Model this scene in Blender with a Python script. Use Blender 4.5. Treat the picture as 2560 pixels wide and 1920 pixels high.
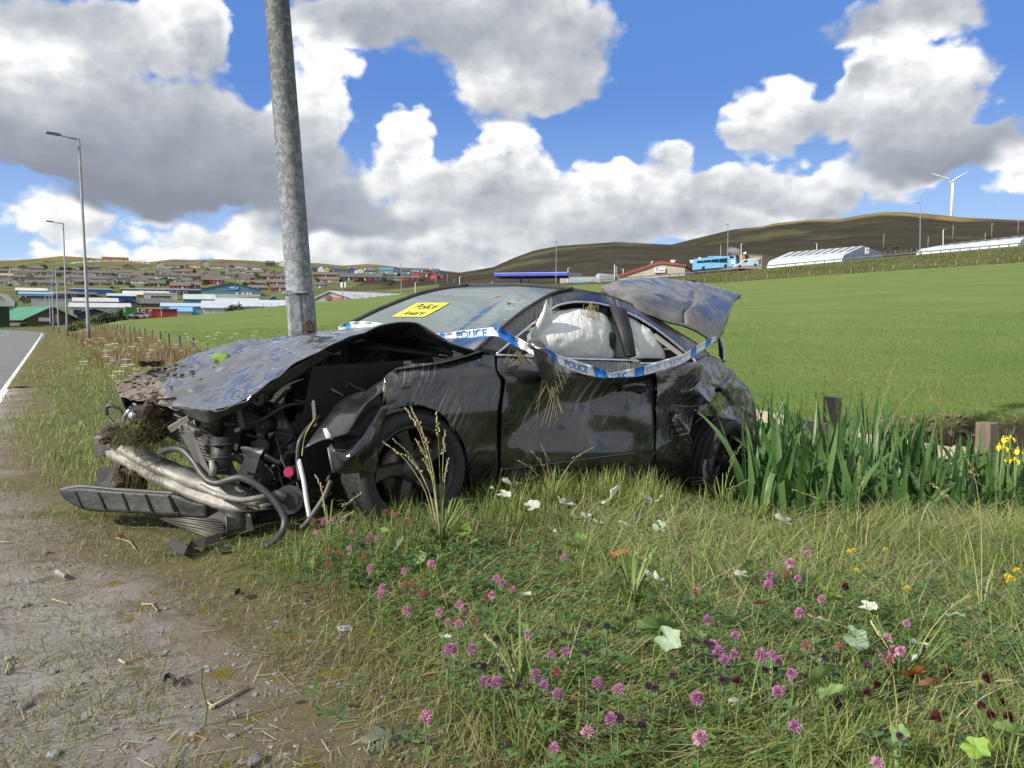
import bpy, bmesh, math, random
import numpy as np
from mathutils import Vector, Matrix, noise as mn

random.seed(7); RNG = np.random.default_rng(11)
sc = bpy.context.scene
COL = sc.collection
for o in list(bpy.data.objects): bpy.data.objects.remove(o)

# ---------------------------------------------------------------- camera
F = 1923.0; HOR = 812.0; CAMZ = 1.15            # focal length in photo pixels (2560 wide), horizon row, eye height
TH = math.atan((960 - HOR) / F); CT, ST = math.cos(TH), math.sin(TH)
cd = bpy.data.cameras.new('camera'); cam = bpy.data.objects.new('camera', cd); COL.objects.link(cam)
cd.sensor_width = 36; cd.lens = F / 2560 * 36; cd.clip_start = .05; cd.clip_end = 20000
cam.location = (0, 0, CAMZ); cam.rotation_euler = (math.pi / 2 - TH, 0, 0)
sc.camera = cam
# ---------------------------------------------------------------- exposure, sun, sky
sc.view_settings.view_transform = 'Standard'; sc.view_settings.look = 'None'
sc.view_settings.exposure = .72; sc.view_settings.gamma = 1; sc.view_settings.use_curve_mapping = False
sc.render.engine = 'CYCLES'; sc.cycles.use_denoising = True
sc.cycles.max_bounces = 6; sc.cycles.transparent_max_bounces = 12; sc.cycles.diffuse_bounces = 2
sc.cycles.caustics_reflective = False; sc.cycles.caustics_refractive = False
TOSUN = Vector((-.70, -.50, .56)).normalized()
sl = bpy.data.lights.new('sun', 'SUN'); sl.energy = 3.8; sl.angle = math.radians(.6); sl.color = (1, .955, .87)
sun = bpy.data.objects.new('sun', sl); COL.objects.link(sun)
sun.rotation_euler = TOSUN.to_track_quat('Z', 'Y').to_euler(); sun.location = (-40, -30, 60)

class NT:                                         # small node-tree writer
    def __init__(s, tree): s.t = tree; s.n = tree.nodes; s.l = tree.links
    def new(s, typ, **kw):
        n = s.n.new(typ)
        for k, v in kw.items(): setattr(n, k, v)
        return n
    def put(s, sock, v):
        if isinstance(v, bpy.types.NodeSocket): s.l.new(v, sock)
        elif v is not None: sock.default_value = v
    def m(s, op, a, b=None, c=None, clamp=False):
        n = s.new('ShaderNodeMath', operation=op, use_clamp=clamp)
        s.put(n.inputs[0], a); s.put(n.inputs[1], b); s.put(n.inputs[2], c); return n.outputs[0]
    def v(s, op, a, b=None, c=None):
        n = s.new('ShaderNodeVectorMath', operation=op)
        s.put(n.inputs[0], a)
        if op == 'SCALE': s.put(n.inputs['Scale'], b)
        else:
            s.put(n.inputs[1], b); s.put(n.inputs[2], c)
        return n.outputs['Value'] if op in ('DOT_PRODUCT', 'LENGTH', 'DISTANCE') else n.outputs[0]
    def xyz(s, v): n = s.new('ShaderNodeSeparateXYZ'); s.put(n.inputs[0], v); return n.outputs
    def comb(s, x, y, z):
        n = s.new('ShaderNodeCombineXYZ'); s.put(n.inputs[0], x); s.put(n.inputs[1], y); s.put(n.inputs[2], z); return n.outputs[0]
    def noise(s, vec, scale, detail=4, rough=.55, dist=0, col=False, dim='3D', lac=2.0):
        n = s.new('ShaderNodeTexNoise', noise_dimensions=dim)
        s.put(n.inputs['Vector'], vec); s.put(n.inputs['Scale'], scale); n.inputs['Detail'].default_value = detail
        n.inputs['Roughness'].default_value = rough; n.inputs['Distortion'].default_value = dist; n.inputs['Lacunarity'].default_value = lac
        return n.outputs['Color'] if col else n.outputs[0]
    def vor(s, vec, scale, feature='F1', out='Distance', rnd=1):
        n = s.new('ShaderNodeTexVoronoi', feature=feature); s.put(n.inputs['Vector'], vec)
        n.inputs['Scale'].default_value = scale; n.inputs['Randomness'].default_value = rnd; return n.outputs[out]
    def ramp(s, f, stops, interp='LINEAR'):
        n = s.new('ShaderNodeValToRGB'); s.put(n.inputs[0], f); r = n.color_ramp; r.interpolation = interp
        while len(r.elements) < len(stops): r.elements.new(.5)
        for e, (p, c) in zip(r.elements, stops):
            e.position = p; e.color = tuple(c) + (1,) if not isinstance(c, (int, float)) else (c, c, c, 1)
        return n.outputs[0]
    def mix(s, f, a, b, typ='MIX'):
        n = s.new('ShaderNodeMix', data_type='RGBA', blend_type=typ)
        s.put(n.inputs[0], f); s.put(n.inputs[6], a if not isinstance(a, tuple) else tuple(a)[:3] + (1,)); s.put(n.inputs[7], b if not isinstance(b, tuple) else tuple(b)[:3] + (1,))
        return n.outputs[2]
    def sstep(s, x, lo, hi, a=0., b=1.):
        n = s.new('ShaderNodeMapRange', interpolation_type='SMOOTHSTEP'); s.put(n.inputs[0], x)
        for i, q in enumerate((lo, hi, a, b)): s.put(n.inputs[i + 1], q)
        return n.outputs[0]

def ray(px, py):                                  # direction with unit world-Y for a photo pixel
    x = (px - 1280) / F; y = (960 - py) / F
    k = CT + y * ST
    return Vector((x / k, 1.0, (-ST + y * CT) / k))
def at(px, py, d): return Vector((0, 0, CAMZ)) + ray(px, py) * d
def zrow(py, d): return CAMZ + ray(1280, py).z * d

# sky: Nishita light plus cumulus laid out by bearing and height above the horizon
w = bpy.data.worlds.new('World'); sc.world = w; w.use_nodes = True
T = NT(w.node_tree); T.n.clear()
sky = T.new('ShaderNodeTexSky', sky_type='NISHITA'); sky.sun_disc = False
sky.sun_elevation = math.asin(TOSUN.z); sky.sun_rotation = math.atan2(TOSUN.x, TOSUN.y)
sky.air_density = 1.0; sky.dust_density = .6; sky.ozone_density = 2.0
g = T.new('ShaderNodeTexCoord').outputs['Generated']
d3 = T.v('NORMALIZE', g); gx, gy, gz = T.xyz(d3)
az = T.m('ARCTAN2', gx, gy); el = T.m('ARCSINE', gz)
ae0 = T.comb(az, el, 0.)
nv = T.comb(T.m('MULTIPLY', gx, 1.), T.m('MULTIPLY', gy, 1.), T.m('MULTIPLY', gz, 1.35))
wrp = T.noise(nv, 7., 3, .5, col=True)
ae = T.v('ADD', ae0, T.v('SCALE', T.v('SUBTRACT', wrp, (.5, .5, .5)), .10))
BLOBS = [(60,160,150,100,1,.85),(130,40,170,70,.9,.30),(330,140,180,130,1,.50),(430,50,100,95,1,.95),(230,310,290,115,1.1,.16),
 (50,290,160,70,.9,.25),(390,390,190,70,1,.10),(520,310,150,110,1,.22),(675,170,105,120,1.1,.90),(650,290,120,90,1,.6),
 (640,420,170,80,1.1,.18),(800,475,135,38,1,.15),(860,300,85,75,1.1,1.),(880,390,110,70,1,.8),(1080,350,105,80,1.1,.95),
 (1050,440,200,70,1,.42),(1250,410,130,70,1,.85),(1400,430,120,60,.9,.9),(1300,490,250,50,1,.48),(970,50,270,95,1.15,.36),
 (1230,90,140,115,1.1,.45),(1100,190,160,85,1.1,.62),(740,40,120,60,.9,.38),(1290,300,60,30,.6,.35),(1460,335,62,46,1,.75),
 (1650,225,110,105,1.2,.92),(1690,290,135,60,1.1,.5),(1960,145,155,115,1.25,.98),(1975,255,190,105,1.2,.5),(2070,325,160,50,1.1,.20),(1850,210,60,70,.8,.7),
 (1600,410,220,55,.95,.55),(1830,415,220,50,.95,.6),(2195,390,60,65,1,.95),(2000,5,320,42,.75,.35),(2160,90,90,60,.6,.4),
 (90,470,150,50,.72,.8),(330,495,190,45,.70,.75),(550,510,150,45,.74,.7),(750,540,220,50,.85,.78),(1000,525,300,60,1.0,.58),(1600,480,220,50,.72,.6),(200,560,400,38,.85,.85),(1000,580,500,42,.9,.66),(1700,520,500,40,.72,.7)]
fs = None
for (bx, by, rx, ry, wt, br) in BLOBS:
    dd = ray(bx * 2560 / 2212, by * 2560 / 2212).normalized()
    a0 = math.atan2(dd.x, dd.y); e0 = math.asin(dd.z)
    q = T.v('MULTIPLY', T.v('SUBTRACT', ae, (a0, e0, 0)), (1662 / rx / 1.18, 1662 / ry / 1.18, 0))
    r2 = T.v('DOT_PRODUCT', q, q)
    f = T.m('MULTIPLY_ADD', r2, -1., 1., clamp=True); f = T.m('MULTIPLY', T.m('POWER', f, 1.3), wt)
    bb = T.m('MULTIPLY_ADD', T.xyz(q)[1], .30, br)
    f2 = T.m('MULTIPLY', f, f)
    fs, sw, sb = (f, f2, T.m('MULTIPLY', f2, bb)) if fs is None else (T.m('ADD', fs, f), T.m('ADD', sw, f2), T.m('MULTIPLY_ADD', f2, bb, sb))
gen = T.sstep(T.noise(nv, 2.6, 3, .5), .30, .48, .1, .95)        # the same broken cumulus all round
outm = T.m('MAXIMUM', T.sstep(T.m('ABSOLUTE', az), .66, .85), T.sstep(el, .37, .46))
cov = T.mix(outm, T.comb(T.m('MINIMUM', fs, 1.15), T.m('DIVIDE', sb, T.m('ADD', sw, .001)), 0.), T.comb(gen, .62, 0.))
covf, covb, _ = T.xyz(cov)
def billow(vec):
    a = T.noise(vec, 11., 10, .62); b = T.vor(T.v('ADD', vec, T.v('SCALE', T.noise(vec, 22., 3, .6, col=True), .05)), 21., 'F1'); c = T.vor(vec, 57., 'F1')
    return T.m('SUBTRACT', T.m('MULTIPLY_ADD', T.m('SUBTRACT', .62, b), .42, a), T.m('MULTIPLY', c, .16))
b1 = billow(nv)
fine = T.m('SUBTRACT', T.noise(nv, 34., 6, .6), T.noise(T.v('ADD', nv, (-.008, -.002, .011)), 34., 6, .6))
sd = T.v('ADD', nv, (-.022, -.006, .030))
b2 = billow(sd)
D = T.m('ADD', T.m('SUBTRACT', covf, .47), T.m('MULTIPLY', T.m('SUBTRACT', b1, .50), 1.25))
edge = T.m('MULTIPLY_ADD', covb, -.14, .46)
alpha = T.sstep(D, 0., edge)
rel = T.m('SUBTRACT', b1, b2)
rel2 = T.m('SUBTRACT', T.noise(nv, 6.5, 4, .5), T.noise(T.v('ADD', nv, (-.05, -.012, .06)), 6.5, 4, .5))
rk = T.m('MULTIPLY_ADD', covb, .95, .08)
L = T.m('MULTIPLY_ADD', fine, T.m('MULTIPLY_ADD', covb, .5, .0), covb)
L = T.m('MULTIPLY_ADD', rel, rk, L)
L = T.m('MULTIPLY_ADD', rel2, T.m('MULTIPLY_ADD', covb, .70, .22), L)
L = T.m('ADD', L, T.m('MULTIPLY', T.m('SUBTRACT', .40, D), T.m('MULTIPLY_ADD', covb, .45, .06)))
cc = T.ramp(L, [(0., (.20, .22, .26)), (.25, (.30, .325, .365)), (.5, (.44, .46, .49)), (.75, (.64, .65, .66)), (1., (.88, .87, .85))])
hz = T.sstep(el, .0, .30)
blue = T.mix(hz, (.34, .50, .76), (.075, .19, .52))
skyc = T.mix(.18, blue, T.v('SCALE', sky.outputs[0], .10))
low = T.sstep(el, .02, .16, .35, 1.)
fin = T.mix(alpha, skyc, cc)
fin = T.mix(T.sstep(el, 0., .10, .35, 0.), fin, (.66, .70, .76))
fin = T.mix(T.sstep(gz, -.06, .0), (.10, .12, .08), fin)
bg = T.new('ShaderNodeBackground'); T.put(bg.inputs[0], T.v('SCALE', fin, 10.)); bg.inputs[1].default_value = .085
wo = T.new('ShaderNodeOutputWorld'); T.l.new(bg.outputs[0], wo.inputs[0])
w.cycles.sampling_method = 'MANUAL'; w.cycles.sample_map_resolution = 512
# ---------------------------------------------------------------- helpers
def tag(o, label=None, cat=None, group=None, kind=None):
    if label: o['label'] = label
    if cat: o['category'] = cat
    if group: o['group'] = group
    if kind: o['kind'] = kind
    return o
def thing(name, label, cat, loc=(0, 0, 0), rz=0, group=None):
    o = bpy.data.objects.new(name, None); COL.objects.link(o); o.empty_display_size = .2
    o.location = loc; o.rotation_euler = (0, 0, rz); return tag(o, label, cat, group)
def link_mesh(name, me, mats, parent=None, world=False):
    o = bpy.data.objects.new(name, me); COL.objects.link(o)
    for m_ in (mats if isinstance(mats, (list, tuple)) else [mats]):
        if m_ is not None and not any(q is m_ for q in me.materials): me.materials.append(m_)
    if parent is not None:
        o.parent = parent
        if world: o.matrix_parent_inverse = PINV(parent)
    return o
def PINV(p):
    M_ = p.matrix_basis.copy(); q = p
    while q.parent: M_ = q.parent.matrix_basis @ q.matrix_parent_inverse @ M_ if False else M_; q = q.parent
    return M_.inverted()
def copy_tree(o, parent=None):
    c = o.copy(); COL.objects.link(c)
    if parent is not None: c.parent = parent
    for ch in list(o.children): copy_tree(ch, c)
    return c

class MB:                                         # collects vertices and faces, links them as one mesh
    def __init__(s): s.v = []; s.f = []; s.mi = []; s.cur = 0; s.sm = []
    def face(s, idx, smooth=False): s.f.append(tuple(idx)); s.mi.append(s.cur); s.sm.append(smooth)
    def box(s, c, size, rot=None, taper=1.0):
        c = Vector(c); b = len(s.v)
        for z in (-.5, .5):
            k = taper if z > 0 else 1
            for x, y in ((-.5, -.5), (.5, -.5), (.5, .5), (-.5, .5)):
                p = Vector((x * size[0] * k, y * size[1] * k, z * size[2]))
                s.v.append(c + (rot @ p if rot else p))
        for q in ((3, 2, 1, 0), (4, 5, 6, 7), (0, 1, 5, 4), (1, 2, 6, 5), (2, 3, 7, 6), (3, 0, 4, 7)): s.face([b + i for i in q])
        return s
    def beam(s, a, b, w, h, up=(0, 0, 1)):         # box from a to b
        a, b = Vector(a), Vector(b); d = b - a; x = d.normalized(); y = Vector(up).cross(x)
        if y.length < 1e-4: y = Vector((1, 0, 0)).cross(x)
        y.normalize(); z = x.cross(y)
        R = Matrix((x, y, z)).transposed()
        return s.box((a + b) / 2, (d.length, w, h), R)
    def tube(s, pts, r, seg=8, caps=True, sy=1.0):
        pts = [Vector(p) for p in pts]; n = len(pts)
        rs = r if isinstance(r, (list, tuple)) else [r] * n
        b = len(s.v); up = None
        for i, p in enumerate(pts):
            t = (pts[min(i + 1, n - 1)] - pts[max(i - 1, 0)])
            t = t.normalized() if t.length > 1e-9 else Vector((0, 0, 1))
            if up is None: up = t.orthogonal().normalized()
            up = (up - t * up.dot(t)); up = up.normalized() if up.length > 1e-6 else t.orthogonal().normalized()
            sd_ = t.cross(up)
            for k in range(seg):
                a = 2 * math.pi * k / seg
                s.v.append(p + (up * math.cos(a) + sd_ * math.sin(a) * sy) * rs[i])
        for i in range(n - 1):
            for k in range(seg):
                k2 = (k + 1) % seg
                s.face((b + i * seg + k, b + i * seg + k2, b + (i + 1) * seg + k2, b + (i + 1) * seg + k), True)
        if caps:
            s.face([b + k for k in range(seg)][::-1]); s.face([b + (n - 1) * seg + k for k in range(seg)])
        return s
    def grid(s, P, smooth=True, flip=False):       # P[i][j] points
        b = len(s.v); m_, n_ = len(P), len(P[0])
        for row in P: s.v.extend(Vector(p) for p in row)
        for i in range(m_ - 1):
            for j in range(n_ - 1):
                q = [b + i * n_ + j, b + i * n_ + j + 1, b + (i + 1) * n_ + j + 1, b + (i + 1) * n_ + j]
                s.face(q[::-1] if flip else q, smooth)
        return s
    def poly(s, pts, smooth=False):
        b = len(s.v); s.v.extend(Vector(p) for p in pts); s.face(range(b, b + len(pts)), smooth); return s
    def prism(s, pts, off):                        # polygon swept along off
        off = Vector(off); n = len(pts); b = len(s.v)
        s.v.extend(Vector(p) for p in pts); s.v.extend(Vector(p) + off for p in pts)
        s.face(list(range(b, b + n))[::-1]); s.face(range(b + n, b + 2 * n))
        for k in range(n): s.face((b + k, b + (k + 1) % n, b + n + (k + 1) % n, b + n + k))
        return s
    def ico(s, c, r, sub=1, sq=(1, 1, 1), jit=0, seed=0):
        bm = bmesh.new(); bmesh.ops.create_icosphere(bm, subdivisions=sub, radius=1)
        b = len(s.v); rr = random.Random(seed)
        for v in bm.verts:
            k = 1 + jit * (rr.random() - .5) * 2
            s.v.append(Vector(c) + Vector((v.co.x * sq[0], v.co.y * sq[1], v.co.z * sq[2])) * r * k)
        for f in bm.faces: s.face([b + v.index for v in f.verts], jit < .05)
        bm.free(); return s
    def mesh(s, name):
        me = bpy.data.meshes.new(name); me.from_pydata([tuple(v) for v in s.v], [], s.f)
        me.polygons.foreach_set('material_index', s.mi); me.polygons.foreach_set('use_smooth', s.sm); me.update(); return me
    def build(s, name, mats, parent=None, world=False):
        return link_mesh(name, s.mesh(name), mats, parent, world)

def solid(o, th, off=0):
    md = o.modifiers.new('thickness', 'SOLIDIFY'); md.thickness = th; md.offset = off; return o
def npmesh(name, V, Fc, cols=None, smooth=False):  # big meshes through numpy; Fc (n,k) same-size faces
    me = bpy.data.meshes.new(name); k = Fc.shape[1]
    me.vertices.add(len(V)); me.vertices.foreach_set('co', V.astype(np.float32).ravel())
    me.loops.add(Fc.size); me.loops.foreach_set('vertex_index', Fc.astype(np.int32).ravel())
    me.polygons.add(len(Fc)); me.polygons.foreach_set('loop_start', np.arange(0, Fc.size, k, dtype=np.int32))
    me.polygons.foreach_set('use_smooth', np.full(len(Fc), smooth))
    if cols is not None:
        at_ = me.color_attributes.new('Col', 'FLOAT_COLOR', 'POINT')
        c4 = np.ones((len(V), 4), np.float32); c4[:, :3] = cols; at_.data.foreach_set('color', c4.ravel())
    me.update(calc_edges=True); return me

# ---------------------------------------------------------------- materials
MATS = {}
def newmat(name):
    m_ = bpy.data.materials.new(name); m_.use_nodes = True; t = NT(m_.node_tree)
    p = t.n['Principled BSDF']; MATS[name] = m_; return m_, t, p
def mat(name, c, rough=.6, metal=0, c2=None, scale=6, bump=0, bscale=None, detail=5, coat=0, spec=None, coord='Object', str_=None):
    if name in MATS: return MATS[name]
    m_, t, p = newmat(name)
    p.inputs['Roughness'].default_value = rough; p.inputs['Metallic'].default_value = metal
    p.inputs['Coat Weight'].default_value = coat
    if spec is not None: p.inputs['Specular IOR Level'].default_value = spec
    p.inputs['Base Color'].default_value = tuple(c) + (1,)
    vec = t.new('ShaderNodeTexCoord').outputs[coord]
    if str_: vec = t.v('MULTIPLY', vec, str_)
    if c2 is not None:
        n = t.noise(vec, scale, detail, .6); t.put(p.inputs['Base Color'], t.mix(t.sstep(n, .32, .68), c, c2))
        t.put(p.inputs['Roughness'], t.m('MULTIPLY_ADD', n, .25, rough - .12, clamp=True))
    if bump:
        b = t.new('ShaderNodeBump'); b.inputs['Strength'].default_value = bump; b.inputs['Distance'].default_value = .02
        t.put(b.inputs['Height'], t.noise(vec, bscale or scale * 4, 6, .6)); t.put(p.inputs['Normal'], b.outputs[0])
    return m_
def leafmat(name, rough=.55, trans=.35, c=None, c2=None, sc_=9):
    m_, t, p = newmat(name)
    if c is None:
        a = t.new('ShaderNodeVertexColor', layer_name='Col').outputs[0]
    else:
        vec = t.new('ShaderNodeNewGeometry').outputs['Position']
        a = t.mix(t.sstep(t.noise(vec, sc_, 4), .35, .65), c, c2 or c)
    t.put(p.inputs['Base Color'], a); p.inputs['Roughness'].default_value = rough; p.inputs['Specular IOR Level'].default_value = .35
    if trans:
        tr = t.new('ShaderNodeBsdfTranslucent'); t.put(tr.inputs[0], t.mix(.5, a, t.mix(1., a, (1.1, 1.15, .55), 'MULTIPLY')))
        mx = t.new('ShaderNodeMixShader'); mx.inputs[0].default_value = trans
        t.l.new(p.outputs[0], mx.inputs[1]); t.l.new(tr.outputs[0], mx.inputs[2])
        t.l.new(mx.outputs[0], t.n['Material Output'].inputs[0])
    return m_

# ---------------------------------------------------------------- lie of the land
def S_of(x, y): return (x + .86 + .60 * y) * .857   # metres to the right of the white road line
def ss(a, b, x): t = np.clip((x - a) / (b - a), 0, 1); return t * t * (3 - 2 * t)
CH = np.array([(40, 12.4), (16, 12.3), (10.5, 12.2), (7.6, 11.2), (5.4, 8.9), (3.1, 7.4), (1.2, 7.3), (-.6, 8.6), (-3, 11.5)])
CHD = np.array([.8, .8, .8, .75, .45, .24, .16, .12, .08]); CHW = np.array([1.5, 1.5, 1.5, 1.5, 1.2, .9, .8, .7, .6])
def channel(x, y):
    best = np.full(np.shape(x), 1e9); dep = np.zeros(np.shape(x))
    for i in range(len(CH) - 1):
        a, b = CH[i], CH[i + 1]; ab = b - a
        t = np.clip(((x - a[0]) * ab[0] + (y - a[1]) * ab[1]) / (ab @ ab), 0, 1)
        d = np.hypot(x - a[0] - t * ab[0], y - a[1] - t * ab[1])
        wd = CHW[i] + (CHW[i + 1] - CHW[i]) * t; dd = CHD[i] + (CHD[i + 1] - CHD[i]) * t
        r = d / wd; q = dd * (1 - ss(.62, 1.05, r)); dep = np.maximum(dep, q)
    return dep
def wob(x, y, f, a): return a * (np.sin(x * f + 1.3 * np.sin(y * f * .7)) * np.cos(y * f * 1.13 + .8 * np.sin(x * f * .9 + 2)))
def z_near(x, y):
    x = np.asarray(x, float); y = np.asarray(y, float)
    s = S_of(x, y)
    z = -.24 * ss(.2, 2.0, x) * ss(4.0, 6.0, y) - .12 * ss(7, 12, y) * ss(-2, 3, x)
    z = z + .07 * ss(1.2, 3.0, s) * (1 - ss(.5, 2, x)) + wob(x, y, 1.9, .018) * ss(.4, 1.5, s) + wob(x + 4, y, 4.7, .010) * ss(.2, 1, s)
    z = z - .16 * (1 - ss(-.15, .12, s)) - channel(x, y)
    return z
def qi(q, tab): a = np.array(tab, float); return np.interp(q, a[:, 0], a[:, 1])
EQ = [-3000, -400, 0, 150, 310, 500, 770, 1000, 1200, 1500, 1800, 2100, 2560, 3200, 5000]
E_d = list(zip(EQ, [110, 110, 110, 106, 88, 125, 155, 165, 170, 172, 170, 162, 150, 150, 150]))
E_y = list(zip(EQ, [834, 834, 834, 832, 801, 787, 757, 737, 722, 710, 707, 685, 655, 630, 600]))
B_dd = list(zip(EQ, [25, 25, 26, 30, 16, 16, 14, 12, 12, 13, 14, 14, 14, 14, 14]))
B_y = list(zip(EQ, [817, 817, 817, 817, 806, 792, 759, 736, 718, 706, 681, 653, 612, 580, 560]))
T_d = list(zip(EQ, [190, 190, 190, 190, 200, 230, 230, 230, 228, 232, 232, 225, 215, 215, 215]))
T_y = list(zip(EQ, [806, 806, 806, 806, 804, 798, 772, 744, 716, 705, 690, 668, 630, 600, 580]))
M_d = list(zip(EQ, [430] * 6 + [430, 430, 420, 400, 390, 380, 370, 370, 370]))
M_y = list(zip(EQ, [744, 744, 744, 744, 744, 744, 738, 722, 700, 670, 648, 630, 597, 570, 560]))
H_y = [(-3000,690),(-400,662),(0,652),(60,650),(110,646),(165,640),(220,643),(290,650),(380,655),(440,648),(480,650),(560,648),(640,652),(700,656),(800,658),(860,664),(920,660),(1000,668),(1080,673),(1154,681),(1234,668),(1281,646),(1335,626),(1393,615),(1534,605),(1606,608),(1675,612),(1715,601),(1823,574),(1900,566),(1930,558),(2013,549),(2082,548),(2144,537),(2195,530),(2247,530),(2315,535),(2384,543),(2487,548),(2560,551),(3200,600),(5000,700)]
H_d = [(-3000,1200),(1000,1200),(1154,1100),(1281,1000),(1534,950),(1675,850),(1900,750),(2560,650),(5000,650)]
def zr(py, d): yy = (960 - py) / F; return CAMZ + d * (-ST + yy * CT) / (CT + yy * ST)
def rows_at(q):
    d = [np.full(np.shape(q), 14.)]; x14 = (q - 1280) / F * 14
    z = [z_near(x14, np.full(np.shape(q), 14.))]
    e = qi(q, E_d); d.append(e); z.append(zr(qi(q, E_y), e))
    b = e + qi(q, B_dd); d.append(b); z.append(zr(qi(q, B_y), b))
    for dt, yt in ((T_d, T_y), (M_d, M_y), (H_d, H_y)):
        dd = qi(q, dt); d.append(dd); z.append(zr(qi(q, yt), dd))
    d.append(d[-1] * 1.5); z.append(z[-1] - 60); d.append(np.full(np.shape(q), 7000.)); z.append(np.full(np.shape(q), -40.))
    return d, z
def z_far(q, y):
    q = np.asarray(q, float); y = np.asarray(y, float)
    d, z = rows_at(q); out = np.array(z[0], float) + 0 * y
    for k in range(len(d) - 1):
        t = (y - d[k]) / (d[k + 1] - d[k]); tt = np.clip(t, 0, 1)
        te = tt ** 1.25 if k == 0 else tt
        out = np.where(t >= 0, z[k] + (z[k + 1] - z[k]) * te, out)
    x = (q - 1280) / F * y
    amp = np.clip((y - 300) / 300, 0, 1)
    out = out + amp * (wob(x, y, .021, 1.6) + wob(x, y, .06, .5)) * np.where(y > d[5] * .97, 0, 1)
    r = S_of(x, y); road = (1 - ss(-.4, .25, r)) * (1 - ss(98, 108, y))      # road cutting on the left
    zroad = -.16 + .10 * ss(14, 100, y)
    out = np.where((r < 6) & (y < 108), out * ss(-.3, 5, r) * (1 - road) + zroad * road + (1 - ss(-.3, 5, r)) * (1 - road) * .03, out)
    return out
def Z(x, y):
    x = np.asarray(x, float); y = np.asarray(y, float)
    q = 1280 + F * x / np.maximum(y, 1.)
    return np.where(y < 14, z_near(x, y), z_far(q, np.maximum(y, 14.)))
def zg(x, y): return float(Z(x, y))
def hit(px, py, d0=1.2, d1=1400., back=None):      # where a photo pixel meets the ground
    r = ray(px, py); n = 900
    ds = d0 * (d1 / d0) ** (np.arange(n) / (n - 1))
    zz = CAMZ + r.z * ds - Z(r.x * ds, ds)
    k = np.argmax(zz < 0)
    if zz[k] >= 0: return None
    a, b = ds[max(k - 1, 0)], ds[k]
    for _ in range(24):
        mid = (a + b) / 2
        if CAMZ + r.z * mid - zg(r.x * mid, mid) < 0: b = mid
        else: a = mid
    return Vector((r.x * b, b, zg(r.x * b, b)))
def on_row(px, d): x = ray(px, HOR).x * d; return Vector((x, d, zg(x, d)))

# ---------------------------------------------------------------- ground materials
m_ground, t, p = newmat('verge soil')
pos = t.new('ShaderNodeNewGeometry').outputs['Position']; gx_, gy_, gz_ = t.xyz(pos)
s_ = t.m('MULTIPLY', t.m('ADD', t.m('MULTIPLY_ADD', gy_, .6, gx_), .86), .857)
s_ = t.m('ADD', s_, t.sstep(gy_, 2.4, 6., .15, 1.0))
nz = t.noise(pos, 1.7, 6, .6); nf = t.noise(pos, 14, 5, .65)
s2 = t.m('ADD', s_, t.m('MULTIPLY_ADD', nz, 1.5, -.75))
s2 = t.m('ADD', s2, t.m('MULTIPLY_ADD', nf, .5, -.25))
c = t.ramp(t.m('DIVIDE', s2, 3.), [(.0, (.31, .295, .28)), (.25, (.285, .265, .245)), (.40, (.21, .18, .145)), (.50, (.155, .135, .07)), (.62, (.12, .115, .045)), (.8, (.09, .10, .035))])
c = t.mix(t.sstep(t.noise(pos, 4.3, 5, .6), .52, .66, 0., .6), c, (.115, .083, .05))
pale = t.m('MULTIPLY', t.sstep(t.noise(pos, 1.1, 4, .6), .50, .62), t.m('SUBTRACT', 1., t.sstep(s_, .9, 1.6)))
c = t.mix(t.m('MULTIPLY', pale, .7), c, (.37, .345, .33))
c = t.mix(t.m('MULTIPLY', t.sstep(t.noise(pos, 7, 3), .60, .66), t.m('MULTIPLY', t.sstep(s_, .9, 1.3), t.sstep(s_, 2.4, 1.8))), c, (.17, .135, .02))
c = t.mix(t.m('MULTIPLY', t.sstep(t.vor(t.v('ADD', pos, t.v('SCALE', t.noise(pos, 30, 3, col=True), .03)), 120), .10, .30, 1., 0.), .55), c, t.mix(nf, (.33, .31, .29), (.10, .09, .08)))
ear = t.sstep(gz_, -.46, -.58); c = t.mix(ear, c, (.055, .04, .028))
t.put(p.inputs['Base Color'], c); p.inputs['Roughness'].default_value = .93; p.inputs['Specular IOR Level'].default_value = .2
bp = t.new('ShaderNodeBump'); bp.inputs['Strength'].default_value = .9; bp.inputs['Distance'].default_value = .025
hgt = t.m('ADD', t.m('MULTIPLY', t.noise(pos, 22, 10, .74), 1.3), t.m('MULTIPLY', t.noise(pos, 3.5, 3), 1.6))
t.put(bp.inputs['Height'], hgt); t.put(p.inputs['Normal'], bp.outputs[0])

def grassland(name, cols, sc1, sc2, bump=.6, bs=6.):
    m_, t, p = newmat(name); pos = t.new('ShaderNodeNewGeometry').outputs['Position']
    a = t.noise(pos, sc1, 6, .62); b = t.noise(t.v('MULTIPLY', pos, (1, .35, 1)), sc2, 5, .65)
    f = t.m('ADD', t.m('MULTIPLY', a, .62), t.m('MULTIPLY', b, .38))
    c = t.ramp(f, [(.33 + .34 * i / (len(cols) - 1), q) for i, q in enumerate(cols)])
    t.put(p.inputs['Base Color'], c); p.inputs['Roughness'].default_value = .9; p.inputs['Specular IOR Level'].default_value = .15
    bp = t.new('ShaderNodeBump'); bp.inputs['Strength'].default_value = bump; bp.inputs['Distance'].default_value = .08 if bs > 2 else .8
    t.put(bp.inputs['Height'], t.noise(pos, bs, 8, .7)); t.put(p.inputs['Normal'], bp.outputs[0]); return m_
m_field = grassland('field grass', [(.092, .140, .032), (.112, .163, .038), (.135, .182, .044), (.16, .198, .058)], .16, 2.6)
m_bank = grassland('rough bank', [(.08, .10, .03), (.12, .13, .045), (.15, .155, .06), (.20, .18, .09)], .5, 1.4, .9, 1.4)
m_town = grassland('town hillside', [(.05, .065, .022), (.085, .095, .032), (.13, .14, .045), (.17, .165, .065)], .035, .12, .6, .5)
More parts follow.
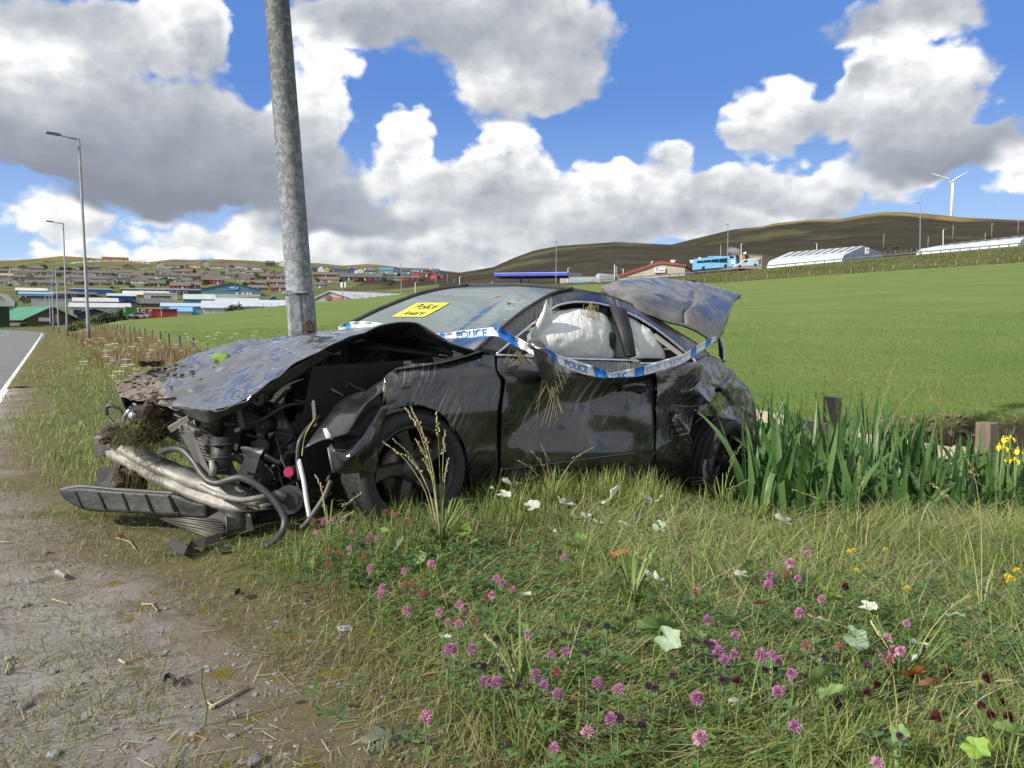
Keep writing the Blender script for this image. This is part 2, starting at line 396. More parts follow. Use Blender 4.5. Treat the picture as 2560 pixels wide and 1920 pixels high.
m_moor = grassland('cloud-shaded heather moor', [(.016, .014, .009), (.028, .023, .013), (.042, .035, .018), (.075, .062, .026)], .016, .07, 1., .25)  # heather brown, with the cloud shadow over the hill darkened into the colour
m_top = grassland('summit grass', [(.07, .065, .025), (.11, .09, .03), (.17, .13, .04), (.20, .155, .05)], .02, .06, .6, .3)
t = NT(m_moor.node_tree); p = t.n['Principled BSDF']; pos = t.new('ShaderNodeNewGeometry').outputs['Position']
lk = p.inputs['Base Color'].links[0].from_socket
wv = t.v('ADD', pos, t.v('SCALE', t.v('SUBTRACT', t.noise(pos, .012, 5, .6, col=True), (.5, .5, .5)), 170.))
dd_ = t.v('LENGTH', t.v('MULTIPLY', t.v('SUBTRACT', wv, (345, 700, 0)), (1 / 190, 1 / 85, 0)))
sun_patch_c = t.ramp(t.noise(pos, .05, 6, .65), [(.3, (.12, .095, .035)), (.7, (.25, .185, .06))])  # crest grass with a golden patch of sun painted into its colour
c1 = t.mix(t.sstep(dd_, 1.0, .45), lk, sun_patch_c)
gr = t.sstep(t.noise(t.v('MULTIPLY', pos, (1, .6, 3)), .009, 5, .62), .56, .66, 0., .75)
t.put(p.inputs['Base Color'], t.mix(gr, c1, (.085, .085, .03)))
m_verge = grassland('verge turf', [(.075, .085, .025), (.11, .105, .035), (.14, .11, .05), (.18, .13, .07)], .35, 1.8, .9, 3.)

# ---------------------------------------------------------------- ground meshes
xs = np.unique(np.concatenate([np.linspace(-75, -14, 26), np.linspace(-14, 14, 281), np.linspace(14, 75, 26)]))
ys = np.unique(np.concatenate([np.linspace(-60, 0, 24), np.linspace(0, 14, 141)]))
X, Y = np.meshgrid(xs, ys, indexing='ij'); ZZ = z_near(X, Y)
V = np.stack([X, Y, ZZ], -1).reshape(-1, 3); ni, nj = X.shape
idx = np.arange(ni * nj).reshape(ni, nj)
Q = np.stack([idx[:-1, :-1], idx[1:, :-1], idx[1:, 1:], idx[:-1, 1:]], -1)
cx = (X[:-1, :-1] + X[1:, 1:]) / 2; cy = (Y[:-1, :-1] + Y[1:, 1:]) / 2
isf = ((cy > 7.5) & (cx > -1) & (S_of(cx, cy) > 6.6) & (channel(cx, cy) < .03) & (cy > np.minimum(7.4 + np.maximum(0, cx - 1.2) * .62 + .7, 12.6)))
def sub(name, mask, m_, kind='structure'):
    me = npmesh(name, V, Q[mask].reshape(-1, 4), smooth=True)
    bm = bmesh.new(); bm.from_mesh(me); bmesh.ops.delete(bm, geom=[v for v in bm.verts if not v.link_faces], context='VERTS'); bm.to_mesh(me); bm.free()
    return tag(link_mesh(name, me, m_), kind=kind)
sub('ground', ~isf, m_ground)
meadow_near = sub('field_edge', isf, m_field)
# fan of terrain from 14 m out to the horizon, split along the field edge, bank and hill lines
qs = np.unique(np.concatenate([np.linspace(-11000, -800, 40), np.arange(-800, 3400, 9.), np.linspace(3400, 13000, 40)]))
dk, zk = rows_at(qs)
nseg = [70, 4, 6, 12, 46, 6, 3]; D = []; rowband = []
for k, n in enumerate(nseg):
    for i in range(n):
        tt = i / n
        if k == 0: D.append(dk[0] * (dk[1] / dk[0]) ** tt)
        else: D.append(dk[k] + (dk[k + 1] - dk[k]) * tt)
        rowband.append(k)
D.append(dk[-1]); D = np.array(D); rowband = np.array(rowband)
QQ = np.broadcast_to(qs, D.shape); XX = (QQ - 1280) / F * D; ZF = z_far(QQ, D + 1e-6)
V = np.stack([XX, D, ZF], -1).reshape(-1, 3); ni, nj = D.shape
idx = np.arange(ni * nj).reshape(ni, nj)
Q = np.stack([idx[:-1, :-1], idx[:-1, 1:], idx[1:, 1:], idx[1:, :-1]], -1)
cq = (QQ[:-1, :-1] + QQ[1:, 1:]) / 2; cy = (D[:-1, :-1] + D[1:, 1:]) / 2; cx = (cq - 1280) / F * cy
kb = rowband[:, None] + 0 * cq
fence_s = 4.9
inverge = (S_of(cx, cy) < fence_s + .04 * (cy - 14) * 0) & (kb <= 0)
vergeR = S_of(cx, cy) < -8
sub('verge', (kb == 0) & inverge, m_verge)
sub('field', (kb == 0) & ~inverge, m_field)
sub('bank', (kb == 1) | ((kb == 2) & (cq < 1100)), m_bank)
topm = (kb == 99) & (cq > 1980) & (cy > dk[5][None, :-1] * .80 + (dk[5] * .05 * np.sin(qs * .013))[None, :-1]) & (cq < 2700)
tt_ = (kb >= 4) & (cq < 1150) & (cy > dk[5][None, :-1] * .86)
moor = (((kb >= 2) & (cq > 1100)) | ((kb >= 4) & (cq > 840 + (1150 - 840) * (cy - 430) / 600))) & ~topm & ~tt_
town = (kb >= 2) & (cq <= 1100) & ~moor & ~tt_ & ~((kb == 2) & (cq < 1100))
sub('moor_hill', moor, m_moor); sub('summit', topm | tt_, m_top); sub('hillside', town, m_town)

# ---------------------------------------------------------------- road, lines, pavement
m_asph = mat('asphalt', (.13, .13, .132), .85, c2=(.17, .168, .165), scale=1.2, bump=.3, bscale=60, coord='Object')
m_line = mat('road paint', (.74, .74, .72), .6, c2=(.55, .55, .53), scale=5)
m_conc = mat('concrete kerb', (.36, .35, .33), .85, c2=(.28, .27, .25), scale=8)
def road_c(tt):                                    # points along the white line: straight, then swinging left
    P = []
    for y in np.linspace(-30, 92, 62): P.append((-.86 - .6 * y, y))
    hd = math.atan2(-.6, 1.0); x, y = P[-1]
    for i in range(44):
        hd -= math.radians(1.55 if i < 34 else .2); x += math.sin(hd) * 3.2; y += math.cos(hd) * 3.2; P.append((x, y))
    return P
RP = road_c(0)
def strip(name, off0, off1, dz, m_, i0=0, i1=None, parent=None, kind=None, step=1):
    mb = MB(); rows = []
    pts = RP[i0:i1]
    for i, (x, y) in enumerate(pts):
        a = pts[max(i - 1, 0)]; b = pts[min(i + 1, len(pts) - 1)]
        t_ = Vector((b[0] - a[0], b[1] - a[1])).normalized(); n_ = Vector((t_.y, -t_.x))
        zz = -.03 + .10 * float(ss(14, 100, y)) + (.0 if y < 92 else (y - 92) * .012)
        rows.append([(x + n_.x * o, y + n_.y * o, zz + dz) for o in np.linspace(off0, off1, 5)])
    mb.grid(rows, flip=True)
    o = mb.build(name, m_, parent)
    if kind: tag(o, kind=kind)
    return o
road = strip('road', -7.0, .35, 0, m_asph, kind='structure')
strip('road_edge_line', -.06, .06, .004, m_line, 0, 64, kind='structure')
strip('far_edge_line', -6.75, -6.62, .004, m_line, 0, kind='structure')
for k in range(14, 96, 5): strip('centre_line', -3.4, -3.28, .004, m_line, k, k + 3, kind='structure')
strip('far_kerb', -7.25, -7.0, .10, m_conc, kind='structure')
strip('far_pavement', -9.2, -7.25, .09, m_asph, kind='structure')
# ---------------------------------------------------------------- town, sheds, posts, vehicles in the distance
ORD = ['first', 'second', 'third', 'fourth', 'fifth', 'sixth', 'seventh', 'eighth', 'ninth', 'tenth', 'eleventh', 'twelfth', 'thirteenth', 'fourteenth', 'fifteenth', 'sixteenth']
PAL = dict(brown=(.12, .085, .06), grey=(.20, .195, .185), pale=(.42, .40, .36), cream=(.52, .47, .37), white=(.72, .71, .68), tan=(.40, .30, .17), red=(.26, .028, .028), darkred=(.15, .030, .030),
           brightred=(.48, .05, .04), pink=(.40, .24, .20), navy=(.03, .045, .09), blue=(.04, .12, .38), teal=(.18, .33, .36), green=(.06, .22, .13), darkgreen=(.03, .07, .045), orange=(.48, .27, .12),
           skyblue=(.17, .43, .68), steel=(.10, .20, .30), palesteel=(.40, .50, .60), slate=(.11, .105, .10), tile=(.15, .125, .11), roofred=(.34, .09, .06), charcoal=(.06, .06, .065), lightgrey=(.48, .49, .49),
           roofwhite=(.47, .50, .55), palegreen=(.42, .52, .46), cobalt=(.02, .10, .42), roofcream=(.60, .54, .40), royal=(.04, .07, .55))
def cm(n, rough=.75): return mat('paint ' + n, PAL[n], rough, c2=tuple(v * .82 for v in PAL[n]), scale=.35)
m_pane = mat('window pane', (.035, .045, .06), .12)
m_frame = mat('window frame', (.70, .70, .68), .5)
m_dark = mat('dark opening', (.015, .016, .018), .8)
_win = {}
def winmesh(wd, ht):
    k = (round(wd, 1), round(ht, 1))
    if k not in _win:
        mb = MB(); mb.cur = 0; mb.box((0, 0, 0), (wd, .12, ht)); mb.cur = 1; mb.box((0, -.05, 0), (wd * .8, .08, ht * .8))
        me = mb.mesh('window'); me.materials.append(m_frame); me.materials.append(m_pane); _win[k] = me
    return _win[k]
def place(px, py, d=None):
    return on_row(px, d) if d else hit(px, py)
BLD = []; SEEN = set()
def building(name, label, cat, x0, x1, yt, yb, wall, roof, dep=8., face='eaves', d=None, wf=.55, wins=4, storeys=1, chim=1, group=None, turn=0, door=True, ww=.95, wh=1.0, over=.35, base=None):
    xc = (x0 + x1) / 2; pt = place(xc, yb, d)
    if pt is None: return None
    d = pt.y; mpp = d / F; W_ = (x1 - x0) * mpp
    zb = zr(yb, d); H_ = (yb - yt) * mpp; b = math.atan2(pt.x, pt.y)
    t = thing(name, label, cat, (pt.x, pt.y, zb), -b + turn, group)
    low = min(-.6, pt.z - zb - 1.0)
    wm, rm = cm(wall), cm(roof, .65)
    wh_ = H_ * wf; mb = MB()
    if face == 'eaves':
        pr = [(0, 0, low), (0, dep, low), (0, dep, wh_), (0, dep / 2, H_ - .12), (0, 0, wh_)]
        mb.prism([(-W_ / 2, p_[1], p_[2]) for p_ in pr], (W_, 0, 0)); mb.build('wall', wm, t)
        mb = MB()
        sl_ = (H_ - wh_) / (dep / 2)
        for sgn in (0, 1):
            y0 = -over if not sgn else dep + over
            za = wh_ - sl_ * over
            q = [(-W_ / 2 - over, y0, za), (W_ / 2 + over, y0, za), (W_ / 2 + over, dep / 2, H_), (-W_ / 2 - over, dep / 2, H_)]
            mb.prism(q if not sgn else q[::-1], (0, 0, .16))
        rf = mb.build('roof', rm, t)
    elif face == 'gable':
        pr = [(-W_ / 2, 0, low), (W_ / 2, 0, low), (W_ / 2, 0, wh_), (0, 0, H_ - .12), (-W_ / 2, 0, wh_)]
        mb.prism(pr, (0, dep, 0)); mb.build('wall', wm, t)
        mb = MB(); sl_ = (H_ - wh_) / (W_ / 2)
        for sg in (-1, 1):
            q = [(sg * (W_ / 2 + over), -over, wh_ - sl_ * over), (sg * (W_ / 2 + over), dep + over, wh_ - sl_ * over), (0, dep + over, H_), (0, -over, H_)]
            mb.prism(q if sg > 0 else q[::-1], (0, 0, .16))
        rf = mb.build('roof', rm, t)
    else:                                           # flat
        mb.box((0, dep / 2, (wh_ + low) / 2), (W_, dep, wh_ - low)); mb.build('wall', wm, t)
        rf = MB().box((0, dep / 2, (wh_ + H_) / 2), (W_ + .3, dep + .3, H_ - wh_)).build('roof', rm, t)
    if chim:
        for c_ in range(chim):
            cxx = (-W_ * .36, W_ * .34)[c_ % 2]
            MB().box((cxx if face == 'eaves' else 0, dep / 2 if face == 'eaves' else dep * .4, H_ + .35), (.8, .6, 1.3)).build('chimney', cm('grey'), rf)
    n = wins
    for s_i in range(storeys):
        for k in range(n):
            xx = (-.5 + (k + .5) / n) * W_ * (.92 if face == 'eaves' else .6)
            zc = wh_ * (s_i + .56) / storeys
            if door and k == n // 2 and s_i == 0: 
                MB().box((xx, -.03, 1.05), (.95, .12, 2.1)).build('door', cm('white'), t); continue
            o = link_mesh('window', winmesh(ww, min(wh, wh_ / storeys * .6)), None, t); o.location = (xx, -.04, zc)
    if base:
        MB().box((0, -.06, (low + H_ * base[1]) / 2), (W_ + .1, .12, H_ * base[1] - low)).build('base_wall', cm(base[0]), t)
    BLD.append((xc, yb, label)); t['_d'] = d
    return t
def row(rowname, specs, wf=.55, storeys=1, wins=4, dep=8, group=None, wh=1.0):
    specs = sorted(specs, key=lambda q: q[0]); cnt = 0
    for sp in specs:
        x0, x1, yt, yb, wall, roof = sp[:6]; fc = sp[6] if len(sp) > 6 else 'eaves'
        lab = '%s%s house, %s roof, %s from left, %s' % (dict(darkred='dark red', brightred='bright red', navy='navy blue', blue='bright blue').get(wall, wall), ' gabled' if fc == 'gable' else '', dict(tile='brown tiled', slate='dark slate', roofred='red tiled', charcoal='charcoal', tan='tan', grey='grey').get(roof, roof), ORD[cnt], rowname)
        wn = max(2, min(wins, int((x1 - x0) / 8))) if fc == 'eaves' else 2
        if building('house', lab, 'house', x0, x1, yt, yb, wall, roof, dep, fc, None, wf if fc == 'eaves' else .62, wn, storeys, 1 + (x1 - x0 > 45), group or 'houses on the far hillside', random.uniform(-.10, .10), x1 - x0 > 22, wh=wh): cnt += 1
row('hilltop skyline row', [(559,592,635,649,'grey','slate'),(592,615,636,650,'white','charcoal','gable'),(630,675,640,650,'white','slate'),(677,707,641,651,'white','slate','gable')], .5)
row('pair below the skyline', [(665,687,652,665,'charcoal','slate'),(697,714,654,666,'white','charcoal','gable')], .6)
row('upper cream terrace row', [(391,410,655,670,'pale','slate','gable'),(412,462,657,670,'cream','tile'),(466,500,655,670,'cream','tile'),(502,523,652,669,'pale','tile','gable'),(524,561,660,672,'pale','slate'),(565,615,659,670,'cream','tile')], .55, 1, 4)
row('second cream terrace row', [(559,571,667,682,'cream','tile','gable'),(572,611,669,682,'cream','tile'),(614,652,662,675,'cream','slate'),(616,657,675,687,'cream','tile'),(659,676,673,692,'pink','roofred','gable'),(678,694,676,693,'pink','tile','gable'),(695,714,679,694,'pale','tile','gable')], .55)
row('top grey bungalow row', [(0,22,672,682,'grey','tile'),(27,51,671,683,'pale','grey'),(54,104,674,686,'pale','tile'),(108,160,675,687,'grey','tile'),(166,208,676,688,'pale','tile'),(213,274,675,689,'grey','tile'),(285,330,675,685,'pale','tile'),(339,380,677,687,'pale','tile'),(388,430,672,684,'cream','tile'),(436,470,673,684,'grey','tile'),(456,481,672,683,'cream','roofred')], .5)
row('middle brown bungalow row', [(0,33,683,695,'pale','tan'),(36,62,686,699,'grey','tile'),(67,89,688,701,'pink','roofred','gable'),(90,130,688,700,'grey','tile'),(172,208,688,700,'pale','tile'),(212,270,690,703,'grey','tile'),(302,345,682,694,'white','tile'),(352,382,689,702,'white','tile'),(388,420,684,696,'pale','slate'),(422,470,683,694,'pale','tile'),(476,520,684,697,'pale','tile')], .5)
row('lower brown bungalow row', [(0,24,697,712,'pale','tile'),(24,47,699,714,'white','tile','gable'),(48,66,700,714,'cream','tile','gable'),(67,111,700,714,'pale','tile'),(117,160,700,715,'grey','tile'),(169,185,694,709,'cream','tile','gable'),(186,224,697,712,'grey','tile'),(226,264,699,714,'pink','tile'),(268,284,696,712,'cream','tile','gable'),(292,326,693,706,'white','charcoal'),(330,365,695,708,'white','slate'),(370,412,701,716,'darkred','slate'),(438,452,694,709,'cream','tile','gable'),(454,480,695,708,'cream','tile'),(482,500,693,708,'grey','slate','gable')], .5)
row('red row above the blue warehouse', [(427,474,705,723,'red','tile'),(476,500,703,722,'darkred','tile'),(505,530,688,711,'brightred','tile'),(531,558,689,711,'red','tile'),(599,635,685,703,'red','slate'),(648,683,684,698,'red','slate'),(690,716,685,699,'red','slate')], .5, 2, 4)
row('lowest dark red row', [(611,662,700,715,'red','tile'),(668,716,698,713,'darkred','tile'),(622,666,712,726,'red','tile'),(679,720,711,727,'red','tile')], .5, 1, 5)
row('upper painted row, right hillside', [(782,795,666,679,'navy','charcoal'),(795,808,664,679,'white','slate','gable'),(809,822,666,680,'cream','slate','gable'),(824,834,674,688,'red','slate','gable'),(834,850,666,680,'blue','slate'),(852,872,671,684,'steel','charcoal'),(874,886,669,682,'blue','slate','gable'),(888,908,671,683,'white','slate','gable'),(914,940,673,686,'teal','charcoal'),(950,983,668,685,'teal','steel'),(987,1001,676,686,'white','charcoal'),(1004,1027,672,686,'steel','charcoal'),(1029,1048,675,687,'brightred','steel'),(1049,1072,680,692,'red','charcoal'),(1075,1093,682,698,'brightred','roofred','gable'),(1095,1108,685,696,'brightred','charcoal')], .58, 1, 3)
row('lower painted row, right hillside', [(786,842,680,693,'darkred','tile'),(786,812,705,720,'grey','slate'),(800,847,692,706,'pink','tile'),(852,892,684,701,'navy','slate'),(893,932,684,702,'red','slate'),(934,956,684,702,'navy','slate'),(958,982,689,700,'teal','charcoal'),(985,1000,690,702,'pale','slate'),(1004,1023,688,701,'brightred','slate'),(1027,1049,688,702,'darkred','slate')], .5, 2, 3, wh=.8)
for rn, x0, x1, y0, sl_, pal in (('uppermost sparse left row', 4, 380, 676, -.004, 'gp'), ('terrace row behind the bungalows', 2, 720, 692, -.004, 'gptc'), ('crowded row above the estate', 120, 715, 708, -.002, 'rptc'), ('cottage row above the blue warehouse', 390, 716, 694, .002, 'rwcp'), ('cottage row right of the post', 790, 1090, 676, .014, 'wcnb')):
    x = x0; sp_ = []; rq = random.Random(rn)
    while x < x1 and len(sp_) < 15:
        w_ = rq.uniform(14, 30); yy = y0 + (x - x0) * sl_ + rq.uniform(-3, 3); k = rq.choice(pal); sp_.append((x, x + w_, yy - rq.uniform(9, 12), yy, dict(g='grey', p='pale', t='cream', c='white', r='red', w='white', n='navy', b='blue')[k], rq.choice(['tile', 'slate', 'tile', 'charcoal']), rq.choice(['eaves', 'eaves', 'gable']))); x += w_ + rq.uniform(4, (x1 - x0) / 14)
    row(rn, sp_, .55, 1, 3)
building('long_house', 'long low orange timber building standing on the left hilltop skyline', 'building', 259, 318, 643, 652, 'orange', 'orange', 10, 'flat', None, .8, 6, 1, 0)
# --- industrial estate
def shed(label, x0, x1, yt, yb, wall, roof, face='eaves', d=None, dep=18, wf=.6, wins=0, **k):
    return building('shed', label, 'industrial shed', x0, x1, yt, yb, wall, roof, dep, face, d, wf, wins, 1, 0, None, k.pop('turn', 0), False, ww=2.2, wh=1.6, **k)
shed('long shed with tan roof at far left of the estate', 46, 112, 719, 735, 'grey', 'roofcream', wf=.5)
shed('two storey shed with sky blue roof and dark base, left of the lamp posts', 55, 127, 729, 752, 'palesteel', 'skyblue', wf=.72, wins=6, base=('charcoal', .32))
shed('white shed with navy band under its roof behind the lamp posts', 86, 172, 741, 769, 'lightgrey', 'navy', 'flat', wf=.82)
shed('grey shed behind the second lamp post', 131, 190, 728, 744, 'grey', 'grey', 'eaves', wf=.6)
shed('shed with bright blue fascia and white roof edge at the back', 182, 274, 721, 737, 'blue', 'white', 'flat', wf=.85)
shed('dark slate garage with open black doorway before the blue fascia', 168, 236, 730, 744, 'charcoal', 'slate', 'eaves', wf=.6, wins=2)
shed('very long navy shed with pale roof line at the back of the estate', 314, 505, 721, 739, 'navy', 'palesteel', 'flat', wf=.8, wins=7)
shed('long low shed with cream roof before the navy shed', 314, 418, 727, 747, 'grey', 'roofcream', wf=.5)
shed('pale grey two storey office block before the cream roof', 364, 440, 732, 750, 'lightgrey', 'roofwhite', 'flat', wf=.8, wins=5)
shed('cobalt blue shed with pale green roof in the middle of the estate', 273, 337, 733, 754, 'cobalt', 'palegreen', wf=.66)
shed('shed with wide pale grey roof behind the nearest lamp post', 190, 289, 744, 760, 'grey', 'lightgrey', wf=.35)
shed('dark brown gabled barn beside the green container', 292, 348, 748, 772, 'brown', 'slate', 'gable', wf=.5)
shed('brown shed with row of white vents on its roof', 357, 428, 746, 768, 'brown', 'slate', wf=.4)
big = shed('big pale grey workshop with dark doorways behind the nearest lamp post', 185, 319, 757, 788, 'lightgrey', 'lightgrey', wf=.62)
shed('small navy gabled hut before the pale grey workshop', 199, 274, 773, 792, 'navy', 'navy', 'gable', d=190, wf=.35, dep=8)
shed('blue shed with pale sky blue roof right of the red hut', 409, 500, 757, 774, 'skyblue', 'palesteel', d=226, wf=.45)
shed('cream shed with sky blue roof beside the red hut', 430, 478, 768, 788, 'cream', 'skyblue', d=214, wf=.45)
shed('shed with teal roof before the big blue warehouse', 463, 535, 735, 757, 'steel', 'palegreen', wf=.4)
shed('shed, pale green roof before the big blue warehouse', 545, 645, 744, 758, 'palesteel', 'palegreen', d=262, wf=.3)
shed('left one of the pair of white roofed sheds at the field edge', 510, 592, 751, 778, 'lightgrey', 'roofwhite', d=205, wf=.3)
shed('right one of the pair of white roofed sheds at the field edge, longer', 592, 720, 749, 774, 'palesteel', 'roofwhite', d=212, wf=.3)
shed('small steel blue gabled shed just left of the leaning post', 668, 705, 740, 756, 'steel', 'palegreen', 'gable', d=250, wf=.3)
wh = shed('big blue gabled warehouse with blue sign and four white doors', 510, 648, 707, 745, 'steel', 'steel', 'gable', dep=40, wf=.55, base=('lightgrey', .25), over=.5)
dwh = wh['_d']; u_ = dwh / F
for px in (592, 606, 616, 624): MB().box(((px - 579) * u_, -.12, (745 - 734) * u_), (5.5 * u_, .15, 6 * u_)).build('loading_door', m_frame, wh)
sg = MB().box(((584 - 579) * u_, -.15, 24 * u_), (25 * u_, .2, 8.5 * u_)).build('sign_board', cm('cobalt'), wh)
MB().box(((581 - 579) * u_, -.29, 26 * u_), (13 * u_, .05, 2.4 * u_)).build('lettering', m_frame, sg); MB().box(((593 - 579) * u_, -.29, 25 * u_), (3.5 * u_, .05, 4 * u_)).build('emblem', m_frame, sg)
MB().box(((582 - 579) * u_, -.29, 21.8 * u_), (18 * u_, .05, 2.6 * u_)).build('stripe', cm('skyblue'), sg)
u_ = big['_d'] / F
for px, wd in ((202, 17), (298, 14), (240, 10)): MB().box(((px - 252) * u_, -.08, 7 * u_), (wd * u_, .15, 11 * u_)).build('doorway', m_dark, big)
def text_mesh(txt, size, name='lettering', ext=.0, shear=0., bold=0.):
    cu = bpy.data.curves.new('t', 'FONT'); cu.body = txt; cu.size = size; cu.extrude = ext; cu.align_x = 'CENTER'; cu.align_y = 'CENTER'; cu.shear = shear; cu.offset = bold
    o = bpy.data.objects.new('t', cu); COL.objects.link(o); bpy.context.view_layer.update()
    me = bpy.data.meshes.new_from_object(o.evaluated_get(bpy.context.evaluated_depsgraph_get()))
    bpy.data.objects.remove(o); me.name = name; return me
def put_text(txt, size, parent, loc, m_, rx=math.pi / 2, ext=.01, shear=0.):
    o = link_mesh('lettering', text_mesh(txt, size, ext=ext, shear=shear), m_, parent); o.location = loc; o.rotation_euler = (rx, 0, 0); return o
put_text('10/4', 3.6 * u_, big, ((300 - 252) * u_, -.12, 15.5 * u_), m_dark)
# red hut with white trims
rh = shed('small red hut with white trimmed window and door at the field edge', 349, 402, 770, 791, 'brightred', 'white', 'flat', d=118, dep=4, wf=.93)
u_ = 118 / F
for px, wd in ((361, 8), (377, 7)):
    f_ = MB().box(((px - 375.5) * u_, -.05, 9.5 * u_), (wd * u_, .12, 14 * u_)).build('window_frame' if px < 370 else 'door_frame', m_frame, rh)
    MB().box(((px - 375.5) * u_, -.10, 9.0 * u_), (wd * .66 * u_, .12, 11 * u_)).build('pane' if px < 370 else 'door', m_pane, f_)
MB().box((26.2 * u_, -.06, 10 * u_), (1.6 * u_, .14, 20 * u_)).build('corner_trim', m_frame, rh); MB().box((-26.2 * u_, -.06, 10 * u_), (1.6 * u_, .14, 20 * u_)).build('corner_trim', m_frame, rh)
shed('darker red lean-to joined to the right of the red hut', 403, 442, 772, 790, 'red', 'slate', 'flat', d=119, dep=4, wf=.9)
ct = thing('container', 'bright green shipping container beside the brown barn', 'container', place(327, 774, 232), .55); MB().box((0, 0, 1.3), (3.2, 6, 2.6)).build('body', mat('green container', (.04, .22, .05), .5), ct)
for k in range(8): MB().box((-1.4 + k * .4, -3.03, 1.3), (.12, .08, 2.4)).build('rib', MATS['green container'], ct)
gb = building('barn', 'brown gabled hall with wide green roof beside the road bend', 'hall', 66, 192, 768, 806, 'brown', 'green', 30, 'gable', 150, .22, 0, 1, 0, None, .5, False, over=.6)
u_ = 150 / F
MB().box((-18 * u_, -.1, 7 * u_), (28 * u_, .2, 9 * u_)).build('roller_door', m_frame, gb); MB().box((10 * u_, -.35, 9 * u_), (6 * u_, .7, 22 * u_)).build('chimney_stack', cm('cream'), gb)
MB().box((-30 * u_, 14, 38 * u_), (2.4, 2.4, 2.5)).build('roof_vent', cm('white'), gb)
dg = building('barn', 'dark green ribbed shed at the left edge of the photo', 'shed', -40, 19, 766, 809, 'darkgreen', 'charcoal', 12, 'flat', 132, .96, 0, 1, 0, None, 0, False)
for k in range(16): MB().box(((-28 + k * 3.8) * 132 / F, -.05, 20 * 132 / F), (.10, .12, 40 * 132 / F)).build('rib', cm('darkgreen'), dg)
# warehouse with white roof and red board, just right of the leaning post
wr = thing('warehouse', 'white roofed warehouse with corrugated gable and red sign board, right of the leaning post', 'warehouse', place(868, 757, 205), 0)
P0 = Vector(wr.location); zb = zr(758, 205); wr.location.z = zb
def wp(px, py, d): p_ = at(px, py, d); return p_ - Vector(wr.location)
gA, gB, gC, gD, gE = wp(786, 748, 205), wp(824, 730, 205), wp(893, 752, 205), wp(893, 775, 205), wp(786, 775, 205)
far = wp(1060, 738, 240); offv = Vector((24, 34, 0.))
mb = MB(); mb.prism([gE, gD, gC, gB, gA], offv); mb.build('wall', cm('lightgrey'), wr)
mb = MB(); mb.prism([gA + Vector((-.4, -.5, -.1)), gB + Vector((0, -.5, .1)), gB + Vector((0, -.5, .35)), gA + Vector((-.4, -.5, .2))], offv * 1.02); mb.prism([gB + Vector((0, -.5, .1)), gC + Vector((.4, -.5, -.1)), gC + Vector((.4, -.5, .2)), gB + Vector((0, -.5, .35))], offv * 1.02); rf = mb.build('roof', cm('roofwhite'), wr)
for k in range(8):
    a = gB.lerp(gC, .45) + offv * (.10 + k * .11) + Vector((0, 0, .42)); b_ = gB.lerp(gC, .8) + offv * (.10 + k * .11) + Vector((0, 0, .42))
    MB().beam(a, b_, .9, .06).build('skylight', cm('grey'), rf)
for k in range(20):
    xk = gE.x + (gD.x - gE.x) * (k + .5) / 20; MB().box((xk, -.05 + gE.y, (gE.z + min(gA.z + (xk - gA.x) * (gB.z - gA.z) / (gB.x - gA.x), gB.z - (xk - gB.x) * (gB.z - gC.z) / (gC.x - gB.x))) / 2), (.12, .1, min(gA.z + (xk - gA.x) * (gB.z - gA.z) / (gB.x - gA.x), gB.z - (xk - gB.x) * (gB.z - gC.z) / (gC.x - gB.x)) - gE.z - .3)).build('rib', cm('pale'), wr)
c_ = wp(843, 750.5, 204.5); sgn = MB().box(c_, (3.1, .15, 1.25)).build('sign_board', mat('red board', (.55, .04, .035), .5), wr)
put_text('Local Nubian', .46, sgn, c_ + Vector((0, -.1, .2)), m_frame)
MB().box(wp(820, 744, 204.6), (1.3, .3, 1.1)).build('wall_vent', cm('slate'), wr)
# --- right hand side: filling station, sheds, bus
fc = thing('filling_station', 'filling station canopy with royal blue fascia behind the car roof', 'filling station', on_row(1345, 216), 0); L0 = Vector(fc.location)
def loc(px, py, d, o=None): return at(px, py, d) - (o or L0)
a, b_ = loc(1236, 691, 216), loc(1418, 689, 206); e_ = loc(1452, 691, 222)
MB().prism([a, b_, b_ + Vector((0, 0, .95)), a + Vector((0, 0, .95))], (1.5, 12, 0)).build('canopy_roof', cm('lightgrey'), fc)
MB().beam(a + Vector((0, -.15, .45)), b_ + Vector((0, -.15, .45)), .2, .75).build('fascia', cm('royal', .4), fc)
MB().beam(b_ + Vector((.1, 0, .45)), e_ + Vector((.1, 0, .45)), .2, .8).build('fascia', cm('palesteel', .4), fc)
for px, d in ((1303, 220), (1322, 222), (1397, 212)): q = loc(px, 692, d); MB().box((q.x, q.y + 3, q.z - 2.6), (.45, .45, 5.6)).build('pillar', cm('lightgrey'), fc)
kio = MB().box(loc(1448, 705, 232), (11, 8, 2.6)).build('kiosk', cm('pale'), fc); MB().box(loc(1447, 706, 227.2), (5, .1, 1.2)).build('window', cm('skyblue', .2), kio)
sh = thing('shed', 'low pale corrugated shed behind the price sign', 'shed', on_row(1522, 226), 0); o_ = Vector(sh.location)
MB().prism([loc(1497, 712, 226, o_), loc(1556, 712, 226, o_), loc(1556, 688, 226, o_), loc(1497, 683.5, 226, o_)], (0, 8, 0)).build('wall', cm('palesteel'), sh)
for k in range(14): q = loc(1499 + 4.1 * k, 697, 225.9, o_); MB().box(q, (.14, .14, 2.6)).build('rib', cm('pale'), sh)
tt = thing('price_sign', 'tall narrow filling station price sign with white edge', 'sign', on_row(1540, 205), 0); o_ = Vector(tt.location); q = loc(1540, 681, 205, o_)
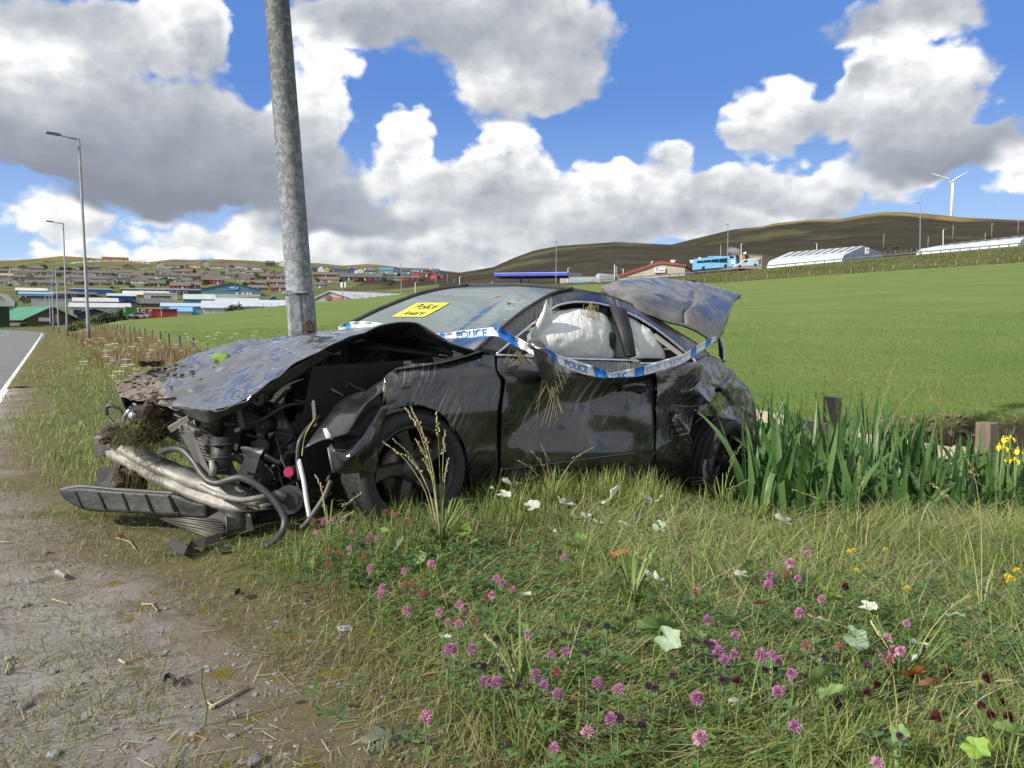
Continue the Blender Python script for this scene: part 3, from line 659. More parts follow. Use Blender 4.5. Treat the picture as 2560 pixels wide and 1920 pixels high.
MB().box(q, (.8, .35, 4.0)).build('panel', cm('navy'), tt); MB().box(q + Vector((-.42, -.05, 0)), (.16, .45, 4.1)).build('edge_strip', m_frame, tt); MB().box((q.x, q.y, q.z / 2 - 1), (.3, .2, max(.3, q.z - 2))).build('post', cm('grey'), tt)
for k in range(5): MB().box(q + Vector((.05, -.2, 1.3 - k * .55)), (.45, .05, .28)).build('price_panel', cm('lightgrey'), tt)
tb = thing('factory', 'cream gabled factory with red roof edge and white sign', 'factory', on_row(1650, 214), 0); o_ = Vector(tb.location)
GA, GB, GC, GD, GE = [loc(x, y, d, o_) for x, y, d in ((1549, 690, 212), (1650, 655.5, 212), (1712, 664, 212), (1712, 700, 212), (1549, 704, 212))]
MB().prism([GE, GD, GC, GB, GA], (14, 40, 0)).build('wall', cm('cream'), tb)
MB().prism([GA + Vector((-.3, -.4, -.35)), GB + Vector((0, -.4, -.4)), GB + Vector((0, -.4, .3)), GA + Vector((-.3, -.4, .35))], (14.2, 41, 0)).build('roof', cm('roofred'), tb)
rf = MB().prism([GB + Vector((0, -.4, -.4)), GC + Vector((.3, -.4, -.3)), GC + Vector((.3, -.4, .3)), GB + Vector((0, -.4, .3))], (14.2, 41, 0)).build('roof', cm('roofred'), tb)
sg = loc(1649, 675, 211.6, o_); so = MB().box(sg, (3.0, .2, 1.45)).build('sign_board', m_frame, tb)
put_text('T', 1.25, so, sg + Vector((-.95, -.13, -.02)), mat('plum print', (.22, .03, .16), .5), shear=.2); put_text('homasat', .5, so, sg + Vector((.38, -.13, -.1)), mat('indigo print', (.10, .08, .28), .5))
for px in (1683, 1731): MB().tube([loc(px, 654, 225, o_) + Vector((0, 0, -.6)), loc(px, 650.5, 225, o_)], [.55, .8], 10).build('roof_vent', m_frame, rf)
MB().tube([loc(1628, 666, 212, o_), loc(1629, 655, 212, o_), loc(1631, 653.5, 212, o_), loc(1634, 655.5, 212, o_)], .13, 6).build('flue', m_frame, tb)
t2 = thing('factory', 'tan factory with pale roof behind the blue bus, steam rising from its chimney', 'factory', on_row(1880, 240), 0); o_ = Vector(t2.location)
GA, GB, GC, GD, GE = [loc(x, y, d, o_) for x, y, d in ((1806, 646, 240), (1838, 637, 240), (1905, 640, 240), (1905, 672, 240), (1806, 672, 240))]
MB().prism([GE, GD, GC, GB, GA], (20, 25, 0)).build('wall', cm('tan'), t2); MB().prism([GB, GC, GC + Vector((0, -.3, .4)), GB + Vector((0, -.3, .4))], (20, 25, 0)).build('roof', cm('roofcream'), t2)
for px in (1842, 1866): MB().box(loc(px, 650, 239.8, o_), (.9, .2, 3)).build('window', m_dark, t2)
MB().tube([loc(1861, 640, 244, o_), loc(1861, 632, 244, o_), loc(1864, 631, 244, o_), loc(1864, 634, 244, o_)], .35, 8).build('chimney', m_frame, t2)
def arcshed(label, eL, rR, top, gR, d0, d1, sign=False):
    t = thing('warehouse', label, 'warehouse', on_row((eL[0] + gR[0]) / 2, d0), 0); o_ = Vector(t.location)
    A = loc(eL[0], eL[1], d0, o_); B = loc(rR[0], rR[1], d1, o_); Tp = loc(top[0], top[1], d1 + 8, o_); G = loc(gR[0], gR[1], d1 + 16, o_)
    hW = B - loc(rR[0], rR[1] + 18, d1, o_); axis = A - B; zdn = Vector((0, 0, -hW.length))
    c1 = B + zdn.normalized() * .9 * 1.0
    prof = [c1, B + (Tp - B) * .05 + Vector((0, 0, .1)), B.lerp(Tp, .12) + Vector((0, 0, .45)), Tp, Tp.lerp(G, .88) + Vector((0, 0, .45)), G]
    mb = MB(); rows = []
    for k in range(2): rows.append([q + axis * k + Vector((0, 0, 0)) for q in prof])
    mb.grid(rows, smooth=False, flip=True); rf = mb.build('roof', cm('roofwhite', .45), t); solid(rf, .12, 1)
    low = [Vector((q.x, q.y, min(c1.z, G.z) - 5)) for q in prof]
    MB().poly([low[0]] + prof + [low[-1]]).build('gable_wall', cm('palesteel'), t)
    mb = MB(); mb.prism([c1 + zdn * .0, c1 + axis, c1 + axis + Vector((0, 0, -4)), c1 + Vector((0, 0, -4))], (.1, .25, 0)); mb.build('wall', cm('white'), t)
    for k in range(9):
        f_ = (k + .6) / 9.6; a = prof[2] + axis * f_; b_ = prof[3] + axis * f_
        MB().beam(a.lerp(b_, .35) + Vector((0, 0, .1)), a.lerp(b_, .95) + Vector((0, 0, .1)), .7, .06).build('skylight', cm('grey'), rf)
    if sign:
        q = loc(2162, 628, d1 + 5, o_); so = MB().box(q + Vector((0, -1.2, 0)), (.95, .15, 1.55)).build('sign_board', m_frame, t)
        MB().ico(q + Vector((0, -1.3, .25)), .3, 2, (1, .3, 1)).build('emblem', mat('red board', (.5, .03, .04)), so)
        MB().box(q + Vector((0, -1.3, -.5)), (.6, .05, .12)).build('lettering', m_dark, so)
    return t
arcshed('long white curved-eave warehouse with small sign on its gable', (1917, 660), (2105, 645), (2159, 614.5), (2208, 637), 205, 196, True)
arcshed('second white curved-eave warehouse running out of the frame at right', (2289, 630), (2548, 603), (2640, 580), (2720, 600), 190, 182)
# bus
m_bus = mat('bus blue', (.16, .45, .72), .35, c2=(.14, .40, .66), scale=.3)
m_tyre = mat('tyre rubber', (.018, .018, .019), .75, c2=(.03, .029, .027), scale=9)
m_glass = mat('dark glass', (.012, .014, .018), .08)
bs = thing('bus', 'sky blue coach with long dark window band parked on the upper road', 'bus', on_row(1785, 200), 0); o_ = Vector(bs.location)
q0 = loc(1737, 677, 198, o_); q1 = loc(1841, 668, 196, o_); ax = (q1 - q0); Lb = ax.length; X_ = ax.normalized(); Hb = 29 * 200 / F
def bl(x, y, z): return q0 + X_ * x + Vector((0, y, z))
MB().prism([bl(0, 0, .3), bl(Lb - .5, 0, .3), bl(Lb, 0, 1.2), bl(Lb - .2, 0, Hb * .88), bl(Lb - 1.0, 0, Hb), bl(.2, 0, Hb), bl(0, 0, Hb * .9)], (0, 2.5, 0)).build('body', m_bus, bs)
MB().prism([bl(.5, -.04, Hb * .62), bl(3.2, -.04, Hb * .60), bl(7.5, -.04, Hb * .46), bl(Lb - 2.2, -.04, Hb * .42), bl(Lb - 2.2, -.04, Hb * .84), bl(.5, -.04, Hb * .80)], (0, .08, 0)).build('side_window', m_glass, bs)
for k in range(4): MB().box(bl(2 + k * 2., -.06, Hb * .68), (.07, .06, .9)).build('window_pillar', m_bus, bs)
MB().box(bl(Lb - 1.2, -.05, Hb * .88), (1.0, .1, .5)).build('side_window', m_glass, bs); MB().box(bl(Lb - .9, -.05, Hb * .45), (.9, .1, 1.0)).build('door', m_frame, bs)
for x_ in (2.2, Lb - 2.6): MB().tube([bl(x_, -.06, .5), bl(x_, .3, .5)], .5, 14).build('wheel', m_tyre, bs)
MB().box(bl(Lb * .55, 1.2, Hb + .12), (4, 1.4, .24)).build('roof_unit', m_bus, bs); MB().ico(bl(1.4, .8, Hb + .1), .5, 1, (1, 1, .5)).build('roof_vent', m_frame, bs)
vn = thing('van', 'light steel blue panel van parked in front of the coach', 'van', on_row(1870, 196), 0); o_ = Vector(vn.location)
q0 = loc(1838, 670, 194, o_); q1 = loc(1901, 664.5, 193, o_); X_ = (q1 - q0).normalized(); Lb = (q1 - q0).length
MB().prism([bl(0, 0, .3), bl(Lb, 0, .3), bl(Lb, 0, 1.9), bl(Lb - .15, 0, 2.05), bl(2.6, 0, 2.0), bl(1.5, 0, 1.25), bl(.2, 0, .95)], (0, 1.9, 0)).build('body', cm('palesteel', .35), vn)
MB().prism([bl(1.75, -.03, 1.2), bl(2.9, -.03, 1.2), bl(2.9, -.03, 1.75), bl(2.5, -.03, 1.75)], (0, .06, 0)).build('side_window', m_glass, vn)
for x_ in (1.1, Lb - 1.2): MB().tube([bl(x_, -.05, .35), bl(x_, .25, .35)], .34, 12).build('wheel', m_tyre, vn)
MB().box(bl(Lb - .1, -.03, 1.1), (.25, .06, 1.3)).build('rear_light', m_dark, vn)
def small_car(label, px, py, d, ln_px, body, flip=False, z=None):
    p_ = on_row(px, d)
    if z is not None: p_.z = zr(py, d)
    t = thing('parked_car', label, 'car', p_, -math.atan2(p_.x, p_.y), 'cars parked about the estate'); L = ln_px * d / F; s_ = L / 4.3
    pr = [(-2.15, .35), (2.15, .35), (2.15, .8), (1.2, .95), (.55, 1.42), (-1.0, 1.45), (-1.9, .95), (-2.15, .9)]
    MB().prism([(x * s_, 0, z_ * s_) for x, z_ in (pr if flip else [(-a, b) for a, b in pr][::-1])], (0, 1.7, 0)).build('body', cm(body, .3), t)
    k = 1 if flip else -1
    MB().prism([(x * s_ * k, -.03, z_ * s_) for x, z_ in [(1.0, .97), (.5, 1.36), (-.95, 1.38), (-1.5, .97)][::k]], (0, .06, 0)).build('side_window', m_glass, t)
    for x in (-1.35, 1.35): MB().tube([(x * s_, -.04, .32 * s_), (x * s_, .2, .32 * s_)], .33 * s_, 12).build('wheel', m_tyre, t)
small_car('silver car just behind the crest of the field by the red hut', 344, 797, 100, 50, 'lightgrey', z=1)
for i, (px, py, d, ln, b_, pl) in enumerate([(27, 742, 400, 9, 'charcoal', 'dark car highest on the side road at far left'), (36, 745, 390, 11, 'white', 'white car in the middle of the side road at far left'), (44, 751, 360, 14, 'white', 'white car lowest on the side road at far left'), (345, 749, 420, 9, 'white', 'white car in the yard beside the cobalt shed'), (357, 752, 400, 8, 'lightgrey', 'grey car in the yard right of the white one'), (664, 737, 430, 9, 'white', 'white car in the yard right of the blue warehouse')]):
    small_car(pl, px, py, d, ln, b_, i % 2)
vw = thing('parked_van', 'white van parked beside the green roofed hall', 'van', on_row(31, 178), .3); MB().box((0, 0, 1.6), (5.6, 2, 2.2)).build('body', cm('white', .3), vw); MB().box((-3.1, 0, 1.1), (.9, 1.9, 1.3)).build('cab', cm('white', .3), vw); MB().box((-3.2, -.98, 1.45), (.5, .06, .5)).build('side_window', m_glass, vw)
for x in (-2.6, 1.7): MB().tube([(x, -1.05, .4), (x, -.7, .4)], .4, 12).build('wheel', m_tyre, vw)
# side road on the left hill
mb = MB(); pl = [(-60, 725), (0, 737), (14, 745), (26, 757), (24, 770)]
mb.grid([[at(x - 10, y, hit(x, y).y) * 1 + Vector((0, 0, .6)), at(x + 12, y, hit(x, y).y) + Vector((0, 0, .6))] for x, y in pl]); tag(mb.build('side_road', m_asph), kind='structure')

# ---------------------------------------------------------------- street lamps
m_galv, t, p = newmat('weathered galvanised steel')
vec = t.new('ShaderNodeTexCoord').outputs['Object']; sv = t.v('MULTIPLY', vec, (1, 1, .85))
a = t.noise(sv, 20, 6, .62, .9); b_ = t.noise(vec, 2.1, 3); c_ = t.noise(sv, 34, 4, .6, .5)
gz2 = t.sstep(t.xyz(vec)[2], .8, 4.2)
base = t.mix(gz2, t.mix(b_, (.22, .24, .25), (.17, .18, .19)), t.mix(b_, (.085, .088, .083), (.06, .062, .06)))
f_ = t.sstep(t.m('MULTIPLY_ADD', c_, .35, a), .67, .71)
t.put(p.inputs['Base Color'], t.mix(f_, base, t.mix(gz2, (.30, .32, .33), (.145, .15, .147)))); p.inputs['Metallic'].default_value = .1; p.inputs['Specular IOR Level'].default_value = .3
t.put(p.inputs['Roughness'], t.m('MULTIPLY_ADD', a, .2, .58))
m_pole = mat('grey column paint', (.17, .185, .20), .55, metal=.2, c2=(.23, .245, .26), scale=3)
m_lamphead = mat('lamp housing', (.05, .053, .058), .5)
def lamp(label, base, top, r0=.095, r1=.055, arm=.75, armdir=None, matl=None, door=False, group='street lamps along the road'):
    t = thing('street_lamp', label, 'street lamp', base, 0, group); tp = Vector(top) - Vector(base)
    MB().tube([(0, 0, -.3), tp * .13, tp * .135, tp], [r0, r0, r0 * .82, r1], 16).build('pole', matl or m_pole, t)
    ad = armdir or Vector((-.80, -.48, .06))
    MB().tube([tp - Vector((0, 0, .06)), tp + ad * arm], .035, 8).build('arm', matl or m_pole, t)
    c_ = tp + ad * (arm + .22)
    hd = MB(); R_ = Matrix((ad.normalized(), Vector((0, 0, 1)).cross(ad).normalized(), ad.normalized().cross(Vector((0, 0, 1)).cross(ad).normalized()))).transposed()
    hd.box(c_ + Vector((0, 0, .03)), (.62, .26, .08), R_, .8); h = hd.build('lamp_head', m_lamphead, t)
    MB().box(c_ + Vector((0, 0, -.025)), (.42, .18, .03), R_).build('lens', cm('lightgrey'), h)
    return t
lampspec = [(222, 837, 197, 346, 38), (168, 832, 158, 558, 71), (148, 838, 138, 656, 104), (134, 825, 128, 686, 118), (127, 822, 122, 712, 138), (116, 812, 112, 712, 170)]
LN = ['nearest slim grey street lamp beside the road, tallest at left', 'second slim grey street lamp, behind the tallest one', 'third slim grey street lamp, its head below hill height', 'fourth grey street lamp from the nearest, by the road bend', 'fifth grey street lamp from the nearest, by the road bend', 'farthest grey street lamp, across the road bend']
for (bx, by, tx, ty, d), lb in zip(lampspec, LN):
    b0 = at(bx, by, d); b0.z = zg(b0.x, b0.y); lamp(lb, b0, at(tx, ty, d), arm=.9 if d < 150 else .6)
for (x, yt, yb, d, arm, lb) in [(1390, 604, 712, 196, .0, 'tall bare mast in front of the filling station canopy'), (1819, 561, 676, 186, .0, 'tall bare mast in front of the blue coach'), (2300, 508, 634, 170, .5, 'tall mast standing between the two white warehouses'), (1003, 663, 742, 190, 0, 'tall bare mast at the end of the white roofed warehouse')]:
    b0 = at(x, yb, d); lamp(lb, b0 - Vector((0, 0, .5)), at(x + (1 if x > 1280 else 0), yt, d), .11, .07, arm, Vector((-1, 0, 0)), group='tall masts by the upper road')
m_wpost = mat('white column', (.60, .60, .58), .5)
for (x, yt, yb, d, sgn, lb) in [(1038, 706, 745, 215, 1, 'white lamp column left of the car roof, with curved arm'), (1149, 692, 722, 235, 1, 'white lamp column seen over the car roof'), (1229, 705, 722, 225, 1, 'short white lamp column under the canopy left end'), (1420, 670, 700, 228, 1, 'twin white lamp column behind the blue canopy'), (1853, 609, 655, 225, 1, 'white lamp column beside the steam plume'), (2358, 574, 622, 200, 1, 'white lamp column before the right hand warehouse'), (2042, 608, 640, 230, -1, 'thin lamp column behind the long white warehouse'), (1558, 672, 700, 215, -1, 'small white lamp column beside the price sign')]:
    b0 = at(x, yb, d) - Vector((0, 0, .8)); lamp(lb, b0, at(x, yt, d), .10, .08, .8, Vector((sgn, 0, .1)), m_wpost, group='white lamp columns by the upper road')
for (x, yt, yb, d, lb) in [(1801, 613, 668, 235, 'bare white flagpole left of the steam plume'), (2209, 585, 612, 330, 'grey wooden pole right of the long white warehouse'), (2320, 592, 612, 330, 'short wooden pole behind the fence on the moor'), (2382, 564, 592, 340, 'wooden pole on the moor under the wind turbine'), (2463, 582, 597, 320, 'shortest wooden pole above the right warehouse'), (2479, 558, 588, 330, 'wooden pole on the moor right of the turbine'), (2545, 543, 582, 320, 'wooden pole with crossbar at right edge of the photo'), (1119, 685, 710, 420, 'thin pole on the moor left of the car roof'), (1135, 697, 716, 400, 'thin pole nearest the car roof on the moor'), (1090, 695, 710, 430, 'thin pole beside the last bright red house')]:
    b0 = at(x, yb, d); t = thing('pole', lb, 'pole', b0 - Vector((0, 0, 1.5)), 0, 'poles on the moor'); hh = (yb - yt) * d / F + 1.5
    MB().tube([(0, 0, 0), (0, 0, hh)], [.16, .12], 8).build('shaft', mat('weathered wood', (.30, .27, .23), .85, c2=(.20, .18, .15), scale=3, bump=.4, str_=(1, 1, .15)), t)
    if x in (2545, 2479): MB().box((0, 0, hh - .5), (1.6, .12, .14)).build('crossbar', MATS['weathered wood'], t)
ph = thing('phone_mast', 'white double box antenna on a mast beside the white roofed warehouse', 'mast', on_row(857, 196), 0); o_ = Vector(ph.location)
MB().tube([(0, 0, 0), loc(857, 706, 196, o_)], .09, 8).build('pole', m_pole, ph)
for dx in (-3, 6): MB().box(loc(857 + dx, 712, 195.8, o_), (.5 if dx < 0 else .35, .3, 1.3)).build('antenna_box', m_frame, ph)

# main leaning column
POLE_D = 5.85
pb = at(757, 830, POLE_D); pt_ = at(692, 0, POLE_D)
dirp = (pt_ - pb).normalized(); base = pb - dirp * ((pb.z - zg(pb.x, pb.y)) / dirp.z)
mp = thing('street_lamp', 'thick mottled grey steel lighting column leaning behind the wrecked car', 'lighting column', base)
top_l = 9.6
def pl_r(s): return .108 if s < 1.95 else .1005 - .0035 * s
def PT(s): return dirp * s
zc = (at(745, 735, POLE_D).z - base.z) / dirp.z           # height of the strap
n_ = 22; ss_ = [-.3, .2, zc - .02, zc + .03, zc + .2] + [zc + .2 + (top_l - zc - .2) * i / 16 for i in range(1, 17)]
rad = [.106, .106, .106, .099, .0965] + [.0965 - .028 * i / 16 for i in range(1, 17)]
MB().tube([PT(s) for s in ss_], rad, 40).build('pole', m_galv, mp)
cdir = Vector((-pb.x, -pb.y, 0)).normalized(); side = Vector((0, 0, 1)).cross(cdir).normalized()
q = PT(zc - .33) + cdir * .068 - side * .043
R_ = Matrix((side, -cdir, dirp)).transposed()
dm = MB(); dm.box(q, (.095, .09, .66), R_); dr = dm.build('cable_cover', m_galv, mp); bv = dr.modifiers.new('b', 'BEVEL'); bv.width = .012; bv.segments = 3
MB().tube([PT(zc + .005) + (cdir * math.cos(a) + side * math.sin(a)) * .118 for a in np.linspace(-1.7, .6, 12)], .011, 8).build('strap', m_galv, mp)
MB().box(PT(zc + .005) + cdir * .10 - side * .085, (.05, .03, .035), R_).build('clamp', m_galv, mp)
MB().ico(PT((at(770, 818, POLE_D).z - base.z) / dirp.z) + cdir * .10 + side * .045, .045, 2, (1, .5, 1.1), .25, 5).build('mud_patch', mat('wet mud', (.045, .028, .018), .9, c2=(.09, .06, .04), scale=12, bump=.8), mp)
tp = PT(top_l); MB().tube([tp, tp + Vector((-.9, -.5, .05))], .04, 8).build('arm', m_galv, mp)
hd = MB().box(tp + Vector((-1.2, -.66, .09)), (.7, .3, .1), Matrix.Rotation(.5, 3, 'Z')).build('lamp_head', m_lamphead, mp)

# wind turbine
wt = thing('wind_turbine', 'white three-bladed wind turbine behind the right hand hill crest', 'wind turbine', at(2378, 560, 760), 0); o_ = Vector(wt.location)
m_wt = mat('turbine white', (.62, .63, .64), .45)
hub = loc(2381, 452, 760, o_)
MB().tube([(0, 0, -12), (hub.x, 0, hub.z - .6)], [1.35, .8], 16).build('tower', m_wt, wt)
MB().box(hub + Vector((0, 1.4, 0)), (1.6, 4.2, 1.7)).build('nacelle', m_wt, wt)
MB().ico(hub + Vector((0, -1.4, 0)), 1.15, 2).build('hub', m_wt, wt)
for (px, py) in ((2329, 433), (2428, 424), (2385, 506)):
    e_ = loc(px, py, 757, o_); a = hub + Vector((0, -1.4, 0)); mb = MB(); dl = e_ - a; pr = dl.cross(Vector((0, 1, 0))).normalized()
    rows = [[a + dl * f + pr * wd * .5, a + dl * f + Vector((0, -.25, 0)) * (1 - f), a + dl * f - pr * wd * .5] for f, wd in ((.03, .7), (.2, 1.7), (.6, 1.0), (1, .25))]
    mb.grid(rows); solid(mb.build('blade', m_wt, wt), .2)

# ---------------------------------------------------------------- fences and barrier
m_wood = MATS['weathered wood']
m_wire = mat('fence wire', (.30, .30, .31), .4, metal=.8)
pm = MB().box((0, 0, .15), (.06, .06, 1.0)).mesh('post'); pm.materials.append(mat('dark fence wood', (.085, .072, .058), .85, c2=(.14, .12, .10), scale=6))
pml = MB().box((0, 0, .45), (.12, .12, 1.2)).mesh('post'); pml.materials.append(m_wood)
def fence(label, pts, meshp, wires=2, h=.95, name='post_and_wire_fence'):
    t = thing(name, label, 'fence', pts[0]); o_ = Vector(pts[0])
    for p_ in pts:
        o = bpy.data.objects.new('post', meshp); COL.objects.link(o); o.parent = t; o.location = Vector(p_) - o_; o.rotation_euler = (random.uniform(-.05, .05), random.uniform(-.07, .07), random.random())
    mb = MB()
    for k in range(wires): mb.tube([Vector(p_) - o_ + Vector((0, 0, h * (.60 - .24 * k))) for p_ in pts], .006 if h < 2 else .02, 4)
    mb.build('wire', m_wire, t); return t
fp = []
for i in range(24):
    y = 26 + (86 - 26) * (i / 23); s_ = 4.9 + .04 * (y - 14) * 0; x = s_ / .857 - .86 - .6 * y; fp.append(Vector((x, y, zg(x, y) - .15)))
fence('row of dark thin posts and wire along the left edge of the field', fp, pm)
fence('far post and wire fence along the upper left edge of the field', [on_row(x, float(qi(x, E_d)) + 1) for x in np.arange(470, 1240, 19)], pm)
fence('far post and wire fence along the foot of the grassy bank', [on_row(x, float(qi(x, E_d)) + 1) - Vector((0, 0, .1)) for x in np.arange(1500, 2650, 52)], pml)
fence('line of pale posts crossing the moor under the turbine', [on_row(x, d) for x, d in [(2180 + 13 * k, 300 + 1.5 * k) for k in range(31)]], pml, 1)
bt = thing('crash_barrier', 'grey steel crash barrier along the top of the grassy bank', 'crash barrier', on_row(1500, 184)); o_ = Vector(bt.location)
bpts = [on_row(x, float(qi(x, E_d) + qi(x, B_dd)) - .3) for x in np.arange(1480, 2700, 24)]
mb = MB(); mb.tube([p_ - o_ + Vector((0, 0, .6)) for p_ in bpts], .17, 6, sy=.3); mb.build('rail', mat('barrier steel', (.20, .205, .21), .5, metal=.4, c2=(.12, .115, .11), scale=.5), bt)
bm_ = MB().box((0, 0, .2), (.12, .12, 1.0)).mesh('post'); bm_.materials.append(MATS['barrier steel'])
for p_ in bpts:
    o = bpy.data.objects.new('post', bm_); COL.objects.link(o); o.parent = bt; o.location = p_ - o_
tag(MB().grid([[p_ + Vector((0, .6, .05)), p_ + Vector((0, 9, .15))] for p_ in bpts]).build('upper_road', m_asph), kind='structure')
mb = MB()
for i in range(46):
    x = 178 + i * 4.3; p_ = hit(x, 659 - 6 * math.sin(i * .07)); s_ = random.uniform(.5, 1.1); mb.box(p_ + Vector((0, 0, .6 * s_)), (1.2 * s_, .5, 1.6 * s_))
tag(mb.build('white_stones', m_frame), kind='stuff')
# steam
m_st = bpy.data.materials.new('steam'); m_st.use_nodes = True; t = NT(m_st.node_tree); t.n.clear()
vol = t.new('ShaderNodeVolumePrincipled'); vol.inputs['Color'].default_value = (.95, .95, .96, 1)
tc = t.new('ShaderNodeTexCoord').outputs['Object']; rr = t.v('LENGTH', tc)
dn = t.m('MULTIPLY', t.sstep(t.m('ADD', rr, t.m('MULTIPLY_ADD', t.noise(tc, 2.6, 5, .65), 1.3, -.65)), 1.0, .35), .55); t.put(vol.inputs['Density'], dn)
ou = t.new('ShaderNodeOutputMaterial'); t.l.new(vol.outputs[0], ou.inputs['Volume'])
for px, py, sx, sz, d, nm in ((1835, 628, 2.8, 1.5, 244, 1),):
    c_ = at(px, py, d); o = MB().ico((0, 0, 0), 1.05, 2).build('steam', m_st); o.location = c_; o.scale = (sx, sx * .6, sz); o.rotation_euler = (0, .25, 0); tag(o, kind='stuff')

# ---------------------------------------------------------------- shrubs and trees of the town
m_leafy = leafmat('shrub leaves', .6, .25)
def shrub_mesh(n, seed, cols, flat=1.0):
    r = np.random.default_rng(seed); th = r.uniform(0, 2 * math.pi, n); ph_ = np.arccos(r.uniform(-.2, 1, n)); lobes = 1 + .28 * np.sin(th * 3 + seed) * np.sin(ph_ * 2.3 + seed)
    rad = lobes * r.uniform(.55, 1.05, n); c_ = np.stack([np.sin(ph_) * np.cos(th) * rad, np.sin(ph_) * np.sin(th) * rad, np.cos(ph_) * rad * flat + .35], 1)
    s_ = r.uniform(.09, .2, n)[:, None]; a = r.normal(size=(n, 3)); a /= np.linalg.norm(a, axis=1)[:, None]; b_ = np.cross(a, r.normal(size=(n, 3))); b_ /= np.linalg.norm(b_, axis=1)[:, None]
    V = np.stack([c_ - a * s_, c_ + b_ * s_ * .6, c_ + a * s_, c_ - b_ * s_ * .6], 1).reshape(-1, 3); Fc = np.arange(4 * n).reshape(n, 4)
    pal = np.array(cols)[r.integers(0, len(cols), n)] * r.uniform(.75, 1.25, (n, 1)); me = npmesh('crown', V, Fc, np.repeat(pal, 4, 0)); me.materials.append(m_leafy); return me
SH = [shrub_mesh(420, 1, [(.05, .085, .02), (.07, .10, .03)]), shrub_mesh(420, 2, [(.10, .13, .03), (.13, .15, .04)]), shrub_mesh(420, 3, [(.022, .04, .018), (.035, .05, .02)]), shrub_mesh(420, 4, [(.12, .12, .05), (.09, .10, .04)])]
stm = MB().tube([(0, 0, -.3), (0, 0, .55)], [.07, .03], 6).mesh('trunk'); stm.materials.append(mat('bark', (.09, .07, .05), .9))
def shrub(px, py, wpx, k, label, group='shrubs in the town gardens', d=None, flat=1., lift=0):
    p_ = place(px, py, d)
    if p_ is None: return
    s_ = wpx * p_.y / F / 2; t = thing('shrub', label, 'shrub', p_ + Vector((0, 0, lift)), random.random() * 6, group)
    for nm, me in (('crown', SH[k]), ('trunk', stm)):
        o = bpy.data.objects.new(nm, me); COL.objects.link(o); o.parent = t; o.scale = (s_, s_, s_ * flat)
SL = ['leafy garden', 'bright garden', 'dark garden', 'olive garden']
r_ = random.Random(3)
for (x, y) in [(52, 687), (92, 692), (118, 706), (148, 690), (168, 708), (208, 697), (214, 712), (232, 712), (262, 708), (272, 714), (300, 712), (318, 712), (352, 700), (378, 693), (412, 698), (425, 706), (446, 712), (480, 702), (498, 706), (520, 676), (560, 690), (580, 676), (600, 690), (640, 690), (660, 700), (700, 696), (640, 716), (480, 676), (455, 672), (385, 690), (340, 693), (128, 714), (24, 716), (86, 716), (790, 700), (812, 706), (850, 704), (960, 704), (1002, 690), (912, 692), (744, 722), (725, 716), (540, 700), (330, 720), (280, 722)] + [(r_.uniform(4, 715), r_.uniform(676, 716)) for _ in range(55)] + [(r_.uniform(790, 1060), r_.uniform(690, 716)) for _ in range(16)]:
    k = r_.choice([0, 0, 1, 2, 3]); nb = min(BLD, key=lambda b: (b[0] - x) ** 2 + 4 * (b[1] - y) ** 2 if 'house,' in b[2] else 1e9)
    q_ = nb[2].split(','); wd_ = (SL[k].split(' garden')[0] + ' shrub beside the ' + q_[0] + ',' + ','.join(q_[2:])).split()[:16]
    lb = ' '.join(wd_)
    if lb in SEEN and ' beside' not in lb: continue
    if lb in SEEN: lb = lb.replace('shrub beside', 'shrub, right one, beside') if len(wd_) < 15 else lb.replace(' beside the', ', rightmost, by')
    if lb in SEEN: continue
    SEEN.add(lb); shrub(x, y, r_.uniform(9, 17), k, lb, flat=r_.uniform(.7, 1.2))
for (x, y, w_, k, lb) in [(110, 672, 16, 2, 'dark round tree standing alone, left of the second lamp post on the hillside'), (155, 676, 14, 2, 'dark round tree hidden partly by the second lamp post, on the hillside'), (172, 677, 14, 2, 'dark round tree just right of the second lamp post, on the hillside')]: shrub(x, y, w_, k, lb, 'dark trees above the bungalows')
for (x, y, w_, k, lb) in [(268, 795, 44, 2, 'wide dark bush between the lamp post and silver car'), (300, 795, 40, 2, 'dark round bush just left of the silver car'), (232, 797, 40, 1, 'bright yellow-green bush right of the nearest lamp post'), (250, 800, 44, 1, 'lower bright green bush in front of the dark bushes'), (196, 798, 36, 1, 'yellow-green bush left of the nearest lamp post'), (178, 792, 26, 0, 'mid green bush beside the brown hall'), (340, 783, 18, 2, 'small dark bush against the red hut'), (78, 760, 22, 3, 'olive bush beside the side road'), (66, 758, 18, 0, 'green bush above the green roofed hall'), (58, 795, 14, 2, 'small dark bush before the green roof'), (588, 770, 46, 0, 'low rounded bush at the crest before the white roofed sheds')]:
    shrub(x, y, w_, k, lb, 'bushes by the road bend', d=96 if y > 765 and x > 150 and x < 400 else (150 if x > 500 else (140 if y > 780 else None)), flat=.9 if x != 588 else .6)
for k in range(16): shrub(1560 + 62 * k + r_.uniform(-20, 20), 700 - .098 * (62 * k) + r_.uniform(-14, -2), r_.uniform(10, 24), r_.choice([0, 3, 3]), 'scrubby bush on the grassy bank, %s from the left along the bank' % ORD[k], 'low bushes on the bank', flat=.6)
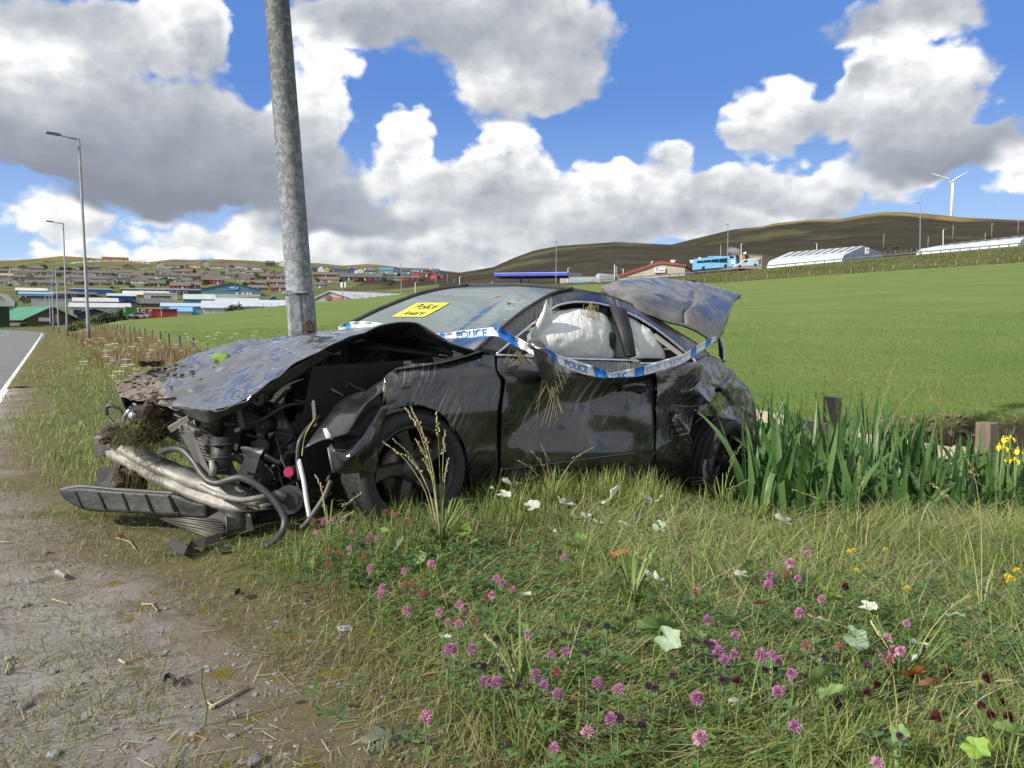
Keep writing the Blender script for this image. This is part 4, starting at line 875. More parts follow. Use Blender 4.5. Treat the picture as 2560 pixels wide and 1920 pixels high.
# ---------------------------------------------------------------- the wrecked car (frame: u rearwards, v across from the near side, w up)
OX, OY = -.55, 4.25; UX, UY = .809, .588; VX, VY = -.588, .809
CV = OX * VX + OY * VY
def C(px, py, v):
    r = ray(px, py); t = (v + CV) / (r.x * VX + r.y * VY); return Vector((0, 0, CAMZ)) + r * t
def UVW(u, v, w): return Vector((OX + u * UX + v * VX, OY + u * UY + v * VY, w))
def uvw(p): a, b = p.x - OX, p.y - OY; return (a * UX + b * UY, a * VX + b * VY, p.z)
U_, V_ = Vector((UX, UY, 0)), Vector((VX, VY, 0))
car = thing('wrecked_car', 'crashed black coupe with crumpled front, raised boot lid and police tape on the verge', 'car', UVW(1.4, .9, 0))
CO = Vector(car.location)
def cb(mb, name, m_, parent=None):                 # world-space builder to car part
    mb.v = [Vector(p) - CO for p in mb.v]; return mb.build(name, m_, parent or car)
def pl(pts, n):                                    # resample polyline (tuples) to n points by length, smoothed
    P = np.array(pts, float); 
    if len(P) > 2:
        Q = [P[0]]
        for i in range(len(P) - 1):
            p0, p1, p2, p3 = P[max(i - 1, 0)], P[i], P[i + 1], P[min(i + 2, len(P) - 1)]
            for t in np.linspace(.125, 1, 8): Q.append(.5 * (2 * p1 + (p2 - p0) * t + (2 * p0 - 5 * p1 + 4 * p2 - p3) * t * t + (3 * p1 - p0 - 3 * p2 + p3) * t ** 3) * .75 + .25 * (p1 + (p2 - p1) * t))
        P = np.array(Q)
    d = np.r_[0, np.cumsum(np.linalg.norm(np.diff(P[:, :2], axis=0), axis=1))]
    s = np.linspace(0, d[-1], n); return np.stack([np.interp(s, d, P[:, k]) for k in range(P.shape[1])], 1)
def coons(top, bot, left, right, nx, ny):          # top/bottom run left->right, left/right run top->bottom
    Tt, Bb, Ll, Rr = pl(top, nx), pl(bot, nx), pl(left, ny), pl(right, ny)
    s = np.linspace(0, 1, nx)[None, :, None]; t = np.linspace(0, 1, ny)[:, None, None]
    return (1 - t) * Tt[None] + t * Bb[None] + (1 - s) * Ll[:, None] + s * Rr[:, None] - ((1 - s) * (1 - t) * Tt[0] + s * (1 - t) * Tt[-1] + (1 - s) * t * Bb[0] + s * t * Bb[-1])
def ridged(p, sc_, oct_=3):
    s, a, f = 0, 1, sc_
    for _ in range(oct_): s += a * (1 - 2 * abs(mn.noise(p * f))); a *= .5; f *= 2.1
    return s
def foil(p, sc_):                                  # creased sheet: distance pattern with sharp ridges, two sizes
    d, _ = mn.voronoi(p * sc_); e, _ = mn.voronoi(p * sc_ * 2.3 + Vector((7, 3, 1))); return d[1] - d[0] + .36 * (e[1] - e[0])
def patch(name, G, m_, amp=0., scl=6., fo=0., fos=5., parent=None, th=.004, dirt=None, flip=False, ampf=None):
    P = [[C(*q) for q in row] for row in G]; ny, nx = len(P), len(P[0])
    if amp or fo:
        N = [[None] * nx for _ in range(ny)]
        for i in range(ny):
            for j in range(nx):
                a = P[min(i + 1, ny - 1)][j] - P[max(i - 1, 0)][j]; b = P[i][min(j + 1, nx - 1)] - P[i][max(j - 1, 0)]
                n = b.cross(a); n = n.normalized() if n.length > 1e-9 else V_ * -1
                k = ampf(*G[i][j]) if ampf else 1
                q = P[i][j]; qw = q + Vector((mn.noise(q * 3), mn.noise(q * 3 + Vector((5, 1, 2))), 0)) * .12
                N[i][j] = n * k * (amp * (ridged(qw, scl) - .5) + fo * (foil(qw, fos) - .35))
        P = [[P[i][j] + N[i][j] for j in range(nx)] for i in range(ny)]
    mb = MB().grid(P, True, flip); o = cb(mb, name, m_, parent)
    if dirt:
        at_ = o.data.color_attributes.new('dirt', 'FLOAT_COLOR', 'POINT')
        dv = [dirt(*G[i][j]) for i in range(ny) for j in range(nx)]
        at_.data.foreach_set('color', np.array([(d, d, d, 1) for d in dv], np.float32).ravel())
    if th: solid(o, th, -1 if not flip else 1)
    return o
from mathutils.geometry import delaunay_2d_cdt
def tripatch(name, bnd, inner, m_, cuts=3, parent=None, th=.004, noise_=.006, smooth=True):
    pts = list(bnd) + list(inner); n = len(bnd)
    v2, e2, f2, ov, oe, of = delaunay_2d_cdt([Vector(p[:2]) for p in pts], [(i, (i + 1) % n) for i in range(n)], [], 1, 1e-4)
    mb = MB(); mb.v = [C(v2[i].x, v2[i].y, pts[ov[i][0]][2]) for i in range(len(v2))]
    for f in f2: mb.face(f[::-1], smooth)
    o = cb(mb, name, m_, parent); bm = bmesh.new(); bm.from_mesh(o.data)
    bmesh.ops.subdivide_edges(bm, edges=bm.edges[:], cuts=cuts, use_grid_fill=True)
    bmesh.ops.smooth_vert(bm, verts=[v for v in bm.verts if not v.is_boundary], factor=.5, use_axis_x=True, use_axis_y=True, use_axis_z=True)
    for v in bm.verts: v.co += -V_ * noise_ * ridged(v.co, 9)
    for f in bm.faces: f.smooth = smooth
    bm.to_mesh(o.data); bm.free()
    if th: solid(o, th, 0)
    return o
def interp_facets(pts):                            # piecewise-flat field over scattered (px, py, dv)
    v2, e2, f2, ov, oe, of = delaunay_2d_cdt([Vector(p[:2]) for p in pts], [], [], 0, 1e-4)
    tr = [[(v2[i].x, v2[i].y, pts[ov[i][0]][2]) for i in f] for f in f2]
    def fn(x, y):
        for (a, b, c) in tr:
            dn = (b[1] - c[1]) * (a[0] - c[0]) + (c[0] - b[0]) * (a[1] - c[1])
            if abs(dn) < 1e-9: continue
            l1 = ((b[1] - c[1]) * (x - c[0]) + (c[0] - b[0]) * (y - c[1])) / dn; l2 = ((c[1] - a[1]) * (x - c[0]) + (a[0] - c[0]) * (y - c[1])) / dn
            if l1 >= -1e-6 and l2 >= -1e-6 and l1 + l2 <= 1 + 1e-6: return l1 * a[2] + l2 * b[2] + (1 - l1 - l2) * c[2]
        return 0.
    return fn
# ------------------------------------------------- car materials
def paintmat(name, base, rough, streak, dustc=(.30, .285, .26), dust=.75, dirtc=(.155, .125, .09), bumpy=.0, film_=.11, stk_=1.25):
    m_, t, p = newmat(name); pos = t.new('ShaderNodeNewGeometry').outputs['Position']
    l = t.comb(t.v('DOT_PRODUCT', pos, tuple(U_)), t.v('DOT_PRODUCT', pos, tuple(V_)), t.xyz(pos)[2])
    rot = t.new('ShaderNodeVectorRotate', rotation_type='Y_AXIS'); t.put(rot.inputs['Vector'], l); rot.inputs['Angle'].default_value = math.radians(streak)
    wv = t.v('ADD', rot.outputs[0], t.v('SCALE', t.noise(l, 1.6, 2, col=True), .10))
    s1 = t.noise(t.v('MULTIPLY', wv, (1.5, 3, 64)), 1., 7, .68); s2 = t.noise(t.v('MULTIPLY', wv, (3.5, 6, 190)), 1., 4, .6)
    big = t.sstep(t.noise(l, 2.3, 4, .6), .42, .62)
    k = t.m('MULTIPLY', t.sstep(t.m('MULTIPLY_ADD', s2, .5, s1), .72, .92), big); k = t.m('MULTIPLY', k, dust * stk_)
    film = t.m('MULTIPLY', t.m('ADD', t.sstep(t.noise(l, 5.5, 6, .65), .36, .74), t.sstep(t.noise(l, 1.7, 4, .6), .46, .58)), film_)
    dm = t.m('MAXIMUM', k, film)
    vc = t.new('ShaderNodeVertexColor', layer_name='dirt').outputs[0]; vd = t.xyz(vc)[0]
    blot = t.sstep(t.m('ADD', vd, t.m('MULTIPLY_ADD', t.noise(l, 8, 8, .7), 1.1, -.6)), .35, .62)
    c = t.mix(dm, base, dustc); c = t.mix(blot, c, t.mix(t.noise(l, 25, 5, .7), dirtc, tuple(q * .45 for q in dirtc)))
    t.put(p.inputs['Base Color'], c); t.put(p.inputs['Roughness'], t.m('MAXIMUM', t.m('MULTIPLY_ADD', dm, .75, rough), t.m('MULTIPLY', blot, .9)))
    p.inputs['Specular IOR Level'].default_value = .5
    t.put(p.inputs['Coat Weight'], t.m('MULTIPLY', t.m('SUBTRACT', 1., t.m('MAXIMUM', t.m('MULTIPLY', dm, 1.2), blot)), .8, clamp=True)); p.inputs['Coat Roughness'].default_value = .04
    b = t.new('ShaderNodeBump'); b.inputs['Strength'].default_value = .12 + bumpy; b.inputs['Distance'].default_value = .004
    t.put(b.inputs['Height'], t.m('ADD', t.noise(l, 9, 3), t.m('MULTIPLY', blot, t.m('MULTIPLY', t.noise(l, 40, 6), 2.)))); t.put(p.inputs['Normal'], b.outputs[0]); return m_
m_paint = paintmat('black car paint', (.009, .010, .012), .16, 58)
m_paint2 = paintmat('black car paint, lightly dusted', (.010, .011, .014), .10, 40, dust=.22, film_=.08)
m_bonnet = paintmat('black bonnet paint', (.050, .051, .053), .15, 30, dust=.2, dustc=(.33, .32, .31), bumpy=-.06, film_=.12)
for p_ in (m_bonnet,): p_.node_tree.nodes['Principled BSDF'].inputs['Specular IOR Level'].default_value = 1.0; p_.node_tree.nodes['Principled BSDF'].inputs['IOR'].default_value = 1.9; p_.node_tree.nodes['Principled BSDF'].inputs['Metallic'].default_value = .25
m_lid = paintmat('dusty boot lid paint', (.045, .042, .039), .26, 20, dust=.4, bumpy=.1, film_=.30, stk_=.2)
m_black = mat('black plastic', (.016, .017, .018), .55, c2=(.035, .033, .030), scale=7, bump=.25, bscale=40)
m_blackd = mat('engine bay black', (.009, .009, .010), .7, c2=(.018, .017, .016), scale=9)
m_alu = mat('scuffed aluminium', (.34, .33, .31), .6, metal=.3, c2=(.19, .17, .145), scale=6, bump=.4, bscale=30)
m_chrome = mat('chrome trim', (.80, .81, .82), .16, metal=1., c2=(.62, .62, .62), scale=20)
m_rad = mat('radiator grey', (.16, .15, .135), .6, metal=.5, c2=(.09, .08, .07), scale=9)
m_hose = mat('hose rubber', (.035, .036, .038), .45, c2=(.06, .058, .055), scale=8)
m_bag = mat('airbag cloth', (.76, .76, .73), .75, c2=(.66, .67, .63), scale=3, bump=.9, bscale=20, str_=(1, 1, .55))
m_lining = mat('pale roof lining', (.36, .35, .33), .85)
m_mud = mat('dry mud', (.085, .058, .036), .95, c2=(.16, .12, .085), scale=14, bump=.9, bscale=45)
m_white = mat('white cable', (.66, .67, .66), .5)
m_rim = mat('dark alloy', (.035, .036, .040), .38, metal=.6, c2=(.07, .068, .066), scale=6)
m_ws, t, p = newmat('windscreen glass'); t.n.remove(p)
fr = t.new('ShaderNodeFresnel'); fr.inputs[0].default_value = 1.55
tr = t.new('ShaderNodeBsdfTransparent'); tr.inputs[0].default_value = (.34, .40, .44, 1); gl = t.new('ShaderNodeBsdfGlossy'); gl.inputs['Roughness'].default_value = .11; gl.inputs[0].default_value = (.9, .95, 1, 1)
df = t.new('ShaderNodeBsdfDiffuse'); df.inputs[0].default_value = (.30, .29, .26, 1)
mx = t.new('ShaderNodeMixShader'); t.put(mx.inputs[0], t.m('MULTIPLY_ADD', fr.outputs[0], .50, .02, clamp=True)); t.l.new(tr.outputs[0], mx.inputs[1]); t.l.new(gl.outputs[0], mx.inputs[2])
m2 = t.new('ShaderNodeMixShader'); t.put(m2.inputs[0], t.m('MULTIPLY_ADD', t.sstep(t.noise(t.new('ShaderNodeNewGeometry').outputs['Position'], 14, 6, .7), .5, .8), .16, .015)); t.l.new(mx.outputs[0], m2.inputs[1]); t.l.new(df.outputs[0], m2.inputs[2])
t.l.new(m2.outputs[0], t.n['Material Output'].inputs[0])
# ------------------------------------------------- near side surface
def ybelt(x): return float(np.interp(x, [1000, 1240, 1600, 1740, 1900], [905, 887, 899, 903, 990]))
def ysill(x): return float(np.interp(x, [1000, 1250, 1640, 1900], [1215, 1200, 1198, 1215]))
quart = interp_facets([(1600,880,0),(1634,940,.0),(1641,961,.015),(1742,913,-.045),(1689,954,0),(1732,963,.045),(1795,969,.03),(1757,934,.0),(1803,973,-.03),(1734,972,-.015),(1747,1027,-.035),(1694,982,.05),(1681,1014,.085),
 (1728,1018,.06),(1648,987,-.02),(1691,1042,-.015),(1722,1080,-.04),(1732,1111,-.035),(1637,1012,.01),(1638,1123,0),(1669,1062,.055),(1694,1092,.03),(1729,1124,.0),(1681,1161,.03),(1640,1198,.06),(1730,1198,.06),
 (1758,1012,.01),(1775,1010,-.03),(1798,1037,.01),(1808,987,.07),(1823,1014,.09),(1833,971,.01),(1871,974,.0),(1858,1083,.02),(1892,1012,.0),(1872,1092,.03),(1780,885,0),(1835,928,-.01),(1900,1000,0),(1620,1300,0),(1900,1300,0),(1740,1300,0),(1600,1100,0)])
dl_x = [1250, 1290, 1330, 1390, 1455, 1500, 1550, 1600, 1636]; dl_y = [1112, 1072, 1042, 1012, 1010, 997, 976, 956, 948]
def vside(px, py):
    yb, ys = ybelt(px), ysill(px); h = (py - yb) / (ys - yb)
    if h < 0: v = .125 + (yb - py) * .00215
    else: v = float(np.interp(h, [0, .12, .17, .45, .78, .84, 1.05], [.125, .045, .03, .0, .012, .03, .13]))
    if px > 1740: v += ((px - 1740) / 150) ** 2 * .30
    if px < 1010: v += ((1010 - px) / 200) ** 2 * .12
    if 1246 < px < 1640:                            # long dent in the door
        yl = float(np.interp(px, dl_x, dl_y)); yc = 1174 + (px - 1254) * -.128; dp = float(np.interp(px, [1246, 1275, 1340, 1480, 1640], [0, .03, .075, .105, .08]))
        if py < yl: v += dp * float(ss(930, yl, py))
        else: v += dp * max(0, (yc - py) / (yc - yl)) if py < yc else 0
        v += .03 * math.exp(-((px - 1520) / 45) ** 2 - ((py - 1080) / 30) ** 2) - .02 * math.exp(-((px - 1590) / 30) ** 2 - ((py - 1040) / 45) ** 2)
    if px > 1630: v += 1.35 * quart(px, py)
    return v
def side(name, top, bot, left, right, nx, ny, m_=None, amp=.004, scl=5, fo=0., fos=6, **k):
    G2 = coons(top, bot, left, right, nx, ny); G = [[(q[0], q[1], vside(q[0], q[1])) for q in row] for row in G2]
    return patch(name, G, m_ or m_paint, amp, scl, fo, fos, **k)
dl = [(1243, 889), (1244, 925), (1263, 957), (1254, 1030), (1252, 1110), (1252, 1200)]
door = side('door', [(1243, 889), (1330, 893), (1424, 898), (1530, 902), (1634, 914)], [(1252, 1200), (1634, 1199)], dl, [(1634, 914), (1636, 1012), (1637, 1124), (1634, 1199)], 100, 76, amp=.008, scl=2.2, fo=.014, fos=2.4, ampf=lambda x, y, v: float(ss(905, 1000, y)) * .9 + .1, dirt=lambda x, y, v: .25 * float(ss(1120, 1200, y)))
fender = side('front_wing', [(960, 945), (985, 925), (1025, 912), (1107, 908), (1148, 901), (1215, 876), (1236, 886)], [(966, 1030), (1000, 1018), (1050, 1014), (1100, 1033), (1140, 1075), (1166, 1130), (1182, 1228), (1246, 1216)],
              [(960, 945), (962, 980), (966, 1030)], [(1236, 886), (1239, 930), (1252, 960), (1243, 1040), (1243, 1120), (1246, 1216)], 76, 40, amp=.008, fo=.022, fos=4, ampf=lambda x, y, v: float(np.clip((1150 - x) / 110, .12, 1)))
qu = side('rear_quarter', [(1638, 914), (1690, 910), (1735, 905), (1776, 889), (1833, 931), (1869, 967), (1891, 1010)], [(1640, 1012), (1690, 1042), (1735, 1029), (1748, 1040), (1790, 1044), (1830, 1058), (1860, 1084), (1882, 1086)],
          [(1638, 914), (1639, 960), (1640, 1012)], [(1891, 1010), (1889, 1050), (1882, 1086)], 84, 42, amp=.009, fo=.020, fos=5, dirt=lambda x, y, v: .30 * float(ss(1780, 1860, x)) + .12)
ql = side('rear_quarter_lower', [(1640, 1012), (1690, 1042), (1735, 1029)], [(1638, 1199), (1729, 1199)], [(1640, 1012), (1639, 1120), (1638, 1199)], [(1735, 1029), (1724, 1080), (1732, 1111), (1729, 1199)], 40, 60, amp=.005, fo=.006, dirt=lambda x, y, v: .3 * float(ss(1120, 1190, y)))
rb = side('rear_bumper', [(1860, 1086), (1888, 1084)], [(1866, 1222), (1878, 1222)], [(1860, 1086), (1874, 1130), (1872, 1222)], [(1888, 1084), (1891, 1120), (1884, 1222)], 12, 30, amp=.006, dirt=lambda x, y, v: .45)
sill = side('sill', [(1190, 1190), (1400, 1196), (1640, 1195), (1732, 1198)], [(1200, 1232), (1730, 1240)], [(1190, 1190), (1200, 1232)], [(1732, 1198), (1730, 1240)], 40, 6, m_=m_black, dirt=lambda x, y, v: .4)
GS = coons([(1200, 915), (1420, 905), (1740, 912)], [(1200, 1205), (1725, 1205)], [(1200, 915), (1200, 1205)], [(1740, 912), (1715, 1080), (1725, 1205)], 60, 30)
patch('inner_body_shell', [[(q[0], q[1], vside(q[0], q[1]) + .10) for q in row] for row in GS], m_blackd, th=0)
# handle, door seam, window frame
hd = MB(); hp = [C(x, y, vside(x, y) + dv) for x, y, dv in ((1549, 975, -.005), (1560, 966, -.035), (1585, 962, -.045), (1608, 963, -.04), (1619, 969, -.005))]
hd.tube(hp, [.014, .018, .019, .018, .014], 10); h_ = cb(hd, 'door_handle', m_paint2, door)
cb(MB().ico(C(1588, 975, vside(1588, 975) - .0), .055, 2, (1.5, .35, .55)), 'handle_recess', m_blackd, door)
cb(MB().tube([C(x, y, vside(x, y) - .006) for x, y in ((1249, 1172), (1254, 1174), (1350, 1163), (1450, 1150), (1550, 1137), (1637, 1126))], .006, 6), 'crease_strip', m_paint2, door)
frame_o = [(1191, 874, .12), (1250, 823, .21), (1308, 776, .31), (1345, 750, .37), (1388, 734, .42), (1431, 725, .45), (1525, 743, .44), (1598, 772, .40), (1652, 804, .34), (1699, 833, .27), (1742, 859, .21), (1778, 890, .19)]
frame_i = [(1243, 884, .125), (1308, 828, .22), (1363, 785, .31), (1392, 764, .345), (1435, 755, .365), (1489, 758, .365), (1543, 771, .35), (1598, 796, .30), (1634, 818, .26), (1670, 845, .21), (1721, 887, .145), (1738, 903, .12)]
patch('window_frame', coons(frame_o, frame_i, [frame_o[0], frame_i[0]], [frame_o[-1], frame_i[-1]], 60, 9), m_paint, .003, 6, dirt=lambda x, y, v: .2 if x > 1600 else .05)
chr_ = [(1243, 886, .118)] + [(x, y, v - .008) for x, y, v in frame_i]
cb(MB().tube([C(*q) for q in pl(chr_, 60)], .0085, 8), 'window_trim', m_chrome)
cb(MB().tube([C(*q) for q in pl([(1238, 887, .11), (1330, 891, .108), (1424, 896, .11), (1530, 899, .11), (1598, 901, .112), (1603, 906, .115)], 24)], .010, 8, sy=.6), 'belt_trim', m_chrome)
cb(MB().tube([C(*q) for q in pl([(1600, 909, .10), (1650, 908, .10), (1731, 908, .10), (1738, 903, .10), (1735, 897, .11)], 20)], .010, 8, sy=.7), 'belt_trim', m_chrome)
mb = MB(); A = [(1522, 765, .36), (1561, 893, .14)]; B = [(1560, 778, .33), (1585, 894, .13)]
mb.grid([[C(*A[0]), C(*B[0])], [C((A[0][0] + A[1][0]) / 2 + 3, 828, .25), C((B[0][0] + B[1][0]) / 2 + 2, 833, .24)], [C(*A[1]), C(*B[1])]]); o = cb(mb, 'door_pillar', m_black); solid(o, .03, -1)
mb = MB(); mb.grid([[C(1510, 775, .44), C(1528, 780, .44)], [C(1532, 893, .3), C(1560, 893, .3)]]); o = cb(mb, 'inner_pillar_trim', m_lining); solid(o, .02)
cb(MB().grid([[C(1625, 838, .26), C(1640, 833, .26)], [C(1690, 885, .18), C(1705, 882, .18)], [C(1700, 892, .16), C(1706, 890, .16)]]), 'belt_guide', m_lining)
# side airbags
def bag(top, bot, left, right, nx, ny, bulge, name):
    G = coons(top, bot, left, right, nx, ny)
    for i in range(ny):
        for j in range(nx):
            s, t = j / (nx - 1), i / (ny - 1); G[i][j][2] -= bulge * math.sin(math.pi * s) ** .6 * math.sin(math.pi * min(1, .08 + t * .9)) ** .6
    return patch(name, G, m_bag, .006, 4., .012, 4.5, th=.003)
bag([(1318, 838, .30), (1352, 800, .36), (1400, 776, .40), (1470, 773, .40), (1510, 786, .38), (1530, 810, .36)], [(1316, 896, .27), (1400, 897, .26), (1533, 897, .25)], [(1318, 838, .30), (1316, 896, .27)], [(1530, 810, .36), (1537, 855, .3), (1533, 897, .25)], 56, 36, .10, 'side_airbag')
bag([(1562, 788, .36), (1590, 800, .34), (1630, 826, .3)], [(1580, 897, .25), (1664, 897, .24)], [(1562, 788, .36), (1580, 897, .25)], [(1630, 826, .3), (1656, 862, .26), (1664, 897, .24)], 28, 30, .05, 'side_airbag')
o = cb(MB().grid([[C(1366, 745, .24), C(1367, 747, .24), C(1368, 749, .25)], [C(1359, 775, .24), C(1367, 772, .22), C(1376, 776, .26)], [C(1330, 826, .25), C(1358, 812, .21), C(1388, 786, .28)], [C(1322, 846, .27), C(1345, 842, .24), C(1372, 838, .28)]]), 'airbag_flap', m_bag); sm = o.modifiers.new('s', 'SUBSURF'); sm.levels = sm.render_levels = 2
# windscreen, roof, rear window, boot lid
ws_far = [(862, 815, 1.65), (950, 772, 1.60), (1036, 738, 1.53), (1100, 722, 1.47), (1170, 714, 1.40)]
ws_near = [(1191, 874, .13), (1250, 824, .22), (1308, 777, .32), (1381, 733, .42), (1431, 722, .45)]
ws_top = [(1170, 714, 1.40), (1300, 712, .95), (1431, 722, .45)]; ws_bot = [(862, 815, 1.65), (960, 850, 1.2), (1080, 880, .7), (1191, 874, .13)]
WG = coons(ws_top, ws_bot, ws_far[::-1], ws_near[::-1], 30, 20)
ws = patch('windscreen', WG, m_ws, th=0)
from mathutils.bvhtree import BVHTree
wbv = BVHTree.FromPolygons([v.co + CO for v in ws.data.vertices], [tuple(p_.vertices) for p_ in ws.data.polygons])
def on_ws(px, py, off=.006):
    r = ray(px, py).normalized(); h = wbv.ray_cast(Vector((0, 0, CAMZ)), r); 
    return (h[0] if h[0] is not None else C(px, py, .8)) - r * off
cb(MB().tube([C(*q) for q in pl(ws_far, 24)], .016, 8), 'pillar_trim', m_black); cb(MB().tube([C(*q) for q in pl([(x, y, v - .01) for x, y, v in ws_near], 24)], .012, 8), 'pillar_trim', m_black)
cb(MB().tube([C(x, y - 1, v) for x, y, v in pl(ws_top, 24)], .012, 8), 'windscreen_seal', m_black)
near = [uvw(C(*q)) for q in pl([(1431, 723, .45), (1525, 741, .44), (1598, 770, .40), (1652, 802, .34), (1699, 831, .27), (1742, 857, .21), (1778, 888, .19)], 22)]
ft = [uvw(C(*q)) for q in pl(ws_top, 14)][::-1]    # near to far
rows = []
for i, (u, v, w_) in enumerate(near[:12]):
    f = i / 11; rows.append([UVW(u + (ft[j][0] - ft[0][0]) * (1 - .5 * f), v + (ft[j][1] - ft[0][1]) * (1 + .06 * f), w_ + (ft[j][2] - ft[0][2]) * (1 - .2 * f) + .012 * f * math.sin(math.pi * j / 13)) for j in range(14)])
o = cb(MB().grid(rows, True, True), 'roof', m_paint2); solid(o, .02, 0)
rows2 = [[rows[-1][j] for j in range(14)]]
for i, (u, v, w_) in enumerate(near[12:]):
    f = (i + 1) / 10; rows2.append([UVW(u, v + .0 + (1.62 - 2 * v + .2) * j / 13, w_ + .07 * math.sin(math.pi * j / 13) * (1 - f * .6) + .06 * j / 13) for j in range(14)])
cb(MB().grid(rows2[:8], True, True), 'rear_window', m_glass)
o = cb(MB().grid(rows2[7:], True, True), 'parcel_deck', m_blackd)
G = coons([(1505, 722, .80), (1543, 708, .84), (1616, 700, .88), (1670, 701, .90), (1742, 711, .90), (1815, 729, .88), (1850, 738, .87)], [(1507, 727, .72), (1560, 764, .46), (1616, 788, .36), (1663, 806, .31), (1699, 814, .28), (1735, 828, .25), (1764, 846, .23), (1786, 859, .22)],
          [(1505, 722, .80), (1507, 727, .72)], [(1850, 738, .87), (1828, 762, .66), (1816, 800, .42), (1801, 838, .28), (1786, 859, .22)], 72, 40)
for i in range(40):
    for j in range(72):
        s, t = j / 71, i / 39; G[i][j][2] -= .10 * math.sin(math.pi * t) * math.sin(math.pi * s) ** .5 ; 
        dq = abs((G[i][j][0] - 1722) + (G[i][j][1] - 765) * .45 - 6 * math.sin(G[i][j][1] * .11)); G[i][j][2] += .035 * max(0, 1 - dq / 9) * float(735 < G[i][j][1] < 812)
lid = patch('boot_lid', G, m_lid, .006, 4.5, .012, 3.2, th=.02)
e1 = pl([(1616, 700, .88), (1670, 700.5, .90), (1742, 710, .90), (1815, 728, .88), (1852, 737, .86)], 20)
mb = MB(); mb.grid([[C(*q) for q in e1], [C(q[0], q[1] - .5, q[2] + .10) for q in e1], [C(q[0] - 1, q[1] + 9 * (i / 19), q[2] + .16) for i, q in enumerate(e1)]]); solid(cb(mb, 'spoiler', m_paint2, lid), .015)
mb = MB(); mb.prism([C(1852, 736, .86), C(1845, 747, .85), C(1826, 764, .68), (C(1828, 752, .80))], V_ * .05); cb(mb, 'lid_end_cap', m_black, lid)
cb(MB().tube([C(1797, 845, .25), C(1802, 868, .26), C(1803, 888, .27), C(1810, 905, .28)], [.012, .018, .018, .010], 6), 'lid_strut', m_black)
cb(MB().tube([C(1735, 705, .95), C(1500, 735, .95)], .02, 6), 'lid_hinge', m_black)
# far side, floor, interior
def ucurve(v0, pts, dv=0): return [UVW(u, v0 + dv, w_) for u, w_ in pts]
fs_top = [(-.75, .74), (-.3, .98), (.4, 1.07), (1.2, 1.10), (2.6, 1.05), (3.2, .95), (3.45, .75)]; 
mb = MB(); rows = []
for f, dv, in ((0, -.02), (.25, .06), (.6, .06), (1, 0)):
    rows.append([UVW(u, 1.74 + dv, w_ + (.22 + u * -.04 - w_) * f) for u, w_ in pl(fs_top, 20)])
solid(cb(mb.grid(rows, True, True), 'far_side_body', m_paint2), .02)
cb(MB().grid([[UVW(-.2, .12, .24), UVW(-.2, 1.7, .3)], [UVW(3.6, .14, .02), UVW(3.6, 1.7, .14)]], False), 'floor_pan', m_blackd)
cb(MB().grid([[UVW(.30, .16, .95), UVW(.28, 1.68, 1.04)], [UVW(.42, .16, .2), UVW(.42, 1.68, .26)]], False), 'bulkhead', m_blackd)
cb(MB().grid([[UVW(3.05, .32, .80), UVW(3.3, 1.0, .92), UVW(3.2, 1.6, .92)], [UVW(3.33, .40, .62), UVW(3.52, 1.0, .72), UVW(3.4, 1.6, .76)], [UVW(3.36, .42, .10), UVW(3.54, 1.0, .12), UVW(3.4, 1.6, .18)]], False), 'rear_panel', m_black)
mb = MB(); mb.prism([UVW(.5, .2, .95), UVW(.5, .2, .6), UVW(.95, .2, .6), UVW(.98, .2, .93), UVW(.8, .2, 1.0)], V_ * 1.4); cb(mb, 'dashboard', m_black)
cb(MB().tube([UVW(1.0 + .1 * math.sin(a), 1.25 + .18 * math.cos(a), .95 + .17 * math.sin(a)) for a in np.linspace(0, 2 * math.pi, 25)], .014, 8, caps=False), 'steering_wheel', m_black)
def seat(u, v, nm):
    mb = MB(); mb.prism([UVW(u - .5, v - .24, .42), UVW(u - .5, v - .24, .58), UVW(u, v - .24, .60), UVW(u + .16, v - .24, 1.10), UVW(u + .28, v - .24, 1.10), UVW(u + .2, v - .24, .42)], V_ * .48); s_ = cb(mb, 'seat', m_black); bv = s_.modifiers.new('b', 'BEVEL'); bv.width = .05; bv.segments = 3
    hr = cb(MB().box(UVW(u + .25, v, 1.22), (.1, .26, .18), Matrix((U_, V_, Vector((0, 0, 1)))).transposed()), 'headrest', m_black, s_); bv = hr.modifiers.new('b', 'BEVEL'); bv.width = .04; bv.segments = 3
seat(1.55, .50, 's'); seat(1.55, 1.25, 's')
# cracks in the windscreen
mb = MB(); rr = random.Random(4)
for (cx_, cy_, rad, n) in ((1288, 757, 44, 14), (1272, 772, 20, 6)):
    for k in range(n):
        a = k * 2 * math.pi / n + rr.uniform(-.2, .2); r_e = rad * rr.uniform(.5, 1.25); p_ = []
        for f in np.linspace(.05, 1, 6): p_.append(on_ws(cx_ + math.cos(a + rr.uniform(-.12, .12)) * r_e * f, cy_ + math.sin(a + rr.uniform(-.12, .12)) * r_e * f * .62, .004))
        mb.tube(p_, .0012, 4)
    for k in range(5):
        a0 = rr.uniform(0, 6); rc = rad * (k + 1) / 7; mb.tube([on_ws(cx_ + math.cos(a0 + b) * rc, cy_ + math.sin(a0 + b) * rc * .6, .004) for b in np.linspace(0, 2.4, 8)], .001, 4)
for p_ in ([(1100, 812), (1150, 805), (1200, 808), (1230, 800)], [(1180, 790), (1215, 783), (1250, 790)], [(1210, 845), (1240, 830)]): mb.tube([on_ws(x, y, .004) for x, y in p_], .0011, 4)
cb(mb, 'glass_crack', mat('crushed glass', (.42, .50, .50), .3), ws)['kind'] = 'stuff'
